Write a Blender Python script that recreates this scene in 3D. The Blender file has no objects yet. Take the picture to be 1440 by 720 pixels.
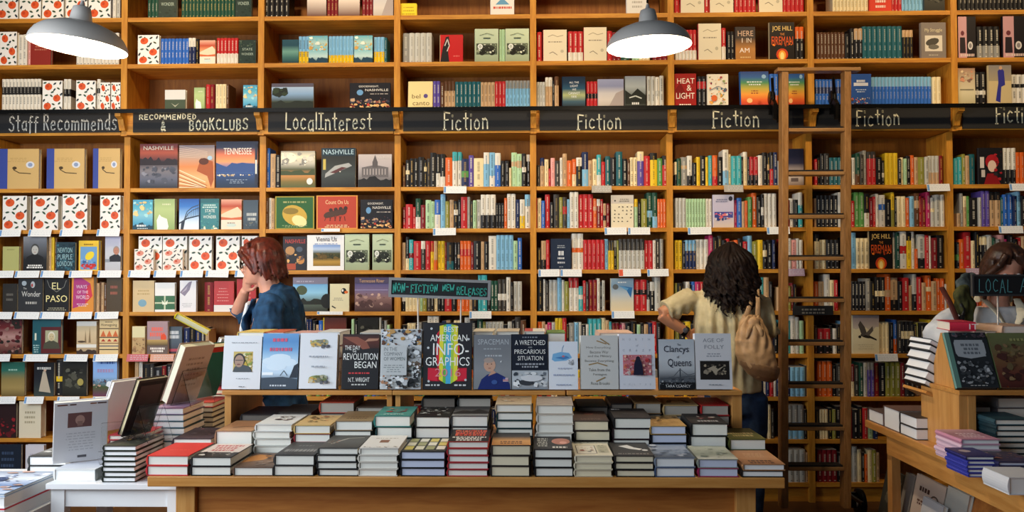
import bpy, bmesh, math, random, re
from mathutils import Vector, Matrix, noise
RND = random.Random(7)
S = bpy.context.scene
COL = S.collection
PI = math.pi

# ------------------------------------------------------------------ camera
F_PX = 1180.0
CAM_H = 1.5
YAW, PITCH, ROLL = math.radians(1.2), math.radians(1.4), math.radians(-0.141)
def cam_axes():
    cy, sy, cp, sp = math.cos(YAW), math.sin(YAW), math.cos(PITCH), math.sin(PITCH)
    fw = Vector((-sy*cp, cy*cp, sp)); r = Vector((cy, sy, 0)); u = r.cross(fw)
    cr, sr = math.cos(ROLL), math.sin(ROLL)
    return r*cr + u*sr, u*cr - r*sr, fw
AX_R, AX_U, AX_F = cam_axes()
cd = bpy.data.cameras.new('camera'); cam = bpy.data.objects.new('camera', cd); COL.objects.link(cam)
cd.sensor_width = 36; cd.lens = F_PX/1440*36; cd.clip_start = .05
m = Matrix((AX_R, AX_U, -AX_F)).transposed().to_4x4(); m.translation = (0, 0, CAM_H)
cam.matrix_world = m; S.camera = cam
def at(px, py, Y):
    """the point of the plane y = Y seen at a place measured on the photograph (plan of the room)"""
    d = AX_F*F_PX + AX_R*(px-720) - AX_U*(py-360)
    t = Y/d.y
    return Vector((d.x*t, Y, CAM_H + d.z*t))
def atz(px, py, z):
    d = AX_F*F_PX + AX_R*(px-720) - AX_U*(py-360)
    t = (z-CAM_H)/d.z
    return Vector((d.x*t, d.y*t, z))

# ------------------------------------------------------------------ light
S.view_settings.view_transform = 'Standard'; S.view_settings.look = 'None'
S.view_settings.gamma = 1; S.view_settings.use_curve_mapping = False
S.view_settings.exposure = 0.0
W = bpy.data.worlds.new('world'); S.world = W; W.use_nodes = True
bg = W.node_tree.nodes['Background']; bg.inputs[0].default_value = (.75, .86, 1, 1); bg.inputs[1].default_value = .05
def area(name, loc, target, sx, sy, power, col):
    l = bpy.data.lights.new(name, 'AREA'); l.shape = 'RECTANGLE'; l.size = sx; l.size_y = sy; l.energy = power; l.color = col
    o = bpy.data.objects.new(name, l); COL.objects.link(o); o.location = loc
    o.rotation_euler = (Vector(target)-Vector(loc)).to_track_quat('-Z', 'Y').to_euler(); return o
area('daylight_shopfront', (-2.5, .5, 2.3), (0, 3.9, .85), 2.6, 2.0, 78, (.80, .90, 1))
area('daylight_side_window', (-3.7, 2.3, 2.0), (-1.6, 3.6, .8), 1.3, 1.6, 95, (.88, .94, 1))
def spot_warm(name, loc, tgt, power, size=1.2):
    l = bpy.data.lights.new(name, 'SPOT'); l.energy = power; l.color = (1, .72, .40); l.spot_size = size; l.spot_blend = .9; l.shadow_soft_size = .10
    o = bpy.data.objects.new(name, l); COL.objects.link(o); o.location = loc
    o.rotation_euler = (Vector(tgt)-Vector(loc)).to_track_quat('-Z', 'Y').to_euler()
for i in range(6):
    x = -2.9 + i*1.25
    spot_warm('track_spot', (x, 4.1, 4.15), (x, 5.7, 2.75), 105, 1.35)  # unseen warm spots added overhead to light the shelf wall

# ------------------------------------------------------------------ helpers
def lin(h):
    v = [int(h[i:i+2], 16)/255 for i in (0, 2, 4)]
    return tuple((c/12.92 if c <= .04045 else ((c+.055)/1.055)**2.4) for c in v) + (1.0,)
CC = dict(k='1b1a1c', K='3a3734', w='dedace', W='f6f5f1', c='ead9ac', t='c4a27a', b='5c3b24', r='b9262a', R='7c1a22', o='d6601f', y='e2bd26',
          g='55924a', G='1d4a3a', l='aed2a6', u='2f66bd', U='1d2a54', s='7fb6d8', a='3fa6ae', A='1f5c66', p='5b4a9c', m='b52a60', i='e9a6a2',
          e='8e8e8a', E='c0c0b8', v='8d8c3c')
LC = {k: lin(v) for k, v in CC.items()}
CNAME = dict(k='black', K='charcoal', w='white', W='white', c='cream', t='tan', b='brown', r='red', R='dark red', o='orange', y='yellow', g='green',
             G='dark green', l='pale green', u='blue', U='navy', s='sky blue', a='teal', A='dark teal', p='purple', m='magenta', i='pink', e='grey', E='light grey', v='olive')
def C_(c):
    if not isinstance(c, str): return c
    return LC[c] if c in LC else lin(c)
def mat(name, base=None, rough=.5, metal=0, **kw):
    m = bpy.data.materials.new(name); m.use_nodes = True
    b = m.node_tree.nodes['Principled BSDF']
    if base is not None: b.inputs['Base Color'].default_value = C_(base)
    b.inputs['Roughness'].default_value = rough; b.inputs['Specular IOR Level'].default_value = .35; b.inputs['Metallic'].default_value = metal
    for k, v in kw.items(): b.inputs[k.replace('_', ' ')].default_value = v
    return m
def wood(name, c1, c2, axis='X', rough=.42, scale=1.0):
    m = mat(name, None, rough); nt = m.node_tree; b = nt.nodes['Principled BSDF']
    tc = nt.nodes.new('ShaderNodeTexCoord'); mp = nt.nodes.new('ShaderNodeMapping')
    s = {'X': (1.2, 14, 14), 'Y': (14, 1.2, 14), 'Z': (14, 14, 1.2)}[axis]
    mp.inputs['Scale'].default_value = [q*scale for q in s]
    n1 = nt.nodes.new('ShaderNodeTexNoise'); n1.inputs['Scale'].default_value = 3; n1.inputs['Detail'].default_value = 6; n1.inputs['Distortion'].default_value = .6
    n2 = nt.nodes.new('ShaderNodeTexNoise'); n2.inputs['Scale'].default_value = 14; n2.inputs['Detail'].default_value = 3
    mx = nt.nodes.new('ShaderNodeMath'); mx.operation = 'MULTIPLY_ADD'; mx.inputs[1].default_value = .35
    rp = nt.nodes.new('ShaderNodeValToRGB'); rp.color_ramp.elements[0].position = .42; rp.color_ramp.elements[1].position = .85
    rp.color_ramp.elements[0].color = C_(c2); rp.color_ramp.elements[1].color = C_(c1)
    L = nt.links.new
    L(tc.outputs['Object'], mp.inputs['Vector']); L(mp.outputs[0], n1.inputs['Vector']); L(mp.outputs[0], n2.inputs['Vector'])
    L(n2.outputs[0], mx.inputs[0]); L(n1.outputs[0], mx.inputs[2]); L(mx.outputs[0], rp.inputs[0]); L(rp.outputs[0], b.inputs['Base Color'])
    bp = nt.nodes.new('ShaderNodeBump'); bp.inputs['Strength'].default_value = .08; bp.inputs['Distance'].default_value = .002
    L(n1.outputs[0], bp.inputs['Height']); L(bp.outputs[0], b.inputs['Normal'])
    return m
def attr_mat(name, rough, bump=0, scale=300, spec=.5):
    m = mat(name, None, rough); nt = m.node_tree; b = nt.nodes['Principled BSDF']
    a = nt.nodes.new('ShaderNodeAttribute'); a.attribute_name = 'Col'
    nt.links.new(a.outputs['Color'], b.inputs['Base Color']); b.inputs['Specular IOR Level'].default_value = spec
    if bump:
        n = nt.nodes.new('ShaderNodeTexNoise'); n.inputs['Scale'].default_value = scale
        bp = nt.nodes.new('ShaderNodeBump'); bp.inputs['Strength'].default_value = bump; bp.inputs['Distance'].default_value = .003
        tc = nt.nodes.new('ShaderNodeTexCoord'); nt.links.new(tc.outputs['Object'], n.inputs['Vector'])
        nt.links.new(n.outputs[0], bp.inputs['Height']); nt.links.new(bp.outputs[0], b.inputs['Normal'])
    return m
M_OAK_X = wood('honey_oak_long', 'cf9231', 'a86618', 'X', .55); M_OAK_Z = wood('honey_oak_upright', 'cf9231', 'a86618', 'Z', .55)
M_BACK = wood('oak_back_panel_shaded', '99601f', '7a4612', 'Z', .6)  # same oak in darker tones, shade inside the case put into the colour
M_TAB_X = wood('table_oak_long', 'cf9550', 'b57838', 'X', .35); M_TAB_Y = wood('table_oak_deep', 'cf9550', 'b57838', 'Y', .35)
M_TAB_Z = wood('table_oak_upright', 'd09a58', 'b87d3e', 'Z', .38); M_APRON = wood('table_apron_oak', 'bd7a3a', '9e5c28', 'X', .4)
M_LADDER = wood('ladder_oak', 'a87a48', '7c5428', 'Z', .45); M_RUNG = wood('ladder_rung_oak', 'b08452', '8a6032', 'X', .4)
M_FLOOR = wood('dark_floor_boards', '5e3a22', '40261a', 'X', .35)
M_PRINT = attr_mat('printed_cover', .45, spec=.22); M_CLOTHB = attr_mat('cloth_board', .6, .1); M_MATTE = attr_mat('painted_matte', .8)
M_PAPER = attr_mat('page_edges', .8)
nt = M_PAPER.node_tree; _w = nt.nodes.new('ShaderNodeTexWave'); _w.bands_direction = 'Y'; _w.inputs['Scale'].default_value = 190; _w.inputs['Distortion'].default_value = 2
_tc = nt.nodes.new('ShaderNodeTexCoord'); nt.links.new(_tc.outputs['Object'], _w.inputs['Vector'])
_b = nt.nodes.new('ShaderNodeBump'); _b.inputs['Strength'].default_value = .25; _b.inputs['Distance'].default_value = .001
nt.links.new(_w.outputs[0], _b.inputs['Height']); nt.links.new(_b.outputs[0], nt.nodes['Principled BSDF'].inputs['Normal'])
M_WHITE = mat('white_paint', 'e8e9ea', .35); M_BLACKM = mat('black_metal', '121212', .35, .6)
M_CHALK = mat('chalkboard_black', '1b1c1f', .7); M_STEEL = mat('brushed_steel_grey', 'cfcac4', .35, .3); M_SIGNFR = mat('grey_sign_frame', '8e8f90', .45)
M_INNER = mat('white_enamel', 'f4f0e4', .4)
M_ACRYL = mat('clear_acrylic', 'ffffff', .04, 0, IOR=1.45, Transmission_Weight=1.0)
M_PLASTER = mat('plaster', 'b9a88c', .9)

class MB:
    def __init__(s): s.v = []; s.f = []; s.c = []; s.sm = []
    def add(s, pts, faces, c='w', smooth=False):
        o = len(s.v); s.v += [tuple(p) for p in pts]
        for f in faces: s.f.append([o+i for i in f]); s.c.append(C_(c)); s.sm.append(smooth)
    def box(s, x0, y0, z0, x1, y1, z1, c='w'):
        s.add([(x0,y0,z0),(x1,y0,z0),(x1,y1,z0),(x0,y1,z0),(x0,y0,z1),(x1,y0,z1),(x1,y1,z1),(x0,y1,z1)],
              [(0,3,2,1),(4,5,6,7),(0,1,5,4),(1,2,6,5),(2,3,7,6),(3,0,4,7)], c)
    def prism(s, poly, a0, a1, ax='z', c='w', smooth=False):
        """poly in the two other axes (x,y) / (x,z) / (y,z)"""
        n = len(poly)
        def P(q, a): return {'z': (q[0], q[1], a), 'y': (q[0], a, q[1]), 'x': (a, q[0], q[1])}[ax]
        s.add([P(q, a0) for q in poly]+[P(q, a1) for q in poly],
              [tuple(range(n-1, -1, -1)), tuple(range(n, 2*n))], c)
        s.add([P(q, a0) for q in poly]+[P(q, a1) for q in poly], [(i, (i+1) % n, n+(i+1) % n, n+i) for i in range(n)], c, smooth)
    def loft(s, pts, radii, n=12, c='w', up=(0, 0, 1), smooth=True, cap=True):
        pts = [Vector(p) for p in pts]; rings = []
        for i, p in enumerate(pts):
            t = (pts[min(i+1, len(pts)-1)] - pts[max(i-1, 0)]).normalized()
            a = Vector(up).cross(t)
            if a.length < 1e-3: a = Vector((1, 0, 0)).cross(t)
            if a.length < 1e-3: a = Vector((0, 1, 0)).cross(t)
            a.normalize(); b = t.cross(a)
            r = radii[i]; ra, rb = (r, r) if not isinstance(r, (tuple, list)) else r
            rings.append([p + a*(ra*math.cos(2*PI*k/n)) + b*(rb*math.sin(2*PI*k/n)) for k in range(n)])
        s.rings(rings, c, smooth, cap)
    def rings(s, rings, c='w', smooth=True, cap=True, close=True):
        n = len(rings[0]); fs = []
        for i in range(len(rings)-1):
            for k in range(n if close else n-1): fs.append((i*n+k, i*n+(k+1) % n, (i+1)*n+(k+1) % n, (i+1)*n+k))
        if cap and close: fs += [tuple(range(n-1, -1, -1)), tuple((len(rings)-1)*n+k for k in range(n))]
        s.add([p for r in rings for p in r], fs, c, smooth)
    def lathe(s, prof, cx=0, cy=0, n=32, c='w', cap=False):
        s.rings([[(cx+r*math.cos(2*PI*k/n), cy+r*math.sin(2*PI*k/n), z) for k in range(n)] for r, z in prof], c, True, cap)
    def ell(s, cen, rad, c='w', n=14, m=9):
        s.rings([[(cen[0]+rad[0]*math.sin(PI*j/m)*math.cos(2*PI*k/n), cen[1]+rad[1]*math.sin(PI*j/m)*math.sin(2*PI*k/n), cen[2]-rad[2]*math.cos(PI*j/m)) for k in range(n)] for j in [.02]+list(range(1, m))+[m-.02]], c)
    def xf(s, M, start=0):
        for i in range(start, len(s.v)): s.v[i] = tuple(M @ Vector(s.v[i]))
    def mesh(s, name, M=None):
        me = bpy.data.meshes.new(name)
        vv = s.v if M is None else [tuple(M @ Vector(p)) for p in s.v]
        me.from_pydata(vv, [], s.f)
        a = me.attributes.new('Col', 'FLOAT_COLOR', 'CORNER')
        buf = []
        for f, c in zip(s.f, s.c):
            if isinstance(c, list): [buf.extend(C_(q)) for q in c]
            else: buf.extend(c*len(f))
        a.data.foreach_set('color', buf)
        me.polygons.foreach_set('use_smooth', s.sm)
        me.update(); return me
    def build(s, name, m, parent=None, M=None, loc=None):
        return obj(name, s.mesh(name, M), m, parent, loc)
def obj(name, me, m, parent=None, loc=None):
    o = bpy.data.objects.new(name, me); COL.objects.link(o)
    if m and not me.materials: me.materials.append(m)
    if parent: o.parent = parent
    if loc is not None: o.location = loc
    return o
def empty(name, loc=(0, 0, 0), rz=0):
    o = bpy.data.objects.new(name, None); COL.objects.link(o); o.location = loc; o.rotation_euler = (0, 0, rz); o.empty_display_size = .05; return o
def tag(o, label, cat, group=None):
    o['label'] = label; o['category'] = cat
    if group: o['group'] = group
    return o
def struct(o): o['kind'] = 'structure'; return o

# text
_tc_cache = {}
def text_geo(s):
    if s not in _tc_cache:
        cu = bpy.data.curves.new('lettering', 'FONT'); cu.body = s; cu.resolution_u = 2
        o = bpy.data.objects.new('lettering', cu); COL.objects.link(o)
        dg = bpy.context.evaluated_depsgraph_get(); me = bpy.data.meshes.new_from_object(o.evaluated_get(dg))
        v = [tuple(q.co) for q in me.vertices]; f = [tuple(p.vertices) for p in me.polygons]
        bpy.data.objects.remove(o); bpy.data.curves.remove(cu); bpy.data.meshes.remove(me)
        x0 = min(q[0] for q in v); x1 = max(q[0] for q in v); y0 = min(q[1] for q in v); y1 = max(q[1] for q in v)
        _tc_cache[s] = ([((q[0]-x0)/(x1-x0), (q[1]-y0)/(y1-y0)) for q in v], f)
    return _tc_cache[s]
GL = {
'S': [[(.9,.85),(.6,1),(.2,.9),(.15,.65),(.5,.52),(.85,.4),(.8,.1),(.4,0),(.05,.15)]],
't': [[(.5,1),(.5,.1),(.7,0)],[(.1,.68),(.9,.68)]],
'a': [[(.85,.58),(.5,.65),(.15,.45),(.15,.15),(.45,0),(.85,.2)],[(.85,.65),(.88,0)]],
'f': [[(.95,.95),(.6,1),(.42,.8),(.42,-.1)],[(.1,.6),(.85,.6)]],
'R': [[(.15,0),(.15,1),(.7,1),(.88,.75),(.65,.52),(.15,.5)],[(.45,.5),(.92,0)]],
'e': [[(.15,.33),(.85,.38),(.75,.62),(.4,.65),(.12,.4),(.2,.08),(.5,0),(.85,.1)]],
'c': [[(.85,.55),(.5,.65),(.15,.45),(.15,.15),(.5,0),(.85,.1)]],
'o': [[(.5,.65),(.15,.45),(.15,.15),(.5,0),(.85,.15),(.85,.45),(.5,.65)]],
'm': [[(.08,0),(.08,.65)],[(.08,.5),(.3,.65),(.48,.5),(.48,0)],[(.48,.5),(.72,.65),(.92,.5),(.92,0)]],
'n': [[(.15,0),(.15,.65)],[(.15,.5),(.5,.68),(.82,.5),(.85,0)]],
'd': [[(.85,.6),(.5,.65),(.15,.45),(.15,.15),(.45,0),(.85,.2)],[(.85,1.05),(.87,0)]],
's': [[(.85,.58),(.5,.66),(.2,.55),(.3,.38),(.7,.28),(.8,.1),(.45,0),(.1,.08)]],
'L': [[(.2,1),(.15,.05),(.9,.03)]], 'l': [[(.5,1),(.5,0)]],
'I': [[(.5,1),(.5,0)],[(.05,1),(.95,1)],[(.05,0),(.95,0)]],
'r': [[(.2,0),(.2,.65)],[(.2,.45),(.5,.65),(.85,.6)]],
'F': [[(.2,-.05),(.2,1),(1,.95)],[(.2,.52),(.75,.55)],[(.05,-.05),(.4,-.05)]],
'i': [[(.5,0),(.5,.6)],[(.46,.84),(.56,.84),(.56,.93),(.46,.93),(.46,.84)]],
'N': [[(.12,0),(.15,1),(.8,0),(.88,1)]], 'O': [[(.5,1),(.12,.7),(.12,.25),(.5,0),(.88,.25),(.88,.7),(.5,1)]],
'W': [[(0,1),(.25,0),(.5,.7),(.75,0),(1,1)]], 'A': [[(.05,0),(.5,1),(.95,0)],[(.25,.4),(.78,.4)]],
'E': [[(.9,1),(.15,1),(.15,0),(.9,0)],[(.15,.52),(.75,.52)]], 'C': [[(.9,.85),(.55,1),(.15,.75),(.15,.25),(.5,0),(.9,.12)]],
'T': [[(.5,1),(.5,0)],[(.02,1),(.98,1)]], 'D': [[(.15,0),(.15,1),(.6,.9),(.88,.5),(.6,.1),(.15,0)]],
'B': [[(.15,0),(.15,1),(.65,.95),(.8,.75),(.6,.55),(.15,.52)],[(.6,.55),(.88,.3),(.65,.03),(.15,0)]],
'K': [[(.15,1),(.15,0)],[(.85,1),(.15,.45)],[(.35,.6),(.9,0)]], 'U': [[(.12,1),(.15,.2),(.5,0),(.85,.2),(.88,1)]],
'M': [[(.05,0),(.12,1),(.5,.35),(.88,1),(.95,0)]], '&': [[(.9,.05),(.3,.7),(.5,1),(.68,.75),(.15,.3),(.35,0),(.85,.45)]],
'-': [[(.15,.45),(.85,.45)]], 'u': [[(.15,.65),(.18,.12),(.5,0),(.85,.15)],[(.85,.65),(.88,0)]], 'h': [[(.15,1),(.15,0)],[(.15,.5),(.5,.65),(.82,.5),(.85,0)]], ' ': []}
NARROW = {'l': .45, 'i': .45, 't': .8, 'I': .8, 'f': .8, 'r': .8, 'm': 1.4, 'W': 1.3, 'M': 1.25, ' ': .55, '-': .6}
def chalk(mb, s, x0, z0, x1, z1, y, c, wd=.006, jit=.06, seed=1):
    r = random.Random(seed); tot = sum(NARROW.get(ch, 1) for ch in s); x = x0; sx = (x1-x0)/tot; h = z1-z0
    for ch in s:
        cw = NARROW.get(ch, 1)*sx; dz = r.uniform(-jit, jit)*h; sc = 1+r.uniform(-jit, jit)
        for st in GL.get(ch, []):
            pts = [(x+(.1+.8*p[0])*cw, z0+dz+p[1]*h*sc) for p in st]
            for a, b in zip(pts, pts[1:]):
                d = Vector((b[0]-a[0], b[1]-a[1]));
                if d.length < 1e-6: continue
                d.normalize(); n = Vector((-d.y, d.x))*wd/2; e = d*wd*.35
                q = [(a[0]-e.x+n.x, a[1]-e.y+n.y), (a[0]-e.x-n.x, a[1]-e.y-n.y), (b[0]+e.x-n.x, b[1]+e.y-n.y), (b[0]+e.x+n.x, b[1]+e.y+n.y)]
                mb.add([(p[0], y, p[1]) for p in q], [(0, 1, 2, 3)], c)
        x += cw

# ------------------------------------------------------------------ cover art: shapes printed on a cover, u right and v up
class Art:
    def __init__(s, w, h): s.mb = MB(); s.w = w; s.h = h; s.l = 0
    def _y(s): s.l += 1; return -.00012*s.l - .0002
    def poly(s, pts, c):
        y = s._y(); s.mb.add([(min(max(p[0], 0), 1)*s.w, y, min(max(p[1], 0), 1)*s.h) for p in pts], [tuple(range(len(pts)))], c); return s
    def rect(s, u0, v0, u1, v1, c): return s.poly([(u0, v0), (u1, v0), (u1, v1), (u0, v1)], c)
    def ell(s, u, v, ru, rv, c, n=14, rot=0):
        y = s._y(); R = []
        for k in range(n):
            a = 2*PI*k/n; x = ru*s.w*math.cos(a); z = rv*s.h*math.sin(a)
            R.append((u*s.w+x*math.cos(rot)-z*math.sin(rot), y, v*s.h+x*math.sin(rot)+z*math.cos(rot)))
        s.mb.add(R, [tuple(range(n))], c); return s
    def grad(s, u0, v0, u1, v1, cols):
        y = s._y(); n = len(cols)-1; pts = []; fs = []
        for i in range(n+1):
            v = v0+(v1-v0)*i/n; pts += [(u0*s.w, y, v*s.h), (u1*s.w, y, v*s.h)]
        o = len(s.mb.v); s.mb.v += pts
        for i in range(n):
            s.mb.f.append([o+2*i, o+2*i+1, o+2*i+3, o+2*i+2]); a, b = C_(cols[i]), C_(cols[i+1]); s.mb.c.append([a, a, b, b]); s.mb.sm.append(False)
        return s
    def text(s, t, u0, v0, u1, v1, c, slant=0):
        y = s._y(); v, f = text_geo(t)
        s.mb.add([((u0+(u1-u0)*p[0])*s.w+slant*p[1]*(v1-v0)*s.h, y, (v0+(v1-v0)*p[1])*s.h) for p in v], f, c); return s
    def lines(s, u0, u1, v0, v1, n, c, seed=1, fill=.45):
        r = random.Random(seed); y = s._y(); st = (v1-v0)/n
        for i in range(n):
            ww = (u1-u0)*r.uniform(.6, 1); m = (u0+u1)/2; x = m-ww/2
            while x < m+ww/2:
                w = r.uniform(.03, .10); e = min(x+w, m+ww/2)
                s.mb.add([(x*s.w, y, (v0+i*st)*s.h), (e*s.w, y, (v0+i*st)*s.h), (e*s.w, y, (v0+(i+fill)*st)*s.h), (x*s.w, y, (v0+(i+fill)*st)*s.h)], [(0, 1, 2, 3)], c)
                x = e + .025
        return s
    def blobs(s, u0, v0, u1, v1, n, cols, seed=1, r0=.03, r1=.1):
        r = random.Random(seed); cols = [C_(c) for c in cols]
        for i in range(int(n*2.6)):
            a = r.uniform(r0, r1)*r.choice((.35, .5, .7, 1)); b = a*s.w/s.h*r.uniform(.45, 1.1)
            u = min(max(r.uniform(u0, u1), u0+a), max(u1-a, u0)); v = min(max(r.uniform(v0, v1), v0+b), max(v1-b, v0)); ro = r.uniform(0, 3)
            k = r.uniform(.75, 1.2); c = r.choice(cols); c = (c[0]*k, c[1]*k, c[2]*k, 1)
            s.poly([(u+a*q*math.cos(ro+2*PI*j/8), v+b*q*math.sin(ro+2*PI*j/8)) for j, q in ((j, r.uniform(.55, 1.05)) for j in range(8))], c)
        return s
    def ridge(s, v0, v1, c, seed=1, u0=0, u1=1, n=9, base=0):
        r = random.Random(seed); return s.poly([(u0, base)] + [(u1, base)] + [(u1+(u0-u1)*i/n, r.uniform(v0, v1)) for i in range(n+1)], c)
    def ring(s, pts, wd, c, close=False):
        pts = [(min(max(p[0], .004), .996), min(max(p[1], .004), .996)) for p in pts]; q = pts+[pts[0]] if close else pts; y = s._y()
        for a, b in zip(q, q[1:]):
            A = Vector((a[0]*s.w, a[1]*s.h)); B = Vector((b[0]*s.w, b[1]*s.h)); d = B-A
            if d.length < 1e-6: continue
            d.normalize(); n = Vector((-d.y, d.x))*wd/2
            s.mb.add([(A.x+n.x, y, A.y+n.y), (A.x-n.x, y, A.y-n.y), (B.x-n.x, y, B.y-n.y), (B.x+n.x, y, B.y+n.y)], [(0, 1, 2, 3)], c)
        return s
    def person(s, u, v, sc, skin, shirt, hair):
        k = s.w/s.h
        s.poly([(u-sc, v-1.4*sc*k), (u+sc, v-1.4*sc*k), (u+.85*sc, v-.75*sc*k), (u+.25*sc, v-.45*sc*k), (u-.25*sc, v-.45*sc*k), (u-.85*sc, v-.75*sc*k)], shirt)
        s.ell(u, v+.05*sc*k, .42*sc, .55*sc*k, hair); s.ell(u, v-.05*sc*k, .34*sc, .46*sc*k, skin)
        s.ell(u-.13*sc, v, .05*sc, .03*sc*k, 'K', 6); s.ell(u+.13*sc, v, .05*sc, .03*sc*k, 'K', 6); s.ell(u, v-.27*sc*k, .1*sc, .03*sc*k, '9a5248', 6)
        return s
# ------------------------------------------------------------------ setting and bookcase
ORD = ['', 'first', 'second', 'third', 'fourth', 'fifth', 'sixth', 'seventh', 'eighth', 'ninth', 'tenth', 'eleventh', 'twelfth', 'thirteenth', 'fourteenth', 'fifteenth', 'sixteenth']
def nth(i):
    if i < len(ORD): return ORD[i]
    return f"{i}{'th' if 10 <= i % 100 <= 20 else {1: 'st', 2: 'nd', 3: 'rd'}.get(i % 10, 'th')}"
YU, YL, DEP = 5.58, 5.63, .29          # front of the upper and lower case, shelf depth
ROWS = {'U1': 20.5, 'U2': 86.5, 'U3': 151.5, 'L1': 262.5, 'L2': 321.2, 'L3': 379.5, 'L4': 438, 'L5': 498, 'L6': 558, 'L7': 617.5, 'L8': 678}
ZR = {k: at(650, v, YU if k[0] == 'U' else YL).z for k, v in ROWS.items()}
ZR['U0'] = ZR['U1'] + (ZR['U1']-ZR['U2'])
BAYN = ['staff recommends', 'book clubs', 'local interest', 'first fiction', 'second fiction', 'third fiction', 'fourth fiction', 'last fiction']
UPX_U = [-18, 174.6, 367, 558.4, 749.8, 943.6, 1140.3, 1342.2, 1546]
UPX_L = [-13, 178, 369, 559, 750, 942.3, 1138.5, 1337, 1538]
UXU = [at(x, 90, YU).x for x in UPX_U]; UXL = [at(x, 330, YL).x for x in UPX_L]
ROWPH = {'U1': 'third shelf above', 'U2': 'second shelf above', 'U3': 'shelf right above', 'L1': 'top shelf under', 'L2': 'second shelf under', 'L3': 'third shelf under',
         'L4': 'fourth shelf under', 'L5': 'fifth shelf under', 'L6': 'sixth shelf under', 'L7': 'seventh shelf under', 'L8': 'bottom shelf under'}
def place(row, bay): return f"{ROWPH[row]} {BAYN[bay]} sign"
HB = at(650, 190, YL).z      # underside of the header that carries the signs
b = MB(); b.box(-6, -3, -.05, 6, 7, 0); struct(b.build('floor', M_FLOOR))
b = MB(); b.box(-6, 5.97, 0, 6, 6.1, 4.5); struct(b.build('wall_back', M_PLASTER))
HW = .0205
for i in range(8):
    e = tag(empty('bookcase', ((UXL[i]+UXL[i+1])/2, YL, 0)), f"built-in oak bookcase bay under the {BAYN[i]} sign", 'bookcase', 'oak bookcase bays along the wall')
    T = Matrix.Translation((-(UXL[i]+UXL[i+1])/2, -YL, 0))
    sides = [(UXU[i], UXL[i])] + ([(UXU[8], UXL[8])] if i == 7 else [])
    for xu, xl in sides:
        b = MB(); b.box(xu-HW, YU, HB, xu+HW, 5.93, 3.9); b.build('upright', M_OAK_Z, e, T)
        b = MB(); b.box(xl-HW, YL, 0, xl+HW, 5.93, HB); b.build('upright', M_OAK_Z, e, T)
    for k in ('U0', 'U1', 'U2', 'U3'):
        b = MB(); b.box(UXU[i]+HW, YU+.004, ZR[k]-.029, UXU[i+1]-HW, 5.91, ZR[k]); b.build('shelf', M_OAK_X, e, T)
    for k in ('L1', 'L2', 'L3', 'L4', 'L5', 'L6', 'L7', 'L8'):
        b = MB(); b.box(UXL[i]+HW, YL+.004, ZR[k]-.026, UXL[i+1]-HW, 5.91, ZR[k]); b.build('shelf', M_OAK_X, e, T)
    b = MB(); b.box(UXU[i]+HW, YU+.006, HB+.004, UXU[i+1]-HW, 5.91, ZR['U3']-.029); b.build('header', M_OAK_X, e, T)
    b = MB(); b.box(UXL[i]+HW, YU-.004, HB-.03+.034, UXL[i+1]-HW, YU+.02, HB+.026); b.build('header_moulding', M_OAK_X, e, T)
    b = MB(); b.box(UXL[i]+HW, 5.912, 0, UXL[i+1]-HW, 5.928, 3.9); b.build('back_panel', M_BACK, e, T)
    b = MB(); b.box(UXL[i]+HW, YL+.03, 0, UXL[i+1]-HW, YL+.05, ZR['L8']-.026); b.build('plinth', M_OAK_X, e, T)
    x = UXU[i]
    b = MB(); zt = ZR['U3']-.012; zb = HB+.012
    b.prism([(YU, zb+.02), (YU, zt), (YU-.085, zt), (YU-.085, zt-.045), (YU-.045, zt-.06), (YU-.02, zb+.02)], x-.019, x+.019, 'x'); b.build('rail_bracket', M_OAK_Z, e, T)
# ladder rail
zr = at(650, 152.5, YU-.09).z
b = MB(); b.box(UXU[0]-.1, YU-.098, zr-.016, UXU[8]+.1, YU-.082, zr+.010)
tag(b.build('ladder_rail', M_BLACKM), 'long black steel ladder rail running above all the chalkboard signs', 'rail')
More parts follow.
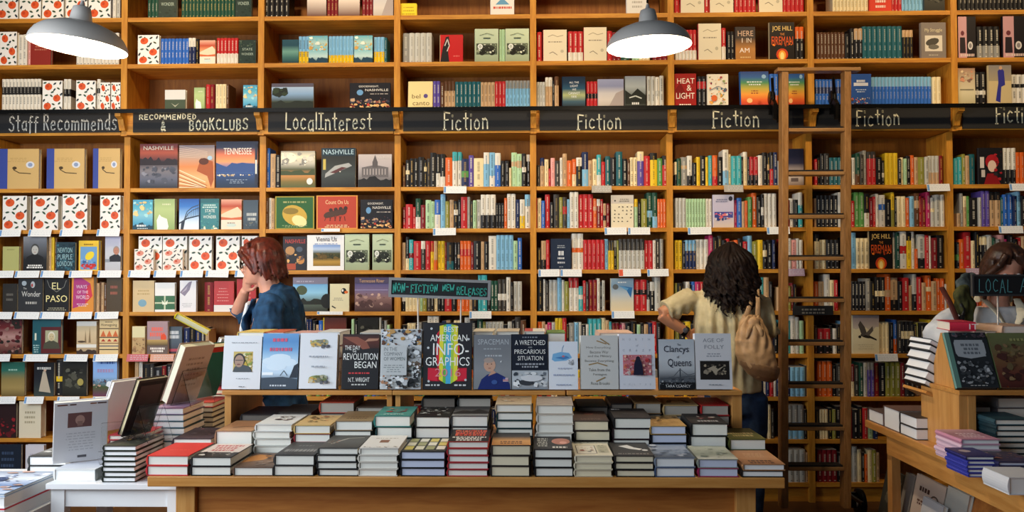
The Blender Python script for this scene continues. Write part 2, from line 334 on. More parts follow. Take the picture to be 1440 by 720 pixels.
# chalkboard signs on the header
CH = 'd9d6bd'
SIGNS = [(-14, 169, [('Staff Recommends', 12, 166, 163, 184)], 'b9b9b4'), (187, 364, [('RECOMMENDED', 195, 277, 161, 168), ('&', 225, 234, 169, 184), ('BOOKCLUBS', 265, 350, 168, 183)], CH),
         (377, 555, [('LocalInterest', 400, 524, 160, 183)], CH), (567, 746, [('Fiction', 622, 688, 160, 182)], CH), (759, 939, [('Fiction', 810, 875, 160, 181)], CH),
         (952, 1130, [('Fiction', 1000, 1069, 157, 178)], CH), (1148, 1337, [('Fiction', 1202, 1266, 155, 176)], CH), (1354, 1540, [('Fiction', 1398, 1462, 150, 173)], CH)]
for i, (x0, x1, tx, c) in enumerate(SIGNS):
    ys = YU-.014; X0, X1 = at(x0, 170, ys).x, at(x1, 170, ys).x; zt = at((x0+x1)/2, 154-i*.9, ys).z; zb = at((x0+x1)/2, 186.5-i*.9, ys).z
    zt = min(zt, ZR['U3']-.002)
    ttl = ['Staff Recommends in grey chalk', 'Recommended and Bookclubs in cream chalk', 'Local Interest in cream chalk'][i] if i < 3 else f"Fiction, {['first', 'second', 'third', 'fourth', 'last'][i-3]} of the five fiction signs from left"
    e = tag(empty('chalkboard_sign', ((X0+X1)/2, ys, zb)), f"long black chalkboard shelf sign lettered {ttl}", 'sign', 'chalkboard signs on the bookcase')
    T = Matrix.Translation((-(X0+X1)/2, -ys, -zb))
    b = MB(); b.box(X0, ys, zb, X1, ys+.012, zt); b.build('board', M_CHALK, e, T)
    b = MB()
    for t, a0, a1, b0, b1 in tx: chalk(b, t, at(a0, b0, ys).x, at(a0, b1, ys).z, at(a1, b0, ys).x, at(a0, b0, ys).z, ys-.0015, c, .0085 if b1-b0 > 10 else .006, .07, i+3)
    b.build('chalk_lettering', M_MATTE, e, T)

# ------------------------------------------------------------------ book builders
LABELS = {}
def pages_mb(w, h, t, c, bd=.0028, ins=.004):
    b = MB(); b.box(bd+.001, bd, ins, w-ins, t-bd, h-ins, c); return b
def cover_mb(w, h, t, cov, spine, art=None, bd=.0028, flap=None):
    b = MB(); b.box(0, 0, 0, w, bd, h, cov); b.box(0, t-bd, 0, w, t, h, cov)
    bulge = min(.005, t*.16); arc = [(.0006, bd)] + [(-bulge*math.sin(PI*k/6), bd+(t-2*bd)*k/6) for k in range(1, 6)] + [(.0006, t-bd), (bd*.8, t-bd), (bd*.8, bd)]
    b.prism(arc, 0, h, 'z', spine)
    if art:
        A = Art(w, h); art(A)
        o = len(b.v); b.v += A.mb.v; b.f += [[q+o for q in f] for f in A.mb.f]; b.c += A.mb.c; b.sm += A.mb.sm
    return b
_bk = {}
def book(name, label, w, h, t, cov, spine, art=None, M=None, loc=(0, 0, 0), rz=0, page='efe9da', group=None, key=None, cat='book', mat_=None):
    """one book: an Empty at its base with a cover and a page block"""
    k = key and (key, round(w, 4), round(h, 4), round(t, 4))
    if not k or k not in _bk:
        L = Matrix.Translation((-w/2, 0, 0)) if M is None else M @ Matrix.Translation((-w/2, 0, 0))
        v = (cover_mb(w, h, t, cov, spine, art).mesh('cover', L), pages_mb(w, h, t, page).mesh('page_block', L))
        if k: _bk[k] = v
    else: v = _bk[k]
    e = tag(empty(name, loc, rz), label, cat, group)
    obj('cover', v[0], mat_ or M_PRINT, e); obj('page_block', v[1], M_PAPER, e)
    return e
def lean(a, t): return Matrix.Translation((0, 0, t*math.sin(a))) @ Matrix.Rotation(-a, 4, 'X')
LYING = lambda t, h: Matrix.Translation((0, 0, t)) @ Matrix.Rotation(-PI/2, 4, 'X')

# --- spine-out books: one mesh each
def spine_mb(w, h, d, c, c2=None, pat=0, seed=0, mark=None):
    r = random.Random(seed); b = MB(); bu = min(.006, w*.22); g = .0006
    arc = [(-w/2+g, 0)] + [(-w/2+g+(w-2*g)*k/4, -bu*math.sin(PI*k/4)) for k in range(1, 4)] + [(w/2-g, 0)]
    if c2 is None: zs, cs = [0, h], [c]
    elif pat == 0: q = r.uniform(.62, .8)*h; zs, cs = [0, q, h], [c, c2]
    elif pat == 1: q = r.uniform(.3, .5)*h; zs, cs = [0, q, h], [c2, c]
    else: q = r.uniform(.3, .6)*h; zs, cs = [0, q, q+h*r.uniform(.12, .25), h], [c, c2, c]
    n = len(arc)
    for (z0, z1), cc in zip(zip(zs, zs[1:]), cs):
        b.add([(x, y, z0) for x, y in arc]+[(x, y, z1) for x, y in arc], [(i, i+1, n+i+1, n+i) for i in range(n-1)], cc, True)
        b.add([(-w/2+g, 0, z0), (-w/2+g, d, z0), (-w/2+g, d, z1), (-w/2+g, 0, z1), (w/2-g, 0, z0), (w/2-g, d, z0), (w/2-g, d, z1), (w/2-g, 0, z1)], [(0, 3, 2, 1), (4, 5, 6, 7), (1, 2, 6, 5)], cc)
    top = [(x, y, h) for x, y in arc]+[(w/2-g, d, h), (-w/2+g, d, h)]
    b.add(top, [tuple(range(len(top)))], 'e8dfc8'); b.add([(x, y, 0) for x, y, z in top], [tuple(range(len(top)-1, -1, -1))], cs[0])
    lum = sum(C_(c)[:3]); mk = mark or ('e8e2d0' if lum < .9 else '2c2a2a')
    if r.random() < .5 and lum < .5: mk = r.choice(['d8b860', 'e8e2d0', 'd8d8d8', 'c0a060'])
    q = r.uniform(.35, .8); bc = C_(c); mk = C_(mk); mk = tuple(bc[i]*(1-q)+mk[i]*q for i in range(3))+(1,)
    hw = w*r.uniform(.08, .17); yy = -bu-.0003; z = h*r.uniform(.86, .93)
    def seg(z0, z1): b.add([(-hw, yy, z0), (hw, yy, z0), (hw, yy, z1), (-hw, yy, z1)], [(0, 1, 2, 3)], mk)
    for lo in (r.uniform(.48, .6), r.uniform(.16, .28)):
        zl = h*lo
        while z > zl:
            s = h*r.uniform(.025, .05); seg(z-s*.6, z); z -= s
        z -= h*r.uniform(.05, .12)
    seg(h*.04, h*.07)
    return b
SPINES = []; COUNT = {}
TOK = re.compile(r'([A-Za-z]{1,2})(\d+)(?:h(\d+))?(?:x(\d+))?')
def row_spines(bay, row, x, toks, vis=1.0, kind='shelved_book', pat=None):
    """toks: colour(s) + width in photo pixels + hHEIGHT + xREPEAT, or _N for a gap"""
    up = row[0] == 'U'; Y = (YU if up else YL)+.02; py = ROWS[row]
    for tk in toks.split():
        if tk[0] == '_': x += float(tk[1:]); continue
        g = TOK.fullmatch(tk); cc, wd, hh, n = g[1], float(g[2]), float(g[3] or RND.uniform(37, 45)), int(g[4] or 1)
        p = RND.randrange(3) if pat is None else pat; sd = RND.randrange(10**6); dy = RND.uniform(0, .018)
        for k in range(n):
            X0, X1 = at(x, py, Y).x, at(x+wd, py, Y).x
            SPINES.append(dict(bay=bay, row=row, x=(X0+X1)/2, px=x+wd/2, w=(X1-X0)*.985, h=hh/1180*Y+.004, d=.13, Y=Y+dy+RND.uniform(0, .003), c=cc[0], c2=cc[1] if len(cc) > 1 else None, pat=p, sd=sd, vis=wd*hh*vis, kind=kind))
            x += wd
    return x
# --- face-out books on the shelves
DISP = []
def face(bay, row, x0, x1, yt, desc, cov, art=None, spine=None, t=.026, dy=0, yb=None, ln=.0, rz=0, z=0, name='displayed_book'):
    up = row[0] == 'U'; Y = (YU if up else YL)+.016+dy; pm = (x0+x1)/2
    X0, X1 = at(x0, yt, Y).x, at(x1, yt, Y).x; h = at(pm, yt, Y).z-at(pm, yb or ROWS[row], Y).z
    DISP.append(dict(bay=bay, row=row, px=pm, x=(X0+X1)/2, w=X1-X0-.001, h=h, Y=Y, desc=desc, cov=cov, art=art, spine=spine or cov, t=t, ln=ln, rz=rz, z=z, name=name))
# ------------------------------------------------------------------ people
def skin_mat(name, c):
    m = mat(name, c, .5); p = m.node_tree.nodes['Principled BSDF']; p.inputs['Subsurface Weight'].default_value = .12; p.inputs['Subsurface Radius'].default_value = (.01, .004, .002); return m
def fabric(name, c1, c2, rough=.85, scale=60, fine=400):
    m = mat(name, None, rough); nt = m.node_tree; b = nt.nodes['Principled BSDF']; tc = nt.nodes.new('ShaderNodeTexCoord')
    n = nt.nodes.new('ShaderNodeTexNoise'); n.inputs['Scale'].default_value = scale; n.inputs['Detail'].default_value = 5
    rp = nt.nodes.new('ShaderNodeValToRGB'); rp.color_ramp.elements[0].position = .35; rp.color_ramp.elements[1].position = .68; rp.color_ramp.elements[0].color = C_(c1); rp.color_ramp.elements[1].color = C_(c2)
    n2 = nt.nodes.new('ShaderNodeTexNoise'); n2.inputs['Scale'].default_value = fine; bp = nt.nodes.new('ShaderNodeBump'); bp.inputs['Strength'].default_value = .25; bp.inputs['Distance'].default_value = .002
    L = nt.links.new; L(tc.outputs['Object'], n.inputs['Vector']); L(n.outputs[0], rp.inputs[0]); L(rp.outputs[0], b.inputs['Base Color']); L(tc.outputs['Object'], n2.inputs['Vector']); L(n2.outputs[0], bp.inputs['Height']); L(bp.outputs[0], b.inputs['Normal'])
    return m
def remeshed(mb, name, m, parent, voxel=.008, smooth=4, disp=None):
    me = mb.mesh(name); o = bpy.data.objects.new(name, me); COL.objects.link(o)
    md = o.modifiers.new('r', 'REMESH'); md.mode = 'VOXEL'; md.voxel_size = voxel; md.use_smooth_shade = True
    ms = o.modifiers.new('s', 'SMOOTH'); ms.factor = .5; ms.iterations = smooth
    dg = bpy.context.evaluated_depsgraph_get(); new = bpy.data.meshes.new_from_object(o.evaluated_get(dg)); new.name = name
    bpy.data.objects.remove(o); bpy.data.meshes.remove(me); new.materials.clear()
    if disp:
        nn = [v.normal.copy() for v in new.vertices]
        for v, n in zip(new.vertices, nn): v.co += n*disp(v.co)
    for p in new.polygons: p.use_smooth = True
    return obj(name, new, m, parent)
HEADP = [(0.000, .070, .010, .020), (.008, .088, -.005, .036), (.03, .093, -.03, .050), (.052, .093, -.052, .058), (.075, .091, -.075, .064), (.098, .088, -.088, .069), (.116, .083, -.095, .072), (.135, .089, -.098, .074), (.16, .089, -.098, .075), (.185, .078, -.09, .069), (.205, .058, -.072, .055), (.219, .03, -.045, .034), (.225, .008, -.02, .012)]
def head(mb, base, yaw, pitch=0, k=1.0):
    """head with nose, lips and ears; local +x is forward, base = chin level on the neck axis"""
    s = len(mb.v); R = []
    for z, f, bk, w in HEADP:
        ring = []
        for i in range(20):
            a = 2*PI*i/20; c_, s_ = math.cos(a), math.sin(a); x = (f if c_ > 0 else -bk)*abs(c_)**.85*(1 if c_ > 0 else -1) if bk < 0 else bk+(f-bk)*(c_*.5+.5)
            ring.append((x, w*s_, z))
        R.append(ring)
    mb.rings(R)
    mb.loft([(.080, 0, .122), (.094, 0, .104), (.108, 0, .086), (.104, 0, .077), (.086, 0, .073)], [.007, .009, .012, .012, .008], 10, up=(0, 1, 0))
    for sy in (-1, 1): mb.ell((.097, sy*.011, .079), (.010, .008, .007), n=8, m=6)
    mb.loft([(.086, -.022, .056), (.097, 0, .058), (.086, .022, .056)], [.004, .007, .004], 8); mb.loft([(.084, -.02, .048), (.095, 0, .047), (.084, .02, .048)], [.004, .008, .004], 8)
    mb.ell((.088, 0, .018), (.012, .016, .013), n=10, m=6)
    for sy in (-1, 1): mb.loft([(-.008, sy*.072, .078), (-.012, sy*.078, .095), (-.014, sy*.083, .118), (-.004, sy*.078, .13)], [(.006, .010), (.008, .014), (.008, .016), (.005, .009)], 8, up=(0, 1, 0))
    M = Matrix.Translation(base) @ Matrix.Rotation(yaw, 4, 'Z') @ Matrix.Rotation(pitch, 4, 'Y') @ Matrix.Scale(k, 4)
    mb.xf(M, s); return M
def hand(mb, wrist, d, nrm, side, curl=.5, k=1.0, spread=1.0):
    """palm and five fingers: d towards the fingertips, nrm out of the back of the hand, side = +1 thumb along d x nrm"""
    d = Vector(d).normalized(); nrm = Vector(nrm); nrm = (nrm-d*nrm.dot(d)).normalized(); a = d.cross(nrm)*side; w = Vector(wrist)
    mb.loft([w-d*.01, w+d*.03*k, w+d*.065*k, w+d*.088*k], [(.023*k, .016*k), (.033*k, .015*k), (.040*k, .014*k), (.037*k, .011*k)], 12, up=tuple(nrm))
    for i, (o, L) in enumerate(((.030, .070), (.0105, .080), (-.0095, .074), (-.028, .058))):
        p = w+d*.08*k+a*o*k; q = (d+a*o*3.2*spread).normalized(); pts = [p-q*.012]; ang = curl*.35
        for fr in (.46, .3, .24):
            v = (q*math.cos(ang)-nrm*math.sin(ang)); p = p+v*L*fr*k; pts.append(p); ang += curl*.7
        mb.loft(pts, [.0088*k, .0084*k, .0076*k, .0058*k], 8, up=tuple(nrm))
    p = w+d*.022*k+a*.026*k; t1 = (d*.62+a*.75-nrm*.25).normalized(); t2 = (d*.9+a*.3-nrm*.35).normalized()
    mb.loft([p-t1*.012, p+t1*.034*k, p+t1*.034*k+t2*.026*k, p+t1*.034*k+t2*.048*k], [.013*k, .0105*k, .0092*k, .0066*k], 8, up=tuple(nrm))
def limb(mb, pts, rad, n=12): mb.loft(pts, rad, n)
def V(*a): return Vector(a)
M_AUB = fabric('auburn_hair', '3a140c', '6e2a18', .45, 30, 200); M_DARKHAIR = fabric('dark_brown_hair', '0e0807', '1e120d', .6, 30, 200); M_BRNHAIR = fabric('brown_hair', '2c1a12', '4a2c1e', .4, 30, 200)
M_DENIM = fabric('dark_blue_denim', '15334f', '1f4a70', .85, 25); M_JEANS = fabric('indigo_jeans', '1a2c48', '263e60', .85, 25); M_LINEN = fabric('beige_linen', 'b8a880', 'cabb92', .85, 25)
M_WBLOUSE = fabric('white_blouse', 'd4d6d8', 'e8e9ea', .85, 20); M_SKIN = skin_mat('fair_skin', 'd0957c'); M_SKIN2 = skin_mat('warm_skin', 'b9805f'); M_LEATHER = fabric('tan_leather', 'a58058', 'c09a6e', .5, 18, 120); M_SHOE = mat('dark_shoe_leather', '1c1816', .45); M_OLIVE = fabric('olive_scarf', '33351a', '55552a', .9, 30)
M_DARKHAIR.node_tree.nodes['Principled BSDF'].inputs['Specular IOR Level'].default_value = .12
def strands(mb, roots, n_seg, fn, r0, r1):
    for p in roots: pts = [fn(p, i/n_seg) for i in range(n_seg+1)]; mb.loft(pts, [r0+(r1-r0)*i/n_seg for i in range(n_seg+1)], 6)
def legs(mb, cx, cy, hipz, yaw, spread=.095, k=1.0):
    R = Matrix.Translation((cx, cy, 0)) @ Matrix.Rotation(yaw, 4, 'Z')
    for s in (-1, 1):
        limb(mb, [R @ V(0, s*spread*.9, hipz), R @ V(.01, s*spread, hipz*.75), R @ V(.015, s*spread*1.05, hipz*.53), R @ V(-.005, s*spread*1.08, hipz*.36), R @ V(-.01, s*spread*1.1, .09)], [.095*k, .088*k, .064*k, .06*k, .042*k])
    return R
def shoes(e, R, spread, m=M_SHOE):
    for s in (-1, 1):
        b = MB(); b.loft([V(-.075, s*spread*1.1, .035), V(-.03, s*spread*1.1, .05), V(.05, s*spread*1.12, .04), V(.12, s*spread*1.14, .03), V(.165, s*spread*1.15, .022)], [(.03, .034), (.036, .046), (.042, .036), (.042, .026), (.022, .016)], 12); b.loft([V(-.035, s*spread*1.1, .05), V(-.03, s*spread*1.1, .11)], [.04, .045], 12); b.xf(R)
        remeshed(b, 'shoe', m, e, .006, 3)

# --- auburn haired person in a denim jacket, seen from the side
Y0 = 4.62; hc = at(371, 398, Y0); cz = hc.z; hx = hc.x
e = tag(empty('person', (0, 0, 0)), 'auburn haired person in denim jacket and glasses, hand raised to the face', 'person')
F = PI + .10   # faces left, a little away
body = MB(); HM = head(body, V(hx, Y0, cz), F, .12)
limb(body, [V(hx+.015, Y0, cz+.05), V(hx+.035, Y0, cz-.03), V(hx+.06, Y0, cz-.10)], [.058, .058, .075])
sh = cz-.085                       # shoulder height
tx = hx+.07                        # torso axis
body.loft([V(tx, Y0, sh+.0), V(tx, Y0, sh-.15), V(tx-.01, Y0, sh-.35), V(tx, Y0, sh-.52), V(tx, Y0, sh-.62)], [(.10, .15), (.125, .17), (.125, .16), (.13, .18), (.12, .17)], 18, up=(0, 1, 0))
Rl = legs(body, tx, Y0, sh-.58, F, .095)
# far arm: elbow forward, forearm up, hand at the nose
S1 = V(tx-.0, Y0+.17, sh-.03); E1 = at(334, 441, Y0+.16); W1 = at(345, 408, Y0+.04)
limb(body, [S1, (S1+E1)/2+V(0, .01, -.02), E1], [.052, .047, .040]); limb(body, [E1, (E1*.6+W1*.4), W1], [.040, .038, .025])
tipd = at(352, 376, Y0-.055)-W1; hand(body, W1, tipd, V(-.35, -.9, .1), 1, .45, .92, .7)
S2 = V(tx+.01, Y0-.18, sh-.03); E2 = V(tx+.06, Y0-.23, sh-.30); W2 = V(tx-.03, Y0-.21, sh-.52)
limb(body, [S2, (S2+E2)/2, E2], [.052, .047, .04]); limb(body, [E2, W2], [.04, .026]); hand(body, W2, V(-.3, 0, -1), V(0, -1, 0), -1, .5, .92)
remeshed(body, 'body', M_SKIN, e, .0055, 3)
b = MB()
b.loft([V(hx+.045, Y0, cz-.055), V(tx+.005, Y0, sh+.02), V(tx+.012, Y0, sh-.05), V(tx+.018, Y0, sh-.17), V(tx+.01, Y0, sh-.35), V(tx+.012, Y0, sh-.52), V(tx+.012, Y0, sh-.64)], [(.062, .07), (.10, .12), (.130, .172), (.143, .198), (.138, .19), (.15, .205), (.155, .21)], 22, up=(0, 1, 0))
b.ell(S1+V(.01, 0, -.01), (.075, .06, .07)); b.ell(S2+V(.01, 0, -.01), (.078, .06, .075))
limb(b, [S1+V(0, 0, .0), (S1+E1)/2+V(0, .01, -.02), E1+V(.006, 0, -.005), E1*.86+W1*.14], [.070, .066, .062, .054]); limb(b, [S2, (S2+E2)/2, E2, E2*.5+W2*.5, W2+V(0, 0, .03)], [.074, .070, .060, .054, .048])
b.loft([V(tx-.10, Y0-.06, sh+.0), V(tx-.15, Y0-.05, sh-.10), V(tx-.155, Y0-.03, sh-.20)], [(.012, .05), (.012, .055), (.010, .03)], 10, up=(0, 1, 0))
def folds(amp, sc, st=(1, 1, .45), seed=0):
    def f(co): return amp*(noise.noise(Vector((co.x*sc*st[0]+seed, co.y*sc*st[1], co.z*sc*st[2])))+.5*noise.noise(Vector((co.x*sc*2.2+9+seed, co.y*sc*2.2, co.z*sc*1.3))))
    return f
b.loft([V(hx+.052+.082*math.cos(a), Y0+.088*math.sin(a), cz-.062+.022*math.cos(a)) for a in [PI*(-.72+1.44*i/14) for i in range(15)]], [(.011, .027)]*15, 10)
remeshed(b, 'denim_jacket', M_DENIM, e, .008, 4, folds(.015, 14, (1, 1, .8)))
b = MB(); b.loft([V(hx+.035, Y0, cz-.045), V(hx+.055, Y0, cz-.075)], [(.066, .068), (.085, .095)], 20, up=(0, 1, 0)); b.loft([V(tx-.135, Y0-.03, sh-.02), V(tx-.175, Y0-.0, sh-.16), V(tx-.165, Y0, sh-.3)], [(.02, .05), (.02, .07), (.02, .07)], 10, up=(0, 1, 0)); remeshed(b, 'pale_shirt', M_WBLOUSE, e, .008, 4)
b = MB(); legs(b, tx, Y0, sh-.58, F, .095, 1.14); b.loft([V(tx, Y0, sh-.52), V(tx, Y0, sh-.68)], [(.14, .185), (.13, .18)], 16, up=(0, 1, 0)); remeshed(b, 'dark_trousers', M_JEANS, e, .012, 4, folds(.006, 9))
shoes(e, Rl, .095)
# bob: helmet volume with strands, in head coordinates (+x forward)
b = MB(); r = random.Random(3)
b.rings([[(x0-.006+rx*math.cos(2*PI*i/20)*(1 if math.cos(2*PI*i/20) < 0 else .82), ry*math.sin(2*PI*i/20), z) for i in range(20)] for z, x0, rx, ry in ((.035, -.065, .05, .085), (.06, -.05, .075, .094), (.10, -.038, .095, .101), (.145, -.022, .108, .103), (.185, -.012, .105, .096), (.222, -.008, .09, .078), (.245, -.008, .062, .052), (.254, -.008, .025, .02))])
def bobf(p, t):
    a, z0 = p; zz = .25-(.25-z0)*t; rr = min(1, 1.25*math.sin(min(1.0, t*1.25+.08)*PI*.5)); f = math.cos(a)
    return V(-.012+(.112 if f < 0 else .092)*rr*f - (.03*max(0, t-.6) if f < 0 else 0)+.004*math.sin(9*a+4*t), .106*rr*math.sin(a)+.003*math.sin(7*t+a*5), zz)
roots = []
for i in range(110):
    a = r.uniform(-PI, PI); f = math.cos(a); z0 = .155+r.uniform(-.015, .015) if f > .62 else (.07+r.uniform(-.02, .02) if f > .1 else .02+r.uniform(-.015, .02)); roots.append((a, z0))
strands(b, roots, 8, bobf, .008, .006)
for sy in (-1, 1): b.loft([V(.078, sy*.03, .205), V(.093, sy*.05, .17), V(.06, sy*.085, .13), V(.035, sy*.09, .085), V(.02, sy*.088, .05)], [.02, .02, .018, .016, .01], 8)
b.xf(HM); remeshed(b, 'auburn_bob', M_AUB, e, .0045, 1)
b = MB()
for sy in (-1, 1):
    ring = [V(.102-.010*abs(math.sin(a))*0, sy*(.033+.026*math.cos(a)), .112+.018*math.sin(a)) for a in [2*PI*i/16 for i in range(17)]]; b.loft(ring, [.0028]*17, 6); b.loft([V(.100, sy*.059, .118), V(.04, sy*.079, .122), V(-.012, sy*.085, .118)], [.0032]*3, 6)
b.loft([V(.104, -.008, .115), V(.106, 0, .117), V(.104, .008, .115)], [.0025]*3, 6); b.xf(HM); b.build('glasses', M_BLACKM, e)
b = MB(); b.ell((.0, .085, .068), (.006, .005, .007)); b.ell((.0, -.085, .068), (.006, .005, .007)); b.xf(HM); b.build('earring', mat('pale_earring', 'd8d0c8', .3), e)
b = MB()
for sy in (-1, 1): b.ell((.083, sy*.031, .112), (.010, .012, .009), 'f0ece8'); b.ell((.091, sy*.031, .112), (.004, .005, .005), '2c2420')
b.xf(HM); b.build('eyes', M_MATTE, e)

# --- person with dark curly hair, from behind
Y0 = 4.80; hc = at(1027, 404, Y0); cz = hc.z; hx = hc.x
e = tag(empty('person', (0, 0, 0)), 'person with dark curly hair and beige blouse facing the shelves, tan bag', 'person')
F = PI/2-.12
body = MB(); HM = head(body, V(hx, Y0, cz), F, .06, .94)
limb(body, [V(hx, Y0-.015, cz+.05), V(hx, Y0-.02, cz-.03), V(hx, Y0-.02, cz-.10)], [.055, .055, .075])
sh = cz-.035; bx = at(1019, 440, Y0).x
body.loft([V(bx, Y0-.02, sh), V(bx, Y0-.02, sh-.15), V(bx, Y0, sh-.36), V(bx+.01, Y0, sh-.50), V(bx+.02, Y0, sh-.60)], [(.09, .16), (.11, .165), (.10, .135), (.12, .175), (.12, .175)], 18, up=(1, 0, 0))
Rl = legs(body, bx+.055, Y0, sh-.58, F, .085, .98)
S1 = V(at(968, 415, Y0).x+.02, Y0-.01, sh-.028); E1 = at(930, 442, Y0-.06); W1 = at(966, 468, Y0-.045)
limb(body, [S1, (S1+E1)/2+V(0, 0, .005), E1], [.05, .045, .039]); limb(body, [E1+V(.0, 0, .002), E1*.65+W1*.35, W1], [.039, .038, .026]); hand(body, W1, V(.75, .35, -.55), V(-.1, -.9, .3), -1, .5, .9)
S2 = V(at(1068, 415, Y0).x-.01, Y0-.01, sh-.032); E2 = at(1078, 474, Y0-.01); W2 = V(E2.x-.03, Y0+.10, E2.z-.22)
limb(body, [S2, (S2+E2)/2, E2], [.05, .045, .039]); limb(body, [E2, W2], [.039, .026]); hand(body, W2, V(-.1, .4, -1), V(1, 0, 0), 1, .5, .9)
remeshed(body, 'body', M_SKIN2, e, .0065, 3)
b = MB()
b.loft([V(hx, Y0-.03, sh+.045), V(bx, Y0-.02, sh+.01), V(bx, Y0-.025, sh-.05), V(bx, Y0-.03, sh-.17), V(bx+.005, Y0-.015, sh-.33), V(bx+.012, Y0-.0, sh-.46), V(bx+.02, Y0, sh-.56)], [(.065, .075), (.09, .115), (.115, .178), (.130, .192), (.126, .172), (.135, .175), (.138, .18)], 24, up=(1, 0, 0))
b.ell(S1+V(.02, 0, -.015), (.07, .062, .058)); b.ell(S2+V(-.02, 0, -.015), (.07, .062, .062))
limb(b, [S1, (S1+E1)/2+V(0, 0, .005), S1*.22+E1*.78], [.066, .068, .066]); limb(b, [S1*.26+E1*.74, S1*.16+E1*.84], [.070, .068])
limb(b, [S2, (S2+E2)/2, E2+V(0, 0, .03)], [.068, .068, .066]); limb(b, [E2+V(0, 0, .045), E2+V(0, 0, .01)], [.070, .068])
def gathers(co):
    d = (sh-.05-co.z); a = max(0, min(1, d/.12)) * max(0, min(1, 1.15-d/.5)); xx = (co.x-bx)
    return (.013*a*math.sin(xx*110+3*noise.noise(Vector((xx*6, co.z*3, 0))))+.010*noise.noise(Vector((co.x*9, co.y*9, co.z*6))))
remeshed(b, 'beige_blouse', M_LINEN, e, .008, 5, gathers)
b = MB(); legs(b, bx+.055, Y0, sh-.58, F, .085, 1.1); b.loft([V(bx+.02, Y0, sh-.48), V(bx+.04, Y0, sh-.68)], [(.12, .18), (.125, .185)], 18, up=(1, 0, 0)); remeshed(b, 'jeans', M_JEANS, e, .012, 4, folds(.006, 9))
shoes(e, Rl, .085)
b = MB(); wd = (W1-E1).normalized(); b.loft([W1-wd*.028, W1-wd*.004], [.031, .031], 16, cap=False); b.build('watch_strap', M_BLACKM, e); b = MB(); q = W1-wd*.016+V(-.0, -.03, .006); b.ell(q, (.016, .006, .016), '3a3a40'); b.build('watch_dial', M_MATTE, e)
# long curls
b = MB(); r = random.Random(11)
b.rings([[(x0+rx*math.cos(2*PI*i/20), ry*math.sin(2*PI*i/20), z) for i in range(20)] for z, x0, rx, ry in ((-.13, -.10, .02, .05), (-.09, -.10, .035, .10), (-.04, -.09, .058, .142), (.02, -.068, .088, .155), (.08, -.045, .110, .146), (.135, -.026, .119, .128), (.18, -.016, .114, .112), (.218, -.01, .098, .092), (.245, -.008, .07, .064), (.26, -.008, .034, .03))])
def curlf(p, t):
    a, z1, ph, amp = p; rr = min(1, 1.35*math.sin(min(1, t*1.5+.06)*PI/2)); zz = .262-(.262-z1)*t; wd_ = 1+.28*min(1, t*1.2)
    return V(-.02+(-.02-.06*t)+.112*rr*math.cos(a)*(1-.25*t)+amp*t*math.cos(ph+t*17), .116*wd_*rr*math.sin(a)+amp*t*math.sin(ph+t*17)*1.2, zz+.008*math.sin(ph+t*13))
strands(b, [(a_, -.02-.13*max(0, -math.cos(a_))**1.5+r.uniform(-.05, .05), r.uniform(0, 6), r.uniform(.008, .024)) for a_ in [r.uniform(.8, 2*PI-.8) for i in range(260)]], 18, curlf, .0075, .003)
b.xf(HM); remeshed(b, 'curly_hair', M_DARKHAIR, e, .0045, 0)
# bag hanging from the shoulder
bg_ = tag(empty('shoulder_bag', (0, 0, 0)), 'slouchy tan leather shoulder bag on the curly haired person', 'bag'); yb = Y0-.20
c = at(1063, 500, yb); b = MB()
P_ = lambda px, py: at(px, py, yb)
b.rings([[V(at((l+r_)/2+(r_-l)/2*math.cos(2*PI*i/20), y, yb).x, yb+dp*math.sin(2*PI*i/20), at(1060, y+sk*math.cos(2*PI*i/20), yb).z) for i in range(20)] for y, l, r_, dp, sk in ((445, 1047, 1066, .03, 0), (460, 1038, 1076, .055, 1), (480, 1033, 1086, .075, 3), (500, 1034, 1093, .085, 5), (517, 1040, 1095, .08, 5), (529, 1052, 1092, .06, 3), (535, 1064, 1084, .03, 1))])
zt_ = at(1060, 447, yb).z; zb_ = at(1060, 533, yb).z
def slouch(co):
    f = (co.z-zb_)/(zt_-zb_); an = math.atan2(co.y-yb, co.x-c.x)
    return .012*max(0, f-.25)*math.sin(an*9+4*noise.noise(co*7))+.010*noise.noise(Vector((co.x*13, co.y*13, co.z*7+4)))+.006*noise.noise(co*30)
remeshed(b, 'pouch', M_LEATHER, bg_, .006, 2, slouch)
b = MB(); b.rings([[V(at((l+r_)/2+(r_-l)/2*math.cos(2*PI*i/20), y, yb).x, yb+dp*math.sin(2*PI*i/20), at(1060, y+sk*math.cos(2*PI*i/20), yb).z) for i in range(20)] for y, l, r_, dp, sk in ((511, 1038, 1096, .086, 6), (519, 1041, 1096, .083, 6), (529, 1051, 1093, .064, 4), (536, 1063, 1085, .032, 2))])
remeshed(b, 'base_panel', fabric('brown_leather', '7c5a3c', '8e6a48', .5, 18, 120), bg_, .006, 2)
Sp = V(at(1060, 405, Y0-.1).x, Y0-.115, sh+.035)
for a_, b_ in (((1048, 446), (1056, 425)), ((1066, 446), (1066, 425))):
    b = MB(); b.loft([P_(*a_)+V(0, 0, -.01), at(b_[0], b_[1], yb+.03), Sp+V((b_[0]-1061)*.002, -.02, 0), Sp+V((b_[0]-1061)*.002, .06, .035), Sp+V((b_[0]-1061)*.002, .15, .0)], [(.016, .005), (.013, .005), (.012, .005), (.012, .005), (.012, .005)], 8, up=(0, 1, 0)); b.build('strap', M_LEATHER, bg_)
b = MB(); k = P_(1057, 452); b.ell(k+V(0, -.045, 0), (.035, .02, .028)); b.loft([k+V(0, -.045, 0), k+V(-.03, -.06, -.04), k+V(-.045, -.06, -.09)], [.014, .016, .010], 8); b.loft([k+V(0, -.045, 0), k+V(.03, -.06, -.04), k+V(.04, -.06, -.08)], [.014, .016, .010], 8); remeshed(b, 'knot', M_LEATHER, bg_, .006, 3)

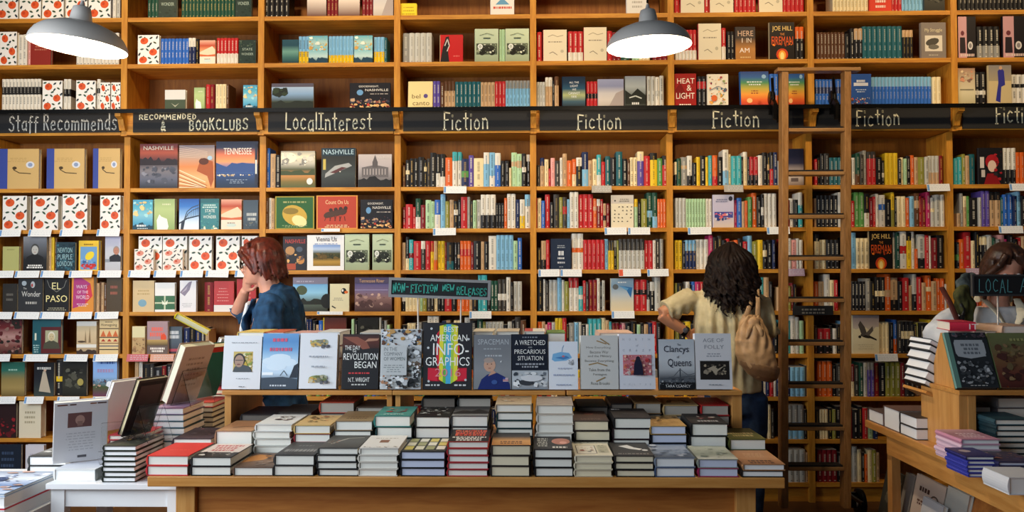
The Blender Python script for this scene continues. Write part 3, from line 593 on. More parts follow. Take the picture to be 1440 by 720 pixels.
# --- person in a white blouse behind the local sign, facing the table
Y0 = 4.35; hc = at(1406, 410, Y0); cz = hc.z; hx = hc.x
e = tag(empty('person', (0, 0, 0)), 'brown haired person in white blouse bending over the table behind the local sign', 'person')
F = -PI/2-.15
body = MB(); HM = head(body, V(hx, Y0-.03, cz), F, .30)
limb(body, [V(hx, Y0+.01, cz+.05), V(hx, Y0+.03, cz-.04), V(hx, Y0+.04, cz-.12)], [.056, .056, .078])
sh = cz-.10; Yt = Y0+.05
body.loft([V(hx, Yt, sh), V(hx, Yt, sh-.15), V(hx, Yt+.02, sh-.36), V(hx, Yt+.04, sh-.5), V(hx, Yt+.04, sh-.6)], [(.09, .17), (.115, .175), (.10, .14), (.12, .175), (.12, .175)], 18, up=(1, 0, 0))
Rl = legs(body, hx, Yt+.04, sh-.56, F, .09)
S1 = V(hx-.19, Yt, sh-.04); E1 = at(1318, 468, Yt-.05); W1 = V(E1.x+.10, Yt-.26, E1.z-.06)
S2 = V(hx+.19, Yt, sh-.04); E2 = V(hx+.26, Yt-.04, sh-.30); W2 = V(hx+.14, Yt-.26, sh-.36)
for S_, E_, W_, sd in ((S1, E1, W1, 1), (S2, E2, W2, -1)):
    limb(body, [S_, (S_+E_)/2, E_], [.05, .045, .039]); limb(body, [E_, W_], [.039, .026]); hand(body, W_, V(.5*sd, -1, -.1), V(0, 0, 1), -sd, .5, .9)
remeshed(body, 'body', M_SKIN, e, .0065, 3)
b = MB(); b.loft([V(hx, Yt, sh+.02), V(hx, Yt, sh-.05), V(hx, Yt, sh-.17), V(hx, Yt+.02, sh-.36), V(hx, Yt+.03, sh-.54)], [(.10, .16), (.125, .21), (.14, .215), (.13, .19), (.145, .21)], 24, up=(1, 0, 0))
b.ell(S1, (.075, .07, .07)); b.ell(S2, (.075, .07, .07))
for S_, E_, W_ in ((S1, E1, W1), (S2, E2, W2)): limb(b, [S_, (S_+E_)/2, E_, E_*.5+W_*.5, E_*.15+W_*.85], [.075, .078, .075, .062, .048])
remeshed(b, 'white_blouse', M_WBLOUSE, e, .009, 5, folds(.010, 10))
b = MB()
for sx in (-1, 1): b.loft([V(hx+sx*.085, Yt-.05, sh+.065), V(hx+sx*.065, Yt-.135, sh-.0), V(hx+sx*.015, Yt-.155, sh-.09)], [(.022, .006), (.03, .006), (.012, .005)], 8)
b.loft([V(hx-.09, Yt+.0, sh+.06), V(hx, Yt+.085, sh+.075), V(hx+.09, Yt+.0, sh+.06)], [(.02, .02)]*3, 8); remeshed(b, 'cream_collar', fabric('cream_collar_cloth', 'd8ccae', 'e2d8be', .85, 20), e, .006, 3)
b = MB(); legs(b, hx, Yt+.04, sh-.56, F, .09, 1.12); b.loft([V(hx, Yt+.04, sh-.5), V(hx, Yt+.04, sh-.66)], [(.125, .185), (.12, .18)], 16, up=(1, 0, 0)); remeshed(b, 'dark_trousers', M_JEANS, e, .012, 4)
shoes(e, Rl, .09)
b = MB(); r = random.Random(5)
b.rings([[(x0+rx*math.cos(2*PI*i/20)*(1 if math.cos(2*PI*i/20) < 0 else .8), ry*math.sin(2*PI*i/20), z) for i in range(20)] for z, x0, rx, ry in ((.05, -.06, .055, .09), (.10, -.042, .09, .098), (.15, -.022, .107, .102), (.19, -.012, .103, .095), (.222, -.008, .088, .076), (.245, -.008, .058, .05), (.253, -.008, .02, .018))])
strands(b, [(r.uniform(-PI, PI), 0) for i in range(90)], 8, lambda p, t: bobf((p[0], .165 if math.cos(p[0]) > .7 else (.05 if math.cos(p[0]) > .1 else -.02)), t), .008, .006)
for sy in (-1, 1): b.loft([V(.07, sy*.03, .215), V(.085, sy*.06, .165), V(.05, sy*.095, .11), V(.035, sy*.10, .04), V(.03, sy*.095, -.03)], [.02, .022, .022, .02, .012], 8)
b.xf(HM); remeshed(b, 'brown_hair', M_BRNHAIR, e, .0045, 6)
b = MB()
for sy in (-1, 1): b.ell((.083, sy*.031, .112), (.010, .012, .009), 'f0ece8'); b.ell((.091, sy*.031, .112), (.004, .005, .005), '2c2420')
b.xf(HM); b.build('eyes', M_MATTE, e)
sc = tag(empty('scarf', (0, 0, 0)), 'olive scarf over the shoulder of the person in white', 'scarf'); b = MB(); ys = Yt-.11
q = lambda px, py, dy=0: at(px, py, ys+dy)
b.loft([q(1358, 392, .06), q(1354, 404, .0), q(1352, 418, -.03), q(1356, 432, -.03), q(1362, 452, -.03), q(1352, 474, -.04)], [(.02, .02), (.03, .025), (.052, .035), (.050, .035), (.022, .02), (.018, .016)], 14, up=(0, 1, 0)); remeshed(b, 'olive_fold', M_OLIVE, sc, .006, 2, folds(.022, 17, (1, 1, .8), 5))
b = MB(); b.loft([q(1366, 384, .05), q(1361, 394, .02), q(1357, 404, .0), q(1350, 412, -.0)], [(.018, .02), (.045, .03), (.052, .035), (.03, .02)], 14, up=(0, 1, 0)); remeshed(b, 'grey_fold', fabric('grey_scarf', '3a4446', '56605f', .9, 30), sc, .006, 2, folds(.02, 17, (1, 1, .8), 8))
b = MB(); b.loft([q(1352, 425, -.04), q(1356, 440, -.06), q(1348, 456, -.06), q(1352, 474, -.06)], [(.014, .010), (.012, .008), (.016, .010), (.014, .01)], 10, up=(0, 1, 0)); remeshed(b, 'dark_fringe', M_SHOE, sc, .005, 1, folds(.01, 30, (1, 1, 1), 2))
st = tag(empty('shoulder_bag', (0, 0, 0)), 'brown strapped bag hanging behind the person in white', 'bag'); b = MB(); b.loft([q(1324, 404, -.0), q(1335, 424, -.05), q(1345, 447, -.07), q(1354, 474, -.07)], [(.014, .004)]*4, 8, up=(0, 1, 0)); b.build('strap', mat('dark_red_leather', '5a2a22', .5), st)
b = MB(); b.ell(q(1362, 500, -.02), (.10, .05, .11)); remeshed(b, 'pouch', mat('dark_bag_leather', '3a2620', .5), st, .01, 3)
# ------------------------------------------------------------------ cover designs
def a_fruit(A, seed=1, o='d9592c'):
    A.rect(0, .52, 1, .535, 'd8d8d0')
    for u, v in ((.3, .8), (.72, .42), (.25, .16)):
        A.ell(u, v, .19, .115, o, 14, .2); A.ell(u-.05, v+.02, .07, .05, 'c04424', 8); A.poly([(u-.02, v+.1), (u+.03, v+.15), (u+.06, v+.1)], '2f4a34')
    r = random.Random(seed)
    for u, v, q in ((.62, .9, .6), (.8, .74, -.5), (.6, .7, .9), (.12, .93, .3), (.9, .92, 1.2), (.2, .52, .2), (.45, .5, -.7), (.85, .25, .8), (.55, .22, -.4), (.6, .08, .5), (.92, .1, -.9), (.08, .35, 1.0), (.5, .62, .4), (.95, .55, .9)):
        A.ell(u, v, .088, .027, r.choice(['27323a', '33513f', '3c4a30']), 8, q)
def a_rows(title_rows, c, v0=.15, v1=.85, u0=.12, u1=.88):
    def f(A):
        n = len(title_rows); st = (v1-v0)/n
        for i, t in enumerate(title_rows): A.text(t, u0, v1-(i+1)*st+.06*st, u1, v1-i*st-.18*st, c)
    return f
def a_plain(*ops):
    def f(A):
        for o in ops: getattr(A, o[0])(*o[1:])
    return f
def a_cityphoto(A):
    A.grad(0, 0, 1, 1, ['20232c', '5d6274', '77737a', '3a2c34', 'a4503e', '6c2f34']); A.ridge(.6, .72, '2a2228', 3, 0, 1, 14, .52); A.blobs(0, .1, 1, .5, 12, ['8a8c9a', '4a4e5c'], 2, .05, .14)
    A.text('NASHVILLE', .1, .86, .9, .95, 'd8cfc4')
def a_stadium(A):
    A.grad(0, 0, 1, 1, ['e89a58', 'f0b07a', 'd88850', 'b8a090', '8a8088'])
    for k in range(5): A.ring([(0, .42-.1*k), (.75, .12-.1*k+.02)], .006, 'f6dcb8'); A.ring([(0, .36-.1*k), (.8, .04-.1*k+.02)], .004, '8a4a24')
    for k in range(6): A.ring([(0, .98-.05*k), (.8, .84-.03*k)], .0025, 'd8c0b0')
    A.poly([(.5, .4), (.62, .7), (.95, .62), (.98, .2), (.9, .02), (.8, .28)], 'a8562a'); A.ell(.7, .62, .14, .08, '5a3020'); A.ell(.87, .7, .07, .05, 'a8c8e0')
def a_tenn(A):
    A.grad(0, 0, 1, 1, ['1c2c44', '243a5c', '2c4c84', '4a6cab', 'e8a06a', 'd87858', '3a4058', '202c44'])
    A.ridge(.45, .55, '32508c', 5, 0, 1, 8, .34); A.text('TENNESSEE', .18, .72, .85, .86, 'f0e8dc')
    A.blobs(.02, .26, .9, .3, 9, ['f2e6d0', 'c8b08a', 'e8d8c0'], 4, .02, .05); A.lines(.25, .75, .1, .2, 3, '8a9cb4', 3); A.rect(.93, .05, .99, .95, '2a3044'); A.rect(.94, .3, .98, .6, 'e8e4dc')
def a_field(A):
    A.grad(0, 0, 1, 1, ['4a5a30', '7a6a34', 'c88a4a', '4a5238', 'c8c4b4', 'f0e8c8', 'a8a498']); A.ridge(.4, .5, '3c4a2c', 2, 0, 1, 10, .34)
    A.ell(.25, .82, .22, .14, 'f8f2d4'); A.blobs(0, .6, 1, .98, 10, ['8c8a84', 'd8d4c4', 'f4eed8'], 5, .05, .12); A.ell(.85, .17, .09, .09, 'e8e8e4')
def a_nashcar(A):
    A.grad(0, 0, 1, 1, ['1c2022', '3a4242', '2a2e2c', '1a1c1c']); A.poly([(.1, .25), (.9, .55), (.8, .62), (.4, .55), (.12, .35)], 'a8acac'); A.poly([(.25, .38), (.6, .52), (.75, .5), (.4, .36)], '5a3032')
    A.rect(.05, .45, .13, .72, 'c8b45a'); A.rect(0, .8, 1, 1, '16303e'); A.text('NASHVILLE', .05, .84, .95, .96, 'b8d4e0'); A.ell(.55, .4, .02, .015, 'f6f4e8')
def a_capitol(A):
    A.grad(0, 0, 1, 1, ['2a2a2c', '8a8688', 'b8b0b2', 'c2bab8']); A.poly([(.1, .3), (.1, .6), (.5, .68), (.9, .6), (.9, .3)], '6a6668'); A.rect(.42, .6, .58, .78, '5a5658'); A.poly([(.43, .78), (.5, .98), (.57, .78)], '5a5658')
    for k in range(8): A.rect(.16+k*.09, .38, .19+k*.09, .56, 'b0a8a8')
    A.ridge(.2, .36, '1e1e20', 4, 0, 1, 12); A.text('Nashville', .58, .86, .98, .94, 'd8d4d0')
def a_frame_green(A):
    A.rect(0, 0, 1, 1, 'a8962c'); A.rect(.03, .03, .97, .97, '1e5a26'); A.ell(.5, .42, .33, .3, 'c8a43c', 18, -.4); A.ell(.62, .25, .2, .16, 'f0e2a0', 14, -.4); A.ell(.4, .55, .2, .1, '8a7428', 12)
    A.lines(.2, .8, .8, .9, 1, 'a8a86a', 2); A.lines(.15, .85, .06, .14, 2, '9ab07a', 4)
def a_horses(A):
    A.rect(0, 0, 1, 1, 'd8963c'); A.rect(.03, .03, .97, .97, 'b8402a'); A.text('Count On Us', .22, .74, .78, .86, 'e8d0a0')
    for k in range(4): A.ell(.28+k*.12, .42+.03*k, .11, .09, '4a3024', 10, .4); A.ell(.35+k*.12, .56+.02*k, .05, .06, '3a241c', 8, .6); A.ring([(.24+k*.12, .38), (.2+k*.12, .24)], .004, '3a241c'); A.ring([(.32+k*.12, .38), (.34+k*.12, .24)], .004, '3a241c')
    A.lines(.2, .8, .05, .15, 2, 'e8d0a0', 2)
def a_goodnight(A):
    A.rect(0, 0, 1, 1, '16151c'); A.text('GOODNIGHT,', .22, .82, .72, .9, 'e8e4dc'); A.text('NASHVILLE', .38, .68, .95, .77, 'e8e4dc'); A.lines(.5, .95, .56, .62, 1, 'b8b0a8', 2)
    A.ell(.25, .63, .08, .11, '6a9cc8'); A.blobs(0, .2, 1, .42, 14, ['8a4a3a', '5a4a5a', 'b89878', '3a3a4a'], 6, .03, .08); A.blobs(0, .02, 1, .22, 12, ['c8402c', 'e8b070', 'f0d090', '8a2a24'], 7, .03, .08)
def a_lake(A):
    A.grad(0, 0, 1, .82, ['2a2c28', '58685c', '90c8e8', '6aa8dc']); A.rect(0, .8, 1, 1, '8a8498'); A.ridge(.3, .42, '20241c', 3, 0, 1, 10, .2); A.ell(.25, .62, .16, .14, '48543a'); A.ell(.98, .3, .18, .22, '191a18'); A.lines(.1, .6, .86, .94, 1, 'b8b4c4', 2)
def a_purplehills(A):
    A.grad(0, 0, 1, 1, ['3a2a2c', '6a4e4c', '8a6a68', '7a6a8c', '5a5484', '4a4a70']); A.blobs(0, .1, 1, .55, 10, ['a88a80', '5a4040', 'c8a898'], 4, .06, .16); A.rect(0, .82, 1, 1, '4a4464'); A.text('Tennessee River', .12, .85, .8, .95, 'c8a070', .004); A.rect(.0, .62, .9, .64, 'a8a0c8')
def a_greencar(A):
    A.grad(0, 0, 1, 1, ['9aa888', 'b8c8a8', 'c4d4b4']); A.rect(.05, .22, .95, .56, '5a6450'); A.ell(.5, .38, .4, .13, '22261e', 14); A.ell(.3, .3, .14, .1, '14160f', 12); A.ell(.72, .3, .14, .1, '14160f', 12); A.blobs(.05, .25, .95, .55, 12, ['8a9478', 'd8dcc8', '343a2c'], 3, .03, .08)
    A.ell(.22, .46, .11, .08, 'eef0ea'); A.ell(.22, .46, .07, .05, 'b8c0b4'); A.rect(.35, .7, .65, .73, '3a4434'); A.ring([(.2, .8), (.5, .86), (.8, .8)], .003, '6a7458')
def a_vienna(A):
    A.rect(0, 0, 1, 1, 'eceef0'); A.grad(.16, .12, .9, .72, ['8a6a24', 'b8903c', '34381e', '4a4c28', 'b8cce8', '6a90d0']); A.blobs(.2, .3, .88, .5, 10, ['2c3018', '6a5424', '4a4422'], 4, .06, .12); A.text('Vienna Us', .24, .82, .8, .95, '5a5a64', .006); A.lines(.2, .85, .74, .78, 1, '5a78b8', 2)
def a_cats(A):
    A.rect(0, 0, 1, 1, '24242c'); A.text('NASHVILLE', .1, .8, .96, .92, 'c8403a'); A.ell(.3, .58, .2, .13, 'b88a5a'); A.ell(.75, .3, .17, .12, 'c88a4a'); A.ell(.7, .62, .14, .08, '4a5668'); A.rect(.08, .02, .55, .2, 'a84a30'); A.blobs(.1, .2, .9, .5, 8, ['d8a868', '5a4a4a', '8a6a4a'], 5, .04, .09)
def a_toucan(A):
    A.rect(0, 0, 1, 1, 'e2dcb8'); A.ell(.72, .74, .14, .11, '22241e'); A.ell(.85, .7, .1, .05, 'd86a2a'); A.ell(.66, .76, .05, .05, 'f0ece0'); A.lines(.15, .7, .4, .52, 3, '9a9684', 2); A.ring([(.1, .2), (.3, .12)], .008, '3a3a34')
def a_bridge(A):
    A.grad(0, 0, 1, 1, ['e8eef4', 'd4e4f4', '8ab8e8', '3a78c8', '2456a8']); A.ring([(0, .2), (.4, .36), (1, .45)], .008, '20283a')
    A.ring([(.25, .3), (.4, .58), (.65, .72), (1, .8)], .006, '3c4a5c'); A.ring([(.3, .32), (.45, .52), (.7, .64), (1, .7)], .005, '3c4a5c')
    for k in range(7): A.ring([(.35+k*.1, .34+.02*k), (.35+k*.1, .5+.04*k)], .003, '3c4a5c')
    A.poly([(.08, .0), (.12, .26), (.3, .3), (.22, .0)], '2a3444')
def a_wonder(A):
    A.rect(0, 0, 1, 1, '3a8088'); A.rect(0, .86, 1, 1, '2c6872'); A.text('STATE', .25, .56, .78, .66, 'eef2ea'); A.text('of', .45, .49, .56, .54, 'eef2ea'); A.text('WONDER', .15, .36, .86, .46, 'eef2ea'); A.lines(.1, .9, .7, .84, 2, 'c8e0dc', 2, .6)
    A.poly([(.05, .02), (.25, .12), (.3, .0)], 'e8e4cc'); A.poly([(.6, .0), (.72, .14), (.95, .02)], 'e8e4cc'); A.blobs(0, .0, 1, .3, 8, ['2c6872', '55a098'], 3, .04, .1)
def a_treewhite(A):
    A.grad(0, 0, 1, 1, ['8aa868', 'a8bc7c', 'b4c888', '98b078']); A.poly([(.15, 0), (.12, .3), (.25, .5), (.35, .42), (.62, .35), (.7, .1), (.65, 0)], 'f2f2ea'); A.lines(.3, .9, .8, .9, 1, 'd8dcb8', 3)
def a_skyart(A):
    A.grad(0, 0, 1, 1, ['2a6a9a', '58a8c8', '8ac8d8', '58b0c8', '4a9cc0']); A.blobs(0, .4, 1, .95, 10, ['e8c88a', '7ad0dc', 'a8dce0', 'e0b878'], 3, .05, .16); A.ridge(.1, .26, '184458', 4, 0, 1, 12); A.lines(.1, .8, .1, .18, 1, 'e8f0f0', 3, .8); A.lines(.1, .9, .03, .08, 1, 'd8e8e8', 1)
def a_orangewhite(A):
    A.rect(0, 0, 1, 1, 'ecdcc8'); A.grad(0, .32, 1, 1, ['c8542c', 'e8a070', 'b84a30', 'e0a890']); A.poly([(0, .5), (.3, .6), (.8, .75), (1, .6), (1, .42), (.5, .38), (0, .42)], 'f0d0b0'); A.ell(.5, .14, .25, .06, 'c8d8d0'); A.lines(.2, .8, .2, .26, 1, '6a5a50')
def a_scriptdark(A):
    A.grad(0, 0, 1, 1, ['344450', '4a5a68', '3c4c5c']); A.lines(.2, .95, .3, .62, 2, 'c8ccc8', 4, .6); A.blobs(0, 0, 1, .3, 8, ['2a3640', '5a6a74', '8a8a7a'], 2, .05, .12)
def a_tanblue(A): A.rect(0, 0, 1, 1, 'cfae72'); A.ring([(.35, .48), (.5, .4), (.8, .38)], .006, '4a3a24'); A.ell(.38, .52, .06, .04, '4a3a24', 8); A.ell(.78, .6, .11, .085, 'd8dce4'); A.ell(.78, .6, .06, .05, '8a9cc0'); A.lines(.2, .75, .68, .8, 3, 'a88a50', 2, .2)
def a_portrait(bgc, skin, shirt, hair, extra=None):
    def f(A):
        A.grad(0, 0, 1, 1, bgc); A.person(.5, .62, .42, skin, shirt, hair)
        if extra: extra(A)
    return f
def a_letters(rows, c, bgc=None, blobs=None):
    def f(A):
        if bgc: A.rect(0, 0, 1, 1, bgc)
        if blobs: A.blobs(0, 0, 1, 1, 26, blobs, 3, .05, .14)
        a_rows(rows, c)(A)
    return f
def a_parrot(A): A.rect(0, 0, 1, 1, 'e8c030'); A.rect(.08, .04, .92, .8, '6a9ccc'); A.ell(.55, .5, .26, .12, 'e8d02c', 12, .7); A.blobs(.1, .05, .9, .25, 10, ['d83a2c', 'c02a24'], 2, .08, .16); A.blobs(.1, .25, .9, .4, 6, ['8ab0d8', '3a6aa8', 'e8e0c0'], 4, .05, .1); A.lines(.15, .85, .86, .94, 1, '8a6a18')
def a_suit(A): A.grad(0, 0, 1, 1, ['b8bcc4', 'c4c8d0', 'b8b8d0']); A.person(.72, .58, .5, 'b8806a', '1c1c24', '9a8a80'); A.rect(0, .25, .3, .34, '8a929c')
def a_wonderbook(A): A.rect(0, 0, 1, 1, '2e3034'); A.text('The', .2, .68, .34, .74, 'd0d0cc'); A.text('Wonder', .14, .46, .92, .62, 'd0d0cc', .004); A.ell(.24, .86, .1, .075, 'a8b4bc'); A.ell(.6, .82, .09, .1, 'b8bcc0'); A.ell(.57, .8, .04, .05, 'b03a34'); A.lines(.2, .9, .24, .34, 1, 'b0b0ac', 3, .7)
def a_elpaso(A): A.rect(0, 0, 1, 1, '19191b'); A.text('EL', .3, .68, .68, .88, 'efe2a0'); A.text('PASO', .06, .3, .94, .5, 'efe2a0'); A.ring([(.1, .95), (.2, .75), (.5, .6), (.8, .75), (.9, .95)], .003, '8a8a84'); A.lines(.1, .9, .05, .16, 2, 'a8a48c', 2)
def a_magenta(A): A.rect(0, 0, 1, 1, 'dc9038'); A.poly([(.05, .1), (.1, .95), (.4, .98), (.85, .8), (.95, .45), (.6, .2)], 'b03a7c'); A.poly([(.6, .2), (.95, .45), (.85, .8), (.7, .72)], 'd03a4c'); A.text('WAYS', .2, .66, .7, .76, 'eed8e4'); A.text('OF THE', .25, .52, .75, .6, 'eed8e4'); A.text('WORLD', .2, .36, .8, .47, 'eed8e4'); A.lines(.2, .8, .16, .26, 2, 'eed8e4')
def a_tower(A): A.grad(0, 0, 1, 1, ['a89070', 'c8b08c', 'd0bc98', 'b8a888']); A.poly([(.4, .35), (.44, .75), (.5, .35)], '8a7454'); A.poly([(.6, .35), (.66, .85), (.72, .35)], '8a7454'); A.rect(0, .2, 1, .3, 'e4e2da'); A.ridge(.08, .18, '3a2c24', 3); A.rect(0, .86, 1, 1, 'c8c8c4'); A.ell(.25, .38, .2, .03, '4a3a2a')
def a_aztec(A):
    A.rect(0, 0, 1, 1, 'e2c894')
    for k in range(3): A.poly([(.05+k*.32, .5), (.2+k*.32, .68), (.35+k*.32, .5)], 'd06a3a'); A.poly([(.08+k*.32, .36), (.2+k*.32, .44), (.32+k*.32, .36)], 'b0402a')
    for q, cc in ((.72, '4a3424'), (.47, '3a2c24'), (.3, '8a5a3a'), (.22, '4a4a6a'), (.12, '3a2c24')): A.rect(0, q, 1, q+.025, cc)
    A.text('Homegoing', .08, .78, .92, .88, '5a4a3a'); A.lines(.2, .8, .91, .96, 1, '6a5a44')
def a_tealportrait(A): A.rect(0, 0, 1, 1, '1f5560'); A.rect(.3, .02, 1, .78, '5a2024'); A.rect(.45, .2, .9, .68, 'a8a888'); A.person(.67, .5, .3, 'c8b890', '4a4a3c', 'd8d4c4'); A.rect(.08, .4, .14, .6, 'd8dcc8'); A.lines(.02, .25, .05, .3, 4, 'a8c8c8')
def a_crowd(A): A.grad(0, 0, 1, 1, ['6a3a5a', '4a5a34', '8ab0e0', '8ab4ec', '9cc0f0']); A.lines(.3, .9, .84, .93, 1, '4a6ab0', 2, .8); A.lines(.12, .9, .62, .73, 1, 'a890b8', 5, .8); A.blobs(0, .22, 1, .45, 26, ['2a3048', 'c8a08a', '6a3a34', '3a5878', 'e0e0e0'], 8, .03, .06); A.ell(.7, .32, .12, .08, 'e8f0f8')
def a_darkfig(A): A.grad(0, 0, 1, 1, ['3a4644', '20242c', '14161c']); A.poly([(.25, .15), (.45, .75), (.6, .72), (.85, .1)], 'b8ac98'); A.ell(.55, .78, .07, .05, 'c8a890'); A.lines(.15, .85, .8, .9, 1, 'c8c8c4', 2, .7)
def a_darkphoto(A): A.grad(0, 0, 1, 1, ['1c1c18', '34342c', '22221e', '181818']); A.blobs(.1, .2, .9, .8, 14, ['4a4a40', '2a2a24', '5c5c50', '161612'], 3, .08, .18); A.ell(.76, .4, .13, .1, 'a89a54')
def a_landtan(A): A.grad(0, 0, 1, 1, ['6a5a34', 'a08a54', '8a7a4a', '2c6a5c', '1f5248']); A.lines(.2, .8, .75, .85, 1, '9ac0b0')
def a_darkred(A): A.grad(0, 0, 1, 1, ['34201e', '7a4a44', 'b08a84', '6a2428', '3a1a1e']); A.blobs(0, 0, 1, 1, 16, ['5a2024', '8a6a60', '2a2420'], 6, .08, .2)
def a_lines(bgc, c, n=4, v0=.5, v1=.85): return a_plain(('rect', 0, 0, 1, 1, bgc), ('lines', .15, .85, v0, v1, n, c, 3))
def a_ribbon(A): A.rect(0, 0, 1, 1, 'ececea'); A.rect(0, .08, 1, .55, '3a6a4a'); A.rect(.46, .08, .54, .55, 'c8d0b0'); A.rect(0, .28, 1, .33, 'c8d0b0'); A.poly([(.35, .4), (.5, .3), (.65, .4), (.62, .25), (.38, .25)], 'e8ecd8')
def a_wing(A): A.rect(0, 0, 1, 1, 'e6e6ea'); A.poly([(0, .62), (.55, .95), (.75, .98), (.6, .7), (.3, .5)], '8c8498'); A.poly([(.1, .6), (.4, .7), (.5, .85)], 'b8b0c0'); A.lines(.1, .8, .15, .3, 3, 'b8b8bc')
def a_redband(A): A.rect(0, 0, 1, 1, 'b83a3c'); A.rect(0, 0, 1, .22, 'e4e0dc'); A.lines(.15, .75, .35, .85, 5, 'e0a09a', 2, .2)
def a_wally(A): A.rect(0, 0, 1, 1, 'a88c92'); A.lines(.1, .9, .54, .86, 2, 'e86a5a', 6, .75); A.ell(.8, .5, .14, .12, 'e0502c'); A.rect(0, 0, 1, .26, '6a5a54'); A.lines(.12, .9, .06, .22, 2, 'f0e8e0', 4, .75); A.grad(0, .26, 1, .44, ['5a4a34', 'c0a060'])
def a_loubro(A): A.grad(0, 0, 1, 1, ['3c2a30', '4a5664', '5a6874', '46525e']); A.lines(.1, .95, .56, .88, 2, 'd8dce0', 7, .75); A.rect(.05, .08, .95, .18, 'a84a5a')
def a_joehill(A):
    A.rect(0, 0, 1, 1, '17100e'); A.text('JOE HILL', .1, .74, .92, .9, 'ecc878'); A.text('FIREMAN', .08, .4, .94, .62, 'd8541e'); A.text('THE', .42, .65, .6, .71, 'e08a3a'); A.ell(.5, .14, .24, .16, 'c8401a'); A.ell(.5, .12, .15, .13, 'f0a030'); A.ell(.5, .1, .08, .1, 'f8e088'); A.blobs(.1, .35, .9, .5, 8, ['e87a24', 'a83a14'], 3, .03, .06)
def a_hereiam(A): A.grad(0, 0, 1, 1, ['a8743a', 'b07a40', '3c3430', '302a2a']); A.text('HERE', .12, .72, .9, .88, 'c8a890'); A.text('I', .32, .52, .36, .66, 'e0d0c0'); A.text('IN', .55, .52, .8, .66, 'e0d0c0'); A.text('AM', .2, .22, .7, .36, 'f0e8e0'); A.lines(.1, .9, .06, .14, 1, 'd8b880')
def a_heat(A): A.rect(0, 0, 1, 1, '9c1f1c'); A.poly([(.0, .5), (.25, .75), (.5, .4), (.3, .2)], '7a1514'); A.text('HEAT', .1, .7, .92, .86, 'f2ead8'); A.text('&', .55, .48, .78, .66, 'f2ead8'); A.text('LIGHT', .05, .24, .92, .42, 'f2ead8'); A.lines(.05, .9, .05, .12, 1, 'f2ead8')
def a_floral(A): A.rect(0, 0, 1, 1, 'e8e0cc'); A.blobs(.05, .05, .95, .95, 26, ['d86a3a', 'e0a04a', '5a7a8a', 'a83a4a', '8a9a5a', 'd8b89a'], 5, .04, .1); A.ell(.3, .25, .15, .1, 'dc6a34'); A.ring([(.1, .5), (.5, .62), (.9, .5)], .004, '5a6a8a')
def a_rainbow(A): A.grad(0, 0, 1, 1, ['b8342c', 'e0602c', 'e89a3c', 'b8a844', '4a8a5a', '2a5a98', '1c3c7c']); A.lines(.2, .8, .6, .75, 2, 'd8e0e0', 4); A.lines(.3, .7, .35, .48, 2, '8a3a2c', 3); A.ell(.83, .85, .08, .06, '8ab0d0'); A.ell(.3, .15, .1, .07, 'f0c080')
def a_alllight(A): A.grad(0, 0, 1, 1, ['141c28', '3c5a6a', 'a8b07a', '26506a', '16324c', '10243c']); A.text('ALL THE', .3, .78, .72, .84, 'e8ecf0'); A.text('LIGHT', .34, .66, .68, .73, 'e8ecf0'); A.text('WE', .42, .55, .6, .61, 'e8ecf0'); A.text('CANNOT', .26, .42, .76, .5, 'e8ecf0'); A.text('SEE', .38, .32, .62, .38, 'e8ecf0')
def a_paleland(A): A.grad(0, 0, 1, 1, ['b4aca4', 'd0c8c0', 'c8c4c4', '8a90b0', '9aa0c0']); A.poly([(.4, .0), (.7, .5), (1, .62), (1, 0)], 'a89c98')
def a_bwhills(A): A.grad(0, 0, 1, 1, ['2c302c', '5a605a', 'a8b0b0', '8a94a0']); A.poly([(0, .55), (.3, .4), (.6, .6), (1, .38), (1, .1), (0, .1)], '20241f'); A.ring([(.2, .3), (.5, .36), (.8, .28)], .008, 'c8ccc4'); A.lines(.25, .75, .08, .17, 1, 'e0e0dc', 3, .8); A.rect(.04, .02, .96, .04, 'd0d0cc')
def a_creamsketch(A): A.rect(0, 0, 1, 1, 'ddd3b8'); A.ring([(.2, .78), (.4, .84), (.6, .78), (.85, .82)], .004, '9a9078'); A.ring([(.25, .25), (.4, .3), (.6, .2)], .004, '7a7060'); A.lines(.2, .8, .6, .7, 1, '8a8070', 2, .3); A.ell(.8, .32, .07, .05, 'b8b098')
def a_dancer(A): A.rect(0, 0, 1, 1, 'c4161c'); A.poly([(.0, .0), (.1, .5), (.25, .92), (.38, .95), (.42, .7), (.35, .4), (.4, 0)], '19161a'); A.ring([(.2, .6), (.32, .85), (.4, .6), (.3, .4)], .006, 'd8d0c8'); A.lines(.5, .95, .2, .3, 1, 'd8605a')
def a_belcanto(A): A.rect(0, 0, 1, 1, 'ead79a'); A.text('bel', .15, .36, .5, .52, '6a5230'); A.text('canto', .18, .1, .88, .24, '6a5230'); A.ell(.72, .45, .09, .08, '5a4a8a')
def a_struggle(A): A.rect(0, 0, 1, 1, '80766e'); A.text('My Struggle', .15, .72, .85, .84, 'd8cca8', .003); A.rect(.15, .2, .85, .64, 'd8d0c0'); A.ell(.45, .46, .28, .1, '4a463e', 12, .3); A.ell(.5, .32, .22, .07, '6a665c', 12); A.lines(.2, .8, .08, .14, 1, 'b8b0a0')
def a_bluecard(A): A.rect(0, 0, 1, 1, '2a54a0'); A.lines(.2, .8, .74, .83, 1, 'e8ecf4', 3, .8); A.rect(.15, .62, .85, .72, 'd8dce8'); A.lines(.2, .8, .42, .55, 2, 'b8c8e4'); A.blobs(0, .0, 1, .25, 14, ['c8543a', 'e0c8a0', '5a3a2a', 'e8e4dc'], 4, .04, .08)
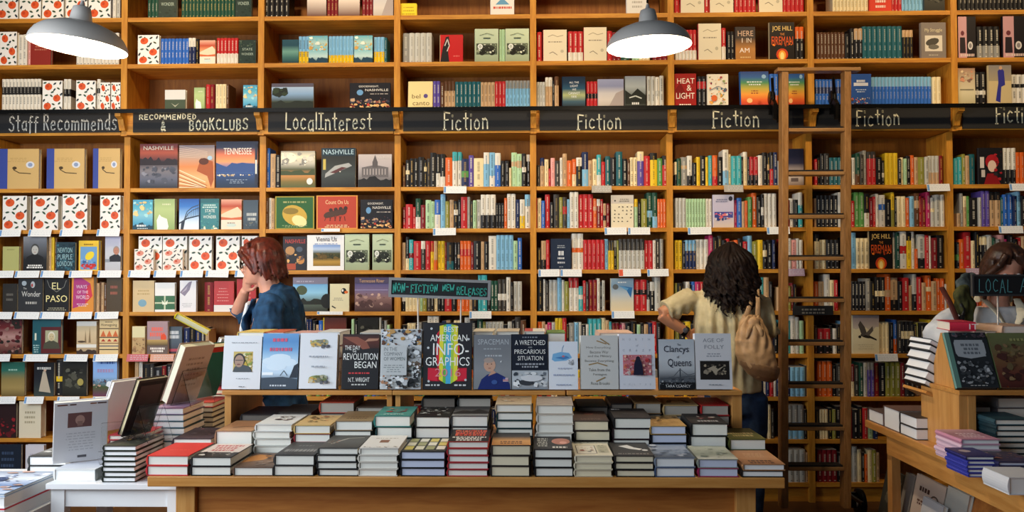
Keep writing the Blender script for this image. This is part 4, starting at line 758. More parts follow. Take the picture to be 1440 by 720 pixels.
def a_pinkblack(A): A.rect(0, 0, 1, 1, '1c181c'); A.rect(0, 0, .48, 1, 'c8989c'); A.ell(.24, .6, .1, .06, '6a3038'); A.poly([(.08, .12), (.1, .5), (.38, .5), (.42, .12)], '2a2026'); A.ell(.68, .3, .14, .1, 'd8d4d0'); A.ell(.68, .3, .08, .06, '8a8484'); A.lines(.1, .9, .04, .12, 1, 'd8c0b8', 2, .8)
def a_bluefig(A): A.rect(0, 0, 1, 1, 'cdb98a'); A.grad(0, .6, 1, 1, ['a89a7c', '8a8480']); A.poly([(.3, .1), (.42, .55), (.4, .85), (.55, .93), (.68, .85), (.72, .5), (.55, .45), (.5, .05)], '34348c'); A.ell(.53, .93, .07, .05, 'c8a080')
def a_creamfade(A): A.grad(0, 0, 1, 1, ['b8b088', 'd8ceaa', 'c8b898', 'a8826a']); A.blobs(.1, .6, .9, .95, 7, ['c88a6a', '8a6a5a', 'e0c8a0'], 3, .08, .16); A.rect(.1, .4, .9, .43, '8a8468')
def a_birds(A):
    A.rect(0, 0, 1, 1, 'e6dcc0'); A.rect(0, .74, 1, 1, 'c8c2b8'); r = random.Random(4)
    for j in range(5):
        for k in range(5):
            if (j+k) % 5 != 4: A.ell(.12+k*.19+r.uniform(-.03, .03), .2+j*.11, .04, .016, '2c2620', 7, r.uniform(-.6, .6))
    A.lines(.35, .8, .8, .92, 2, '8a8478', 2); A.ell(.15, .83, .04, .02, '2c2620', 7)
def a_lilac(A): A.grad(0, 0, 1, 1, ['d8c8b8', 'd0c4cc', 'c4c0d8', 'c8c4dc', 'c8c8d8']); A.ell(.84, .88, .1, .075, '3a3a48'); A.rect(.05, .3, .95, .48, '4a50a0'); A.blobs(.05, .2, .95, .45, 14, ['d85a6a', 'e8e0e4', '3a4a8a', 'e88a8a'], 4, .06, .12); A.lines(.1, .7, .78, .9, 2, '7a80a0', 2)
def a_navybook(A): A.rect(0, 0, 1, 1, '1f2c42'); A.lines(.3, .7, .7, .82, 2, 'a8b0b8', 2); A.lines(.3, .7, .46, .62, 1, 'd8dce0', 8, .9); A.lines(.25, .75, .34, .41, 1, 'd8dce0', 4, .8); A.lines(.3, .7, .2, .27, 1, 'c8ccd4', 6, .8); A.lines(.35, .65, .08, .12, 1, 'a8b0b8')
def a_origami(A): A.grad(0, 0, 1, 1, ['e0d4b0', 'd8d0b8', 'b8c4cc', '7a9cbc', '8aa4b8']); A.poly([(.35, .78), (.95, .72), (.88, .4), (.7, .62)], '2c6aa8'); A.poly([(.35, .78), (.7, .62), (.78, .7)], '5a98c8'); A.ell(.2, .74, .13, .085, '5a6064'); A.lines(.2, .8, .86, .94, 1, 'e0e4e4')
def a_crow(A): A.grad(0, 0, 1, 1, ['cfc4a0', 'd4caa8', 'cfc6ac', 'a89c98', 'a09498']); A.ridge(.6, .7, 'd4caa8', 2, 0, 1, 8, .3); A.ell(.5, .46, .22, .05, '282420', 12, -.25); A.poly([(.35, .45), (.2, .75), (.28, .86), (.45, .7), (.55, .5)], '4a4440'); A.poly([(.45, .5), (.75, .72), (.78, .6), (.6, .46)], '5a544e'); A.poly([(.6, .42), (.9, .34), (.9, .38), (.62, .48)], '282420'); A.ell(.26, .44, .06, .04, '282420', 8); A.lines(.2, .8, .12, .28, 3, 'a89c84', 2, .2)
def a_redfig(A): A.rect(0, 0, 1, 1, '19181c'); A.ell(.55, .62, .28, .2, 'a82028'); A.ell(.55, .5, .18, .16, 'e0c4b0'); A.poly([(.2, 0), (.35, .3), (.7, .3), (.9, 0)], '8a1a20'); A.rect(.05, .45, .22, .75, 'd8d0c8'); A.rect(.1, .2, .25, .4, 'c8c0b8'); A.blobs(.6, .1, .98, .9, 8, ['2a282c', 'b02830'], 3, .05, .1)
def a_navywhite(A): A.grad(0, 0, 1, 1, ['8a7468', 'c8b8a8', 'b8a8a0', '34344c', '1c2038', '181c34']); A.rect(.3, .1, .7, .2, '6a5a54')
def a_darkgreen(A): A.rect(0, 0, 1, 1, '20322c'); A.text('STATE', .2, .56, .8, .66, 'a8b8a8'); A.text('WONDER', .15, .36, .85, .46, 'a8b8a8'); A.blobs(0, 0, 1, .3, 6, ['34483c', '182820'], 2, .06, .12); A.blobs(0, .7, 1, 1, 6, ['34483c', '4a5848'], 5, .06, .12)
def a_tealpaint(A): A.grad(0, 0, 1, 1, ['1a5068', 'b8d4d0', '7ab8c0', 'a8c8c0', '58a8b8']); A.blobs(0, .45, 1, .98, 12, ['e0b860', '58b0c0', 'd8e0d0', 'c89a50'], 6, .05, .14); A.ridge(.08, .22, '143c50', 5, 0, 1, 10)
def a_hilltrees(A): A.grad(0, 0, 1, .9, ['1c2018', '3c4434', '88a8c8', 'b0c4d8']); A.rect(0, .86, 1, 1, '5a5460'); A.ridge(.25, .38, '22281c', 3, 0, 1, 9); A.blobs(0, .5, .4, .85, 8, ['20261a', '34402a'], 3, .07, .14)
# ------------------------------------------------------------------ what stands on the shelves
FRT = 'white book with orange fruit cover'
def fruit(bay, row, x0, x1, yt, **k): face(bay, row, x0, x1, yt, FRT, 'efeeea', a_fruit, 'dfe2e2', **k)
OB = 'overstock_book'
# bay of the staff recommends sign
for x0, x1 in ((-4, 26), (28, 58), (60, 90), (93, 123), (125, 156)): fruit(0, 'U1', x0, x1, -27)
row_spines(0, 'U1', 158, 'w5h46 E5h46', kind=OB)
fruit(0, 'U2', 0, 24, 39); row_spines(0, 'U2', 25, 'w7h44 w6h44 i4h44', kind=OB)
face(0, 'U2', 43, 72, 44, 'plain dark red book', '8c2c24', a_plain(('lines', .2, .8, .5, .7, 2, 'b8705a', 2)))
row_spines(0, 'U2', 106, 'wk5h46x12', kind=OB, pat=2)
row_spines(0, 'U3', 1, 'wk5h46x11', kind=OB, pat=2)
fruit(0, 'U3', 60, 88, 109, t=.03); row_spines(0, 'U3', 89, 'wk5h45x2', kind=OB, pat=2); fruit(0, 'U3', 108, 134, 109, rz=.12); row_spines(0, 'U3', 135, 'wk5h45', kind=OB, pat=2)
fruit(0, 'U3', 141, 155, 112, rz=.0); fruit(0, 'U3', 156.5, 169.5, 112)
for k, (x0, x1, yt) in enumerate(((0, 55, 206), (66, 119, 206), (131, 169, 206))):
    face(0, 'L1', x0, x1, yt, 'tan book with a blue cloth spine', 'cfae72', lambda A: (a_tanblue(A), A.rect(0, 0, .2, 1, '3a4c9c')), '3a4c9c', t=.035)
for x0, x1, yt in ((4, 38, 273), (46, 82, 273), (88, 123, 271), (141, 169.5, 273)): fruit(0, 'L2', x0, x1, yt, t=.05)
face(0, 'L3', 4, 27, 345, 'pale olive book', 'a8a868', a_lines('b0b070', '6a6a3a', 1, .86, .92))
face(0, 'L3', 33, 66, 331, 'book with a black and white portrait', '1c1d20', lambda A: (a_portrait(['1a1a1c', '202124', '5a5e66', '888c94'], 'b8b8b4', '1a1b1e', '4a4a48')(A), A.lines(.15, .85, .08, .2, 2, 'e8e8e4', 2, .7)))
row_spines(0, 'L3', 67, 't4h48 y4h47 b3h46'); 
face(0, 'L3', 79, 106, 339, 'dark teal book with pale block letters', '1f3c48', a_letters(['NEWTON', 'PURPLE', 'LONDON'], '9ac0c8', '1f3a46', ['2c5a6a', '18303c', '3a6a78']))
face(0, 'L3', 111, 139, 337, 'yellow book with a yellow bird on blue', 'e8c030', a_parrot, t=.04)
face(0, 'L3', 148, 170, 331, 'pale book with a man in a dark suit', 'b8bcc4', a_suit)
face(0, 'L4', 4, 24, 398, 'charcoal book with faint lettering', '2a2826', a_lines('2c2a28', '6a6660', 2, .4, .75))
face(0, 'L4', 26, 60, 391, 'charcoal book lettered The Wonder', '2e3034', a_wonderbook); face(0, 'L4', 63, 97, 391, 'black book lettered El Paso in cream', '19191b', a_elpaso)
face(0, 'L4', 101, 132, 388, 'orange book with a magenta patch', 'dc9038', a_magenta, t=.05); row_spines(0, 'L4', 134, 't4h40 b3h42 t4h41 b4h40')
face(0, 'L4', 150, 171, 389, 'brown book with faint red lettering', '4a3c2c', a_lines('4c3e2c', 'a05a4a', 2, .5, .85))
face(0, 'L5', -2, 31, 449, 'blurred dark red landscape book', '3a2020', a_darkred); face(0, 'L5', 46, 86, 449, 'teal and maroon book with a portrait', '1f5560', a_tealportrait, t=.03)
face(0, 'L5', 108, 136, 452, 'tan book with two pale towers', 'c0a882', a_tower); face(0, 'L5', 140, 167, 449, 'tan book with a woven orange pattern', 'e2c894', a_aztec)
face(0, 'L6', 2, 35, 510, 'green and tan landscape book', '6a5a34', a_landtan); face(0, 'L6', 48, 76, 511, 'dark book with a pale standing figure', '20242c', a_darkfig); row_spines(0, 'L6', 77, 'ky9h50', pat=2)
face(0, 'L6', 88, 122, 508, 'dark photographic book with a gold seal', '1c1c18', a_darkphoto); face(0, 'L6', 131, 165, 504, 'pale blue book with a crowd along the bottom', '9cc0f0', a_crowd)
face(0, 'L7', -8, 23, 568, 'dark book with red shapes', '2c1a1c', a_plain(('blobs', 0, 0, 1, .6, 8, ['8a2028', '5a1a20'], 3, .1, .2))); face(0, 'L7', 27, 58, 566, 'cream book with faint lettering', 'ddd2b8', a_lines('ddd2b8', 'a89c80', 3, .4, .8), t=.06)
face(0, 'L8', -8, 30, 628, 'dark navy book', '1a2230', a_lines('1c2432', '3a4a64', 4, .2, .9)); face(0, 'L8', 36, 62, 628, 'pale lilac book', 'd4d0d8', a_lines('d4d0d8', 'a8a0b0', 2, .6, .8))
# bay of the book clubs sign
row_spines(1, 'U1', 207, 'G5h45x3', kind=OB); face(1, 'U1', 223, 249, -27, 'dark green book with faint lettering', '20322c', a_darkgreen); row_spines(1, 'U1', 255, 'G5h46x15', kind=OB); face(1, 'U1', 331, 354, -27, 'dark green book with faint lettering', '20322c', a_darkgreen)
fruit(1, 'U2', 194, 224, 45); row_spines(1, 'U2', 225, 'u5h37x8 Uw5h37x2 k4h36', kind=OB, pat=0); face(1, 'U2', 281, 303, 53, 'orange and tan book', 'a8683c', a_orangewhite); row_spines(1, 'U2', 304, 'rw5h37x6', kind=OB, pat=1); face(1, 'U2', 336, 360, 53, 'dark green book lettered State of Wonder', '20322c', a_darkgreen)
face(1, 'U3', 232, 261, 123, 'white and green book with a ribbon bow', 'ececea', lambda A: (A.rect(0, 0, 1, 1, 'd8d6d0'), A.rect(0, 0, 1, .52, '44503c'), A.poly([(.3, .35), (.5, .22), (.7, .35), (.5, .15)], 'a8a890')))
face(1, 'U3', 273, 288, 120, 'green book with a white tree', '8aa060', a_treewhite); row_spines(1, 'U3', 289, 'r6h36 R6h36 _2 c5h36x3 b4h36', kind=OB); face(1, 'U3', 342, 362, 117, 'blue painted book', '58a8c8', a_skyart)
face(1, 'L1', 197, 250, 200, 'large book lettered Nashville with a dusk skyline', '6c2f34', a_cityphoto); face(1, 'L1', 252, 302, 202, 'large orange book of a stadium', 'b8702c', a_stadium); face(1, 'L1', 304, 363, 197, 'large blue book lettered Tennessee with a mountain sunset', '243a5c', a_tenn)
face(1, 'L2', 187, 215, 279, 'sky blue painted book', '58a8c8', a_skyart); face(1, 'L2', 217, 246, 278, 'green book with a white tree', '8aa060', a_treewhite, t=.035); face(1, 'L2', 252, 280, 278, 'blue book with an arched bridge', '3a78c8', a_bridge)
face(1, 'L2', 282, 308, 278, 'teal book lettered State of Wonder', '2c6872', a_wonder); face(1, 'L2', 311, 340, 279, 'orange and white book', 'c8a080', a_orangewhite); face(1, 'L2', 342, 363, 280, 'dark blue grey book with script', '3c4c5c', a_scriptdark)
for x0, x1 in ((195, 228), (229, 263), (266, 298), (304, 337)): fruit(1, 'L3', x0, x1, 331, t=.03, dy=.04)
fruit(1, 'L3', 340, 362, 331, t=.03, dy=.04)
face(1, 'L3', 189, 216, 349, 'small pink book with faded fruit', 'ece4dc', lambda A: a_fruit(A, 2, 'd88c78')); face(1, 'L3', 229, 257, 349, 'small pink book with faded fruit', 'ece4dc', lambda A: a_fruit(A, 2, 'd88c78'))
face(1, 'L4', 187, 217, 394, 'tan book with a pale blue stain', 'd0b888', a_plain(('rect', 0, 0, 1, 1, 'd4bc90'), ('ell', .45, .28, .2, .12, '7aa4b8'), ('lines', .2, .8, .55, .75, 2, 'b89c6a', 2))); face(1, 'L4', 218, 246, 397, 'white book with a green ribbon wrapped cover', 'ececea', a_ribbon); face(1, 'L4', 253, 276, 394, 'white book with a grey wing', 'e6e6ea', a_wing)
row_spines(1, 'L4', 286, 'R13h41'); face(1, 'L4', 301, 329, 395, 'red book with a white lower band', 'b83a3c', a_redband); face(1, 'L4', 333, 360, 392, 'red book partly behind the auburn haired person', 'b02c30', a_lines('b02c30', 'd8807a', 3, .4, .8))
face(1, 'L5', 186, 204, 459, 'small tan book', 'c0a070', a_plain(('rect', 0, .6, 1, 1, 'ddd4a8'), ('blobs', 0, 0, 1, .6, 8, ['8a6a4a', 'b08860'], 3, .1, .2))); face(1, 'L5', 207, 236, 452, 'pinkish book with red script', 'a88c92', a_wally); face(1, 'L5', 233, 256, 460, 'slate book with pale script', '46525e', a_loubro, dy=.03)
row_spines(1, 'L5', 258, 'U8h36 k8h38 U8h34 K6h36 t5h34')
row_spines(1, 'L6', 189, 't5h50 w5h48 k10h44 K6h45 k12h40 R6h42 k8h44 t5h42')
# bay of the local interest sign
row_spines(2, 'U1', 371, 'k7h45x5 _18', kind=OB, pat=2); face(2, 'U1', 432, 459, -26, 'brown and white landscape book', '8a5038', a_plain(('grad', 0, 0, 1, 1, ['5a2a20', 'e0d0c0', 'a86a4a']),)); row_spines(2, 'U1', 460, 'R5h46x3', kind=OB); face(2, 'U1', 476, 506, -26, 'brown and white landscape book', '8a5038', a_plain(('grad', 0, 0, 1, 1, ['5a2a20', 'e0d0c0', 'a86a4a']),)); row_spines(2, 'U1', 509, 'R5h46x3', kind=OB); face(2, 'U1', 525, 553, -26, 'grey mountain book', '8a8488', a_paleland)
face(2, 'U2', 397, 420, 53, 'dark teal painted book', '1a4a58', a_plain(('grad', 0, 0, 1, 1, ['14303a', '3a6a64', '6a9a8a', '1a4654', '204c5a']),)); row_spines(2, 'U2', 420, 'sy5h38x3', kind=OB, pat=1); face(2, 'U2', 434, 461, 48, 'teal and gold painted book', '1a5068', a_tealpaint, t=.03); row_spines(2, 'U2', 462, 'sy5h38x7', kind=OB, pat=1); face(2, 'U2', 498, 524, 48, 'teal and gold painted book', '1a5068', a_tealpaint); row_spines(2, 'U2', 525, 'sy5h37x3 A4h36', kind=OB, pat=1)
face(2, 'U3', 382, 441, 115, 'wide landscape photograph book', '3c3430', a_hilltrees, t=.03); face(2, 'U3', 492, 549, 115, 'wide black book lettered Goodnight Nashville', '16151c', a_goodnight)
row_spines(2, 'L1', 374, 'u5h56 t8h48 k8h46'); face(2, 'L1', 395, 443, 211, 'square book with a field under clouds', '4a5a30', a_field, t=.035); face(2, 'L1', 452, 500, 207, 'dark book lettered Nashville with a silver car', '16303e', a_nashcar, t=.045); face(2, 'L1', 504, 551, 216, 'grey photo book of a domed building', '8a8688', a_capitol)
row_spines(2, 'L2', 374, 'b3h44 w4h44 t5h43'); face(2, 'L2', 387, 442, 275, 'green book with a gold frame', '1e5a26', a_frame_green); face(2, 'L2', 445, 503, 274, 'red book with running horses and gold frame', 'b8402a', a_horses); face(2, 'L2', 507, 552, 280, 'black book lettered Goodnight Nashville', '16151c', a_goodnight)
face(2, 'L3', 398, 431, 332, 'dark book with orange cats', '24242c', a_cats); face(2, 'L3', 432, 484, 330, 'white book with a countryside photograph', 'eceef0', a_vienna, t=.03); face(2, 'L3', 485, 519, 329, 'pale green book with an old car', 'b8c8a8', a_greencar, t=.035); face(2, 'L3', 524, 552, 329, 'pale green book with an old car', 'b8c8a8', a_greencar, t=.035)
face(2, 'L4', 412, 461, 390, 'wide lake photograph book', '58685c', a_lake, t=.03, dy=.03); face(2, 'L4', 464, 491, 399, 'small cream book with a toucan', 'e2dcb8', a_toucan, t=.02); face(2, 'L4', 499, 551, 390, 'wide purple book of misty hills', '5a4a54', a_purplehills, t=.03)
row_spines(2, 'L5', 424, 'i3h50 w3h50 U4h48x2 k6h46 t4h40 u6h46 y4h50'); face(2, 'L5', 456, 487, 447, 'brown book with an orange disc', '5a2820', a_plain(('grad', 0, 0, 1, 1, ['3a1a18', '7a3424', '4a2420']), ('ell', .3, .4, .16, .14, 'a8501c'))); row_spines(2, 'L5', 494, 'l4h48 k5h46'); face(2, 'L5', 503, 532, 447, 'dark glossy book with white edges', '24242c', a_darkphoto, t=.05); row_spines(2, 'L5', 533, 'E3h50 k4h46 e4h46 l4h40')
# fiction bays: upper shelves
face(3, 'U1', 563, 586, 3, 'yellow book', 'ecd02c', a_plain(('lines', .1, .9, .1, .9, 3, 'a88c18', 2, .3)), t=.03); face(3, 'U1', 690, 723, -28, 'white book with red lettering', 'e8e4dc', a_plain(('poly', [(.2, .3), (.5, .5), (.8, .3)], '5a9ac0'), ('lines', .1, .9, .18, .27, 1, 'c8483a', 2, .7)))
row_spines(3, 'U2', 566, 'e9h42x1 E8h42x4', kind=OB); face(3, 'U2', 619, 651, 48, 'red book with a black dancer', 'c4161c', a_dancer, 'e8d0a0', t=.03)
face(3, 'U2', 668, 701, 40, 'pale green book with an old car', 'b8c8a8', a_greencar); row_spines(3, 'U2', 702, 'l4h46x2', kind=OB); face(3, 'U2', 711, 744, 40, 'pale green book with an old car', 'b8c8a8', a_greencar)
face(3, 'U3', 574, 608, 113, 'cream book lettered bel canto', 'ead79a', a_belcanto, t=.03, ln=.1); row_spines(3, 'U3', 609, 'p5h38x2 b6h36 tb5h38x3 A6h37x6 t5h36x4 r5h37x3 se5h38x8 E4h36x4 tw5h43x2 k3h38 tb6h44', kind=OB, pat=0)
face(4, 'U1', 881, 911, -22, 'white book with faint lettering', 'dedcd6', a_lines('dedcd6', 'b0aca4', 2, .2, .5))
row_spines(4, 'U2', 755, 'r7h42', kind=OB); CS = 'cream book with faint sketched lines'
def cream(bay, row, x0, x1, yt): face(bay, row, x0, x1, yt, CS, 'ddd3b8', a_creamsketch, 'a83038')
cream(4, 'U2', 764, 797, 42); row_spines(4, 'U2', 799, 'rw7h42x3', kind=OB, pat=1); cream(4, 'U2', 821, 853, 39); row_spines(4, 'U2', 854, 'r7h42 R6h40x2 G12h36 _4 l5h34x2 c5h36x3 _4 R7h38x3', kind=OB)
face(4, 'U3', 791, 823, 108, 'dark blue book lettered All the Light We Cannot See', '16324c', a_alllight); row_spines(4, 'U3', 825, 'rk5h36x3', kind=OB, pat=2); face(4, 'U3', 841, 877, 112, 'pale lilac landscape book', 'b8b4c0', a_paleland); face(4, 'U3', 879, 908, 108, 'grey book of misty hills', '5a605a', a_bwhills, t=.03); row_spines(4, 'U3', 910, 'E6h43x2 wE6h42 E6h44', kind=OB)
row_spines(5, 'U1', 949, 'r7h46', kind=OB); cream(5, 'U1', 957, 990, -26); row_spines(5, 'U1', 991, 'r6h46', kind=OB); cream(5, 'U1', 998, 1031, -26); row_spines(5, 'U1', 1033, 'r6h46x5 _1', kind=OB); cream(5, 'U1', 1067, 1100, -28); row_spines(5, 'U1', 1101, 'r6h46x5', kind=OB)
row_spines(5, 'U2', 950, 'rw5h43x6', kind=OB, pat=1); cream(5, 'U2', 982, 1014, 35); row_spines(5, 'U2', 1015, 'rw6h45 _2 k5h40x2', kind=OB, pat=1); face(5, 'U2', 1034, 1062, 40, 'brown book lettered Here I Am', '302a2a', a_hereiam); JH = 'black book lettered Joe Hill in orange flames'
face(5, 'U2', 1082, 1117, 34, JH.replace('Joe Hill', 'The Fireman'), '17100e', a_joehill, 'a89878', t=.03); row_spines(5, 'U2', 1119, 'ko6h46x2', kind=OB)
face(5, 'U3', 949, 979, 105, 'dark red book lettered Heat and Light', '9c1f1c', a_heat); row_spines(5, 'U3', 981, 'kr6h42x2', kind=OB, pat=2); face(5, 'U3', 995, 1024, 106, 'cream book with a floral pattern', 'e8e0cc', a_floral); RB = 'rainbow striped book from blue to red'
face(5, 'U3', 1042, 1082, 102, RB, '2a5a98', a_rainbow, t=.04, ln=.1); row_spines(5, 'U3', 1083, 'uo6h45x2', kind=OB, pat=1); face(5, 'U3', 1103, 1131, 103, RB, '2a5a98', a_rainbow, t=.03)
row_spines(6, 'U1', 1172, 'c5h46x10', kind=OB); face(6, 'U1', 1223, 1253, -34, 'orange red book with white lettering', 'd8402c', a_lines('d8402c', 'f0d8c8', 3, .1, .5)); row_spines(6, 'U1', 1254, 'r5h46x3 s5h45x6', kind=OB); face(6, 'U1', 1299, 1328, -34, 'dark book with a pale figure pattern', '3a4a50', a_darkphoto)
row_spines(6, 'U2', 1149, 'b5h38x8 k7h36 k6h43 kt6h43x2 A7h46x8 kt5h40x3', kind=OB, pat=0); face(6, 'U2', 1295, 1330, 36, 'grey brown book lettered My Struggle', '80766e', a_struggle, t=.03)
row_spines(6, 'U3', 1147, 'uU5h37x8', kind=OB); face(6, 'U3', 1196, 1225, 107, 'blue book with a white title block', '2a54a0', a_bluecard); row_spines(6, 'U3', 1227, 'us5h40x17 c6h39x2', kind=OB, pat=0)
row_spines(7, 'U1', 1348, 'k6h40x16', kind=OB); PB = 'black and pink book with figure'
face(7, 'U2', 1347, 1372, 28, PB, '1c181c', a_pinkblack); row_spines(7, 'U2', 1375, 'ke8h44x4', kind=OB); face(7, 'U2', 1410, 1442, 28, PB, '1c181c', a_pinkblack); row_spines(7, 'U2', 1444, 'ke8h44x8', kind=OB)
face(7, 'U3', 1347, 1371, 100, 'faded cream book', 'c8b898', a_creamfade); row_spines(7, 'U3', 1372, 'kw8h46x2', kind=OB, pat=2); face(7, 'U3', 1390, 1422, 96, 'cream book with a dark blue suited figure', 'cdb98a', a_bluefig); row_spines(7, 'U3', 1424, 'wk8h42x12', kind=OB, pat=2)
# fiction bays: lower shelves
row_spines(3, 'L1', 566, 'b4h30 kc6h38 k6h40 k6h40 k8h42 kc4h38 K5h40 k8h48 kw6h46 kw7h46 o10h41 wa7h49 wa6h49 Ug10h39 p7h44 c14h40 sw8h48 sw8h48 uw8h47 k6h36 k6h36 c3h26 lt8h48 lt7h46 kw6h46 kw6h45')
row_spines(3, 'L2', 566, 'Rr4h30 r10h34 r4h30 Gw7h42 R7h33 l8h40 l5h38 uw8h40 s7h48 v6h38 t6h40 kw6h38 k4h40 r9h44 e4h44 K4h38 l5h39 E6h40 wk7h47x3 k4h35x3 o4h42 w6h48x2 U6h40 wy7h40 ws8h47 K4h40 r6h42 c5h40')
row_spines(3, 'L3', 565, 't5h38 kc5h46 aR6h42 r11h40 Kw6h40 r7h40 yr5h40 to5h40 y5h40x2 R3h38 kA10h38 k5h38 kt4h38 or5h40x3 R4h38 k10h40 t5h39 k6h39 w11h47 s6h48x4 l6h40 u6h44')
row_spines(3, 'L4', 565, 'kw5h42 ct5h40 c5h38x3 l4h38 v6h42 K6h40 k4h40 c5h42 k5h40 k5h42 r10h40 k7h38 ot6h40x3 t4h38 k8h40 a5h50 a8h50 k5h42 G5h42x2 Kw6h44x2 w6h47 k4h40 E6h41x2', vis=.6)
row_spines(3, 'L5', 565, 'k7h40 c6h42x2 K4h40 e5h43 k8h44 w8h52x2 k4h40 U6h45 t6h46 k5h42 c5h46x2 k5h40 w8h50 k10h46 G8h48 v4h44 E5h44x5 k6h40 E6h44 k4h46 K8h50 b8h46', vis=.35)
row_spines(4, 'L1', 755.5, 'K4h30 tU6h40 c6h38 r3h25 i6h40 K7h36 w4h40 t6h46 o7h36 oc6h38 kw8h40 Us9h48 t6h36 c6h38 aw6h44 r6h34 A7h42 k8h40 A9h48 k7h38 b4h36 c5h40x2 pc9h48 r9h42 yk10h46 g7h38 rk8h42 Ew6h42')
row_spines(4, 'L2', 755.5, 'tK6h42 u5h38 r7h47 k5h36 K8h47 v5h43 Kr6h43 s4h40 w6h50x2 r7h47x3 ot5h41 Rw5h40 r4h40 tk4h34 R5h34'); face(4, 'L2', 860, 891, 275, 'cream book with small black birds', 'e6dcc0', a_birds); row_spines(4, 'L2', 892, 'ly5h40 k5h36 v8h40 Gs8h49 Gs7h49 o4h40x3')
row_spines(4, 'L3', 756, 'K5h30 tk7h40 r5h41'); face(4, 'L3', 775, 803, 336, 'dark navy book with small pale lettering', '1f2c42', a_navybook); row_spines(4, 'L3', 804.5, 'wo8h50x2 r6h41x5 s5h42 yK4h40x2 kE4h40 v3h40 EK6h42x6 r6h40x2 w4h40 K6h42 e5h42')
row_spines(4, 'L4', 756, 'k8h47 w3h44 K5h42 E6h43x2 s6h46 w4h43 v6h41 wr7h46x2 aw6h34 r4h42 K4h40 R6h43x2 w4h45 k3h40 E4h42'); face(4, 'L4', 859, 891, 392, 'tan and blue book with a folded blue shape', 'c8c0a8', a_origami); row_spines(4, 'L4', 892, 'rk9h43x2 kE4h42 kw7h40 E8h47')
row_spines(4, 'L5', 756, 'o6h44 t5h44 i3h40 m6h43 E5h43 y5h49x2 r6h49 k3h40 e8h42 s6h43 w4h43 k6h40 w4h40 a6h48x3 c6h49 t5h46 a4h44 R5h42x2 m4h40 i5h42 k8h42 k8h44 l5h40 k5h42 t6h40 U6h42 r6h44 k6h42', vis=.35)
row_spines(5, 'L1', 949, 'ck3h33 G6h38 et9h40 wk7h42 k6h32 y5h40 k8h42 y4h40 a5h42 or7h42 k8h40 ws8h50 c4h44 a7h41x2 k3h40 cw6h47 k3h40 rk6h40x2 w6h42 k7h46 kt3h44 kr5h46 U6h46 e4h34'); face(5, 'L1', 1104, 1130, 211, 'navy and pink dusk book behind the ladder', '1c2038', a_navywhite)
row_spines(5, 'L2', 950, 'E5h41x3 l4h40x7 w5h40 w4h40'); face(5, 'L2', 1003, 1032, 275, 'pale lilac book with a pink and blue painting', 'c4c0d8', a_lilac); row_spines(5, 'L2', 1033, 'm4h38 u7h41 t4h36 o4h37 g6h42 o7h48 k6h42 kw4h46 w6h47x3 _10 R8h38 w6h40 k6h38 aw6h48')
row_spines(5, 'L3', 950, 'y5h40x2 k4h38 Us5h40x3 w6h41x3 m6h47 k7h44 K6h46 k6h40 r5h42 t6h38 o5h40 k7h42 r7h38 s6h46 v8h38 y7h40 kc6h38 k8h40 U4h40 _10 r6h42 w6h42 i8h40 E4h42 w5h40', vis=.7)
row_spines(5, 'L4', 950, 'v3h38 k7h38 w5h30 w5h40 k3h36 u5h40 m7h40 r4h40 k6h40 t6h42 o6h38 a6h40 k8h44 r5h40 U6h42 w5h38 t6h40 k7h42 e5h40 o6h38 r6h40 a8h46 t7h46 k5h40 _6 t8h32 v6h34x2 R4h38 k4h36', vis=.5)
row_spines(5, 'L5', 950, 'v6h40 k8h42 y8h44 k7h40 A7h44 R8h44 o6h40 a6h42 G6h40 k8h44 r5h40 t6h42 w5h38 k6h44 U6h40 e6h42 k6h40 o5h38 t6h40 k6h42 a6h44 U6h44 k5h40 _5 a7h45x2 w7h52 E5h50 l6h45', vis=.35)
row_spines(5, 'L6', 1070, 'U4h44 w4h42 U5h40 r5h44 w4h42 U6h40 _9 U5h40 s7h40x3 K5h42', vis=.5); row_spines(5, 'L7', 1072, 'k8h42 c5h46 K5h40 _10 R7h44 es8h46x3 k4h40', vis=.5); row_spines(5, 'L8', 1104, 'w5h40 E8h44x3 t5h40', vis=.5)
row_spines(6, 'L1', 1146, 'r4h36 k5h38 k5h44 K7h44 A6h38x3 k5h42 K9h36 w5h38 Gb6h44 K5h42 e5h48 rK6h46x2 k9h38 kw4h34 y6h44x3 k5h36 c4h38 l4h36 k6h40 o5h41 t5h38 v9h38 E6h38 Et5h40x3 R5h40')
row_spines(6, 'L2', 1146, 't3h40 k6h44x5 E7h48 k4h40 e6h48 r6h36 g7h48x2 kw7h46 R6h40 r4h42 w4h46 wu8h44 k9h38 yv5h48 k3h40 c6h42x2 o6h40 s6h42 bt7h46 r5h42 R6h40 m6h48 Ec5h40 E8h44 w6h44')
row_spines(6, 'L3', 1146, 'ck7h48 c5h40x2 k6h40x3 _8 k4h44 e4h38 s8h50 c6h42x3'); face(6, 'L3', 1222, 1255, 325, JH.replace('Joe Hill', 'The Fireman'), '17100e', a_joehill, 'a89878', t=.03); row_spines(6, 'L3', 1257, 'w3h50 G6h50 wr9h51 yk8h50 w5h51 o4h27 Ek10h47 r6h46 w3h45 R8h42 k10h46')
row_spines(6, 'L4', 1146, 'o6h40 t8h40 w8h50 c6h42 r5h42 _8 kc6h38 t5h38 k5h40x4 e7h44 k6h40 kc7h46x2 ot8h50 tk11h45 k6h40 r9h45 t5h34 Ek6h50 r7h46 t6h38 oc8h48 t7h40 o6h44x2 E6h36')
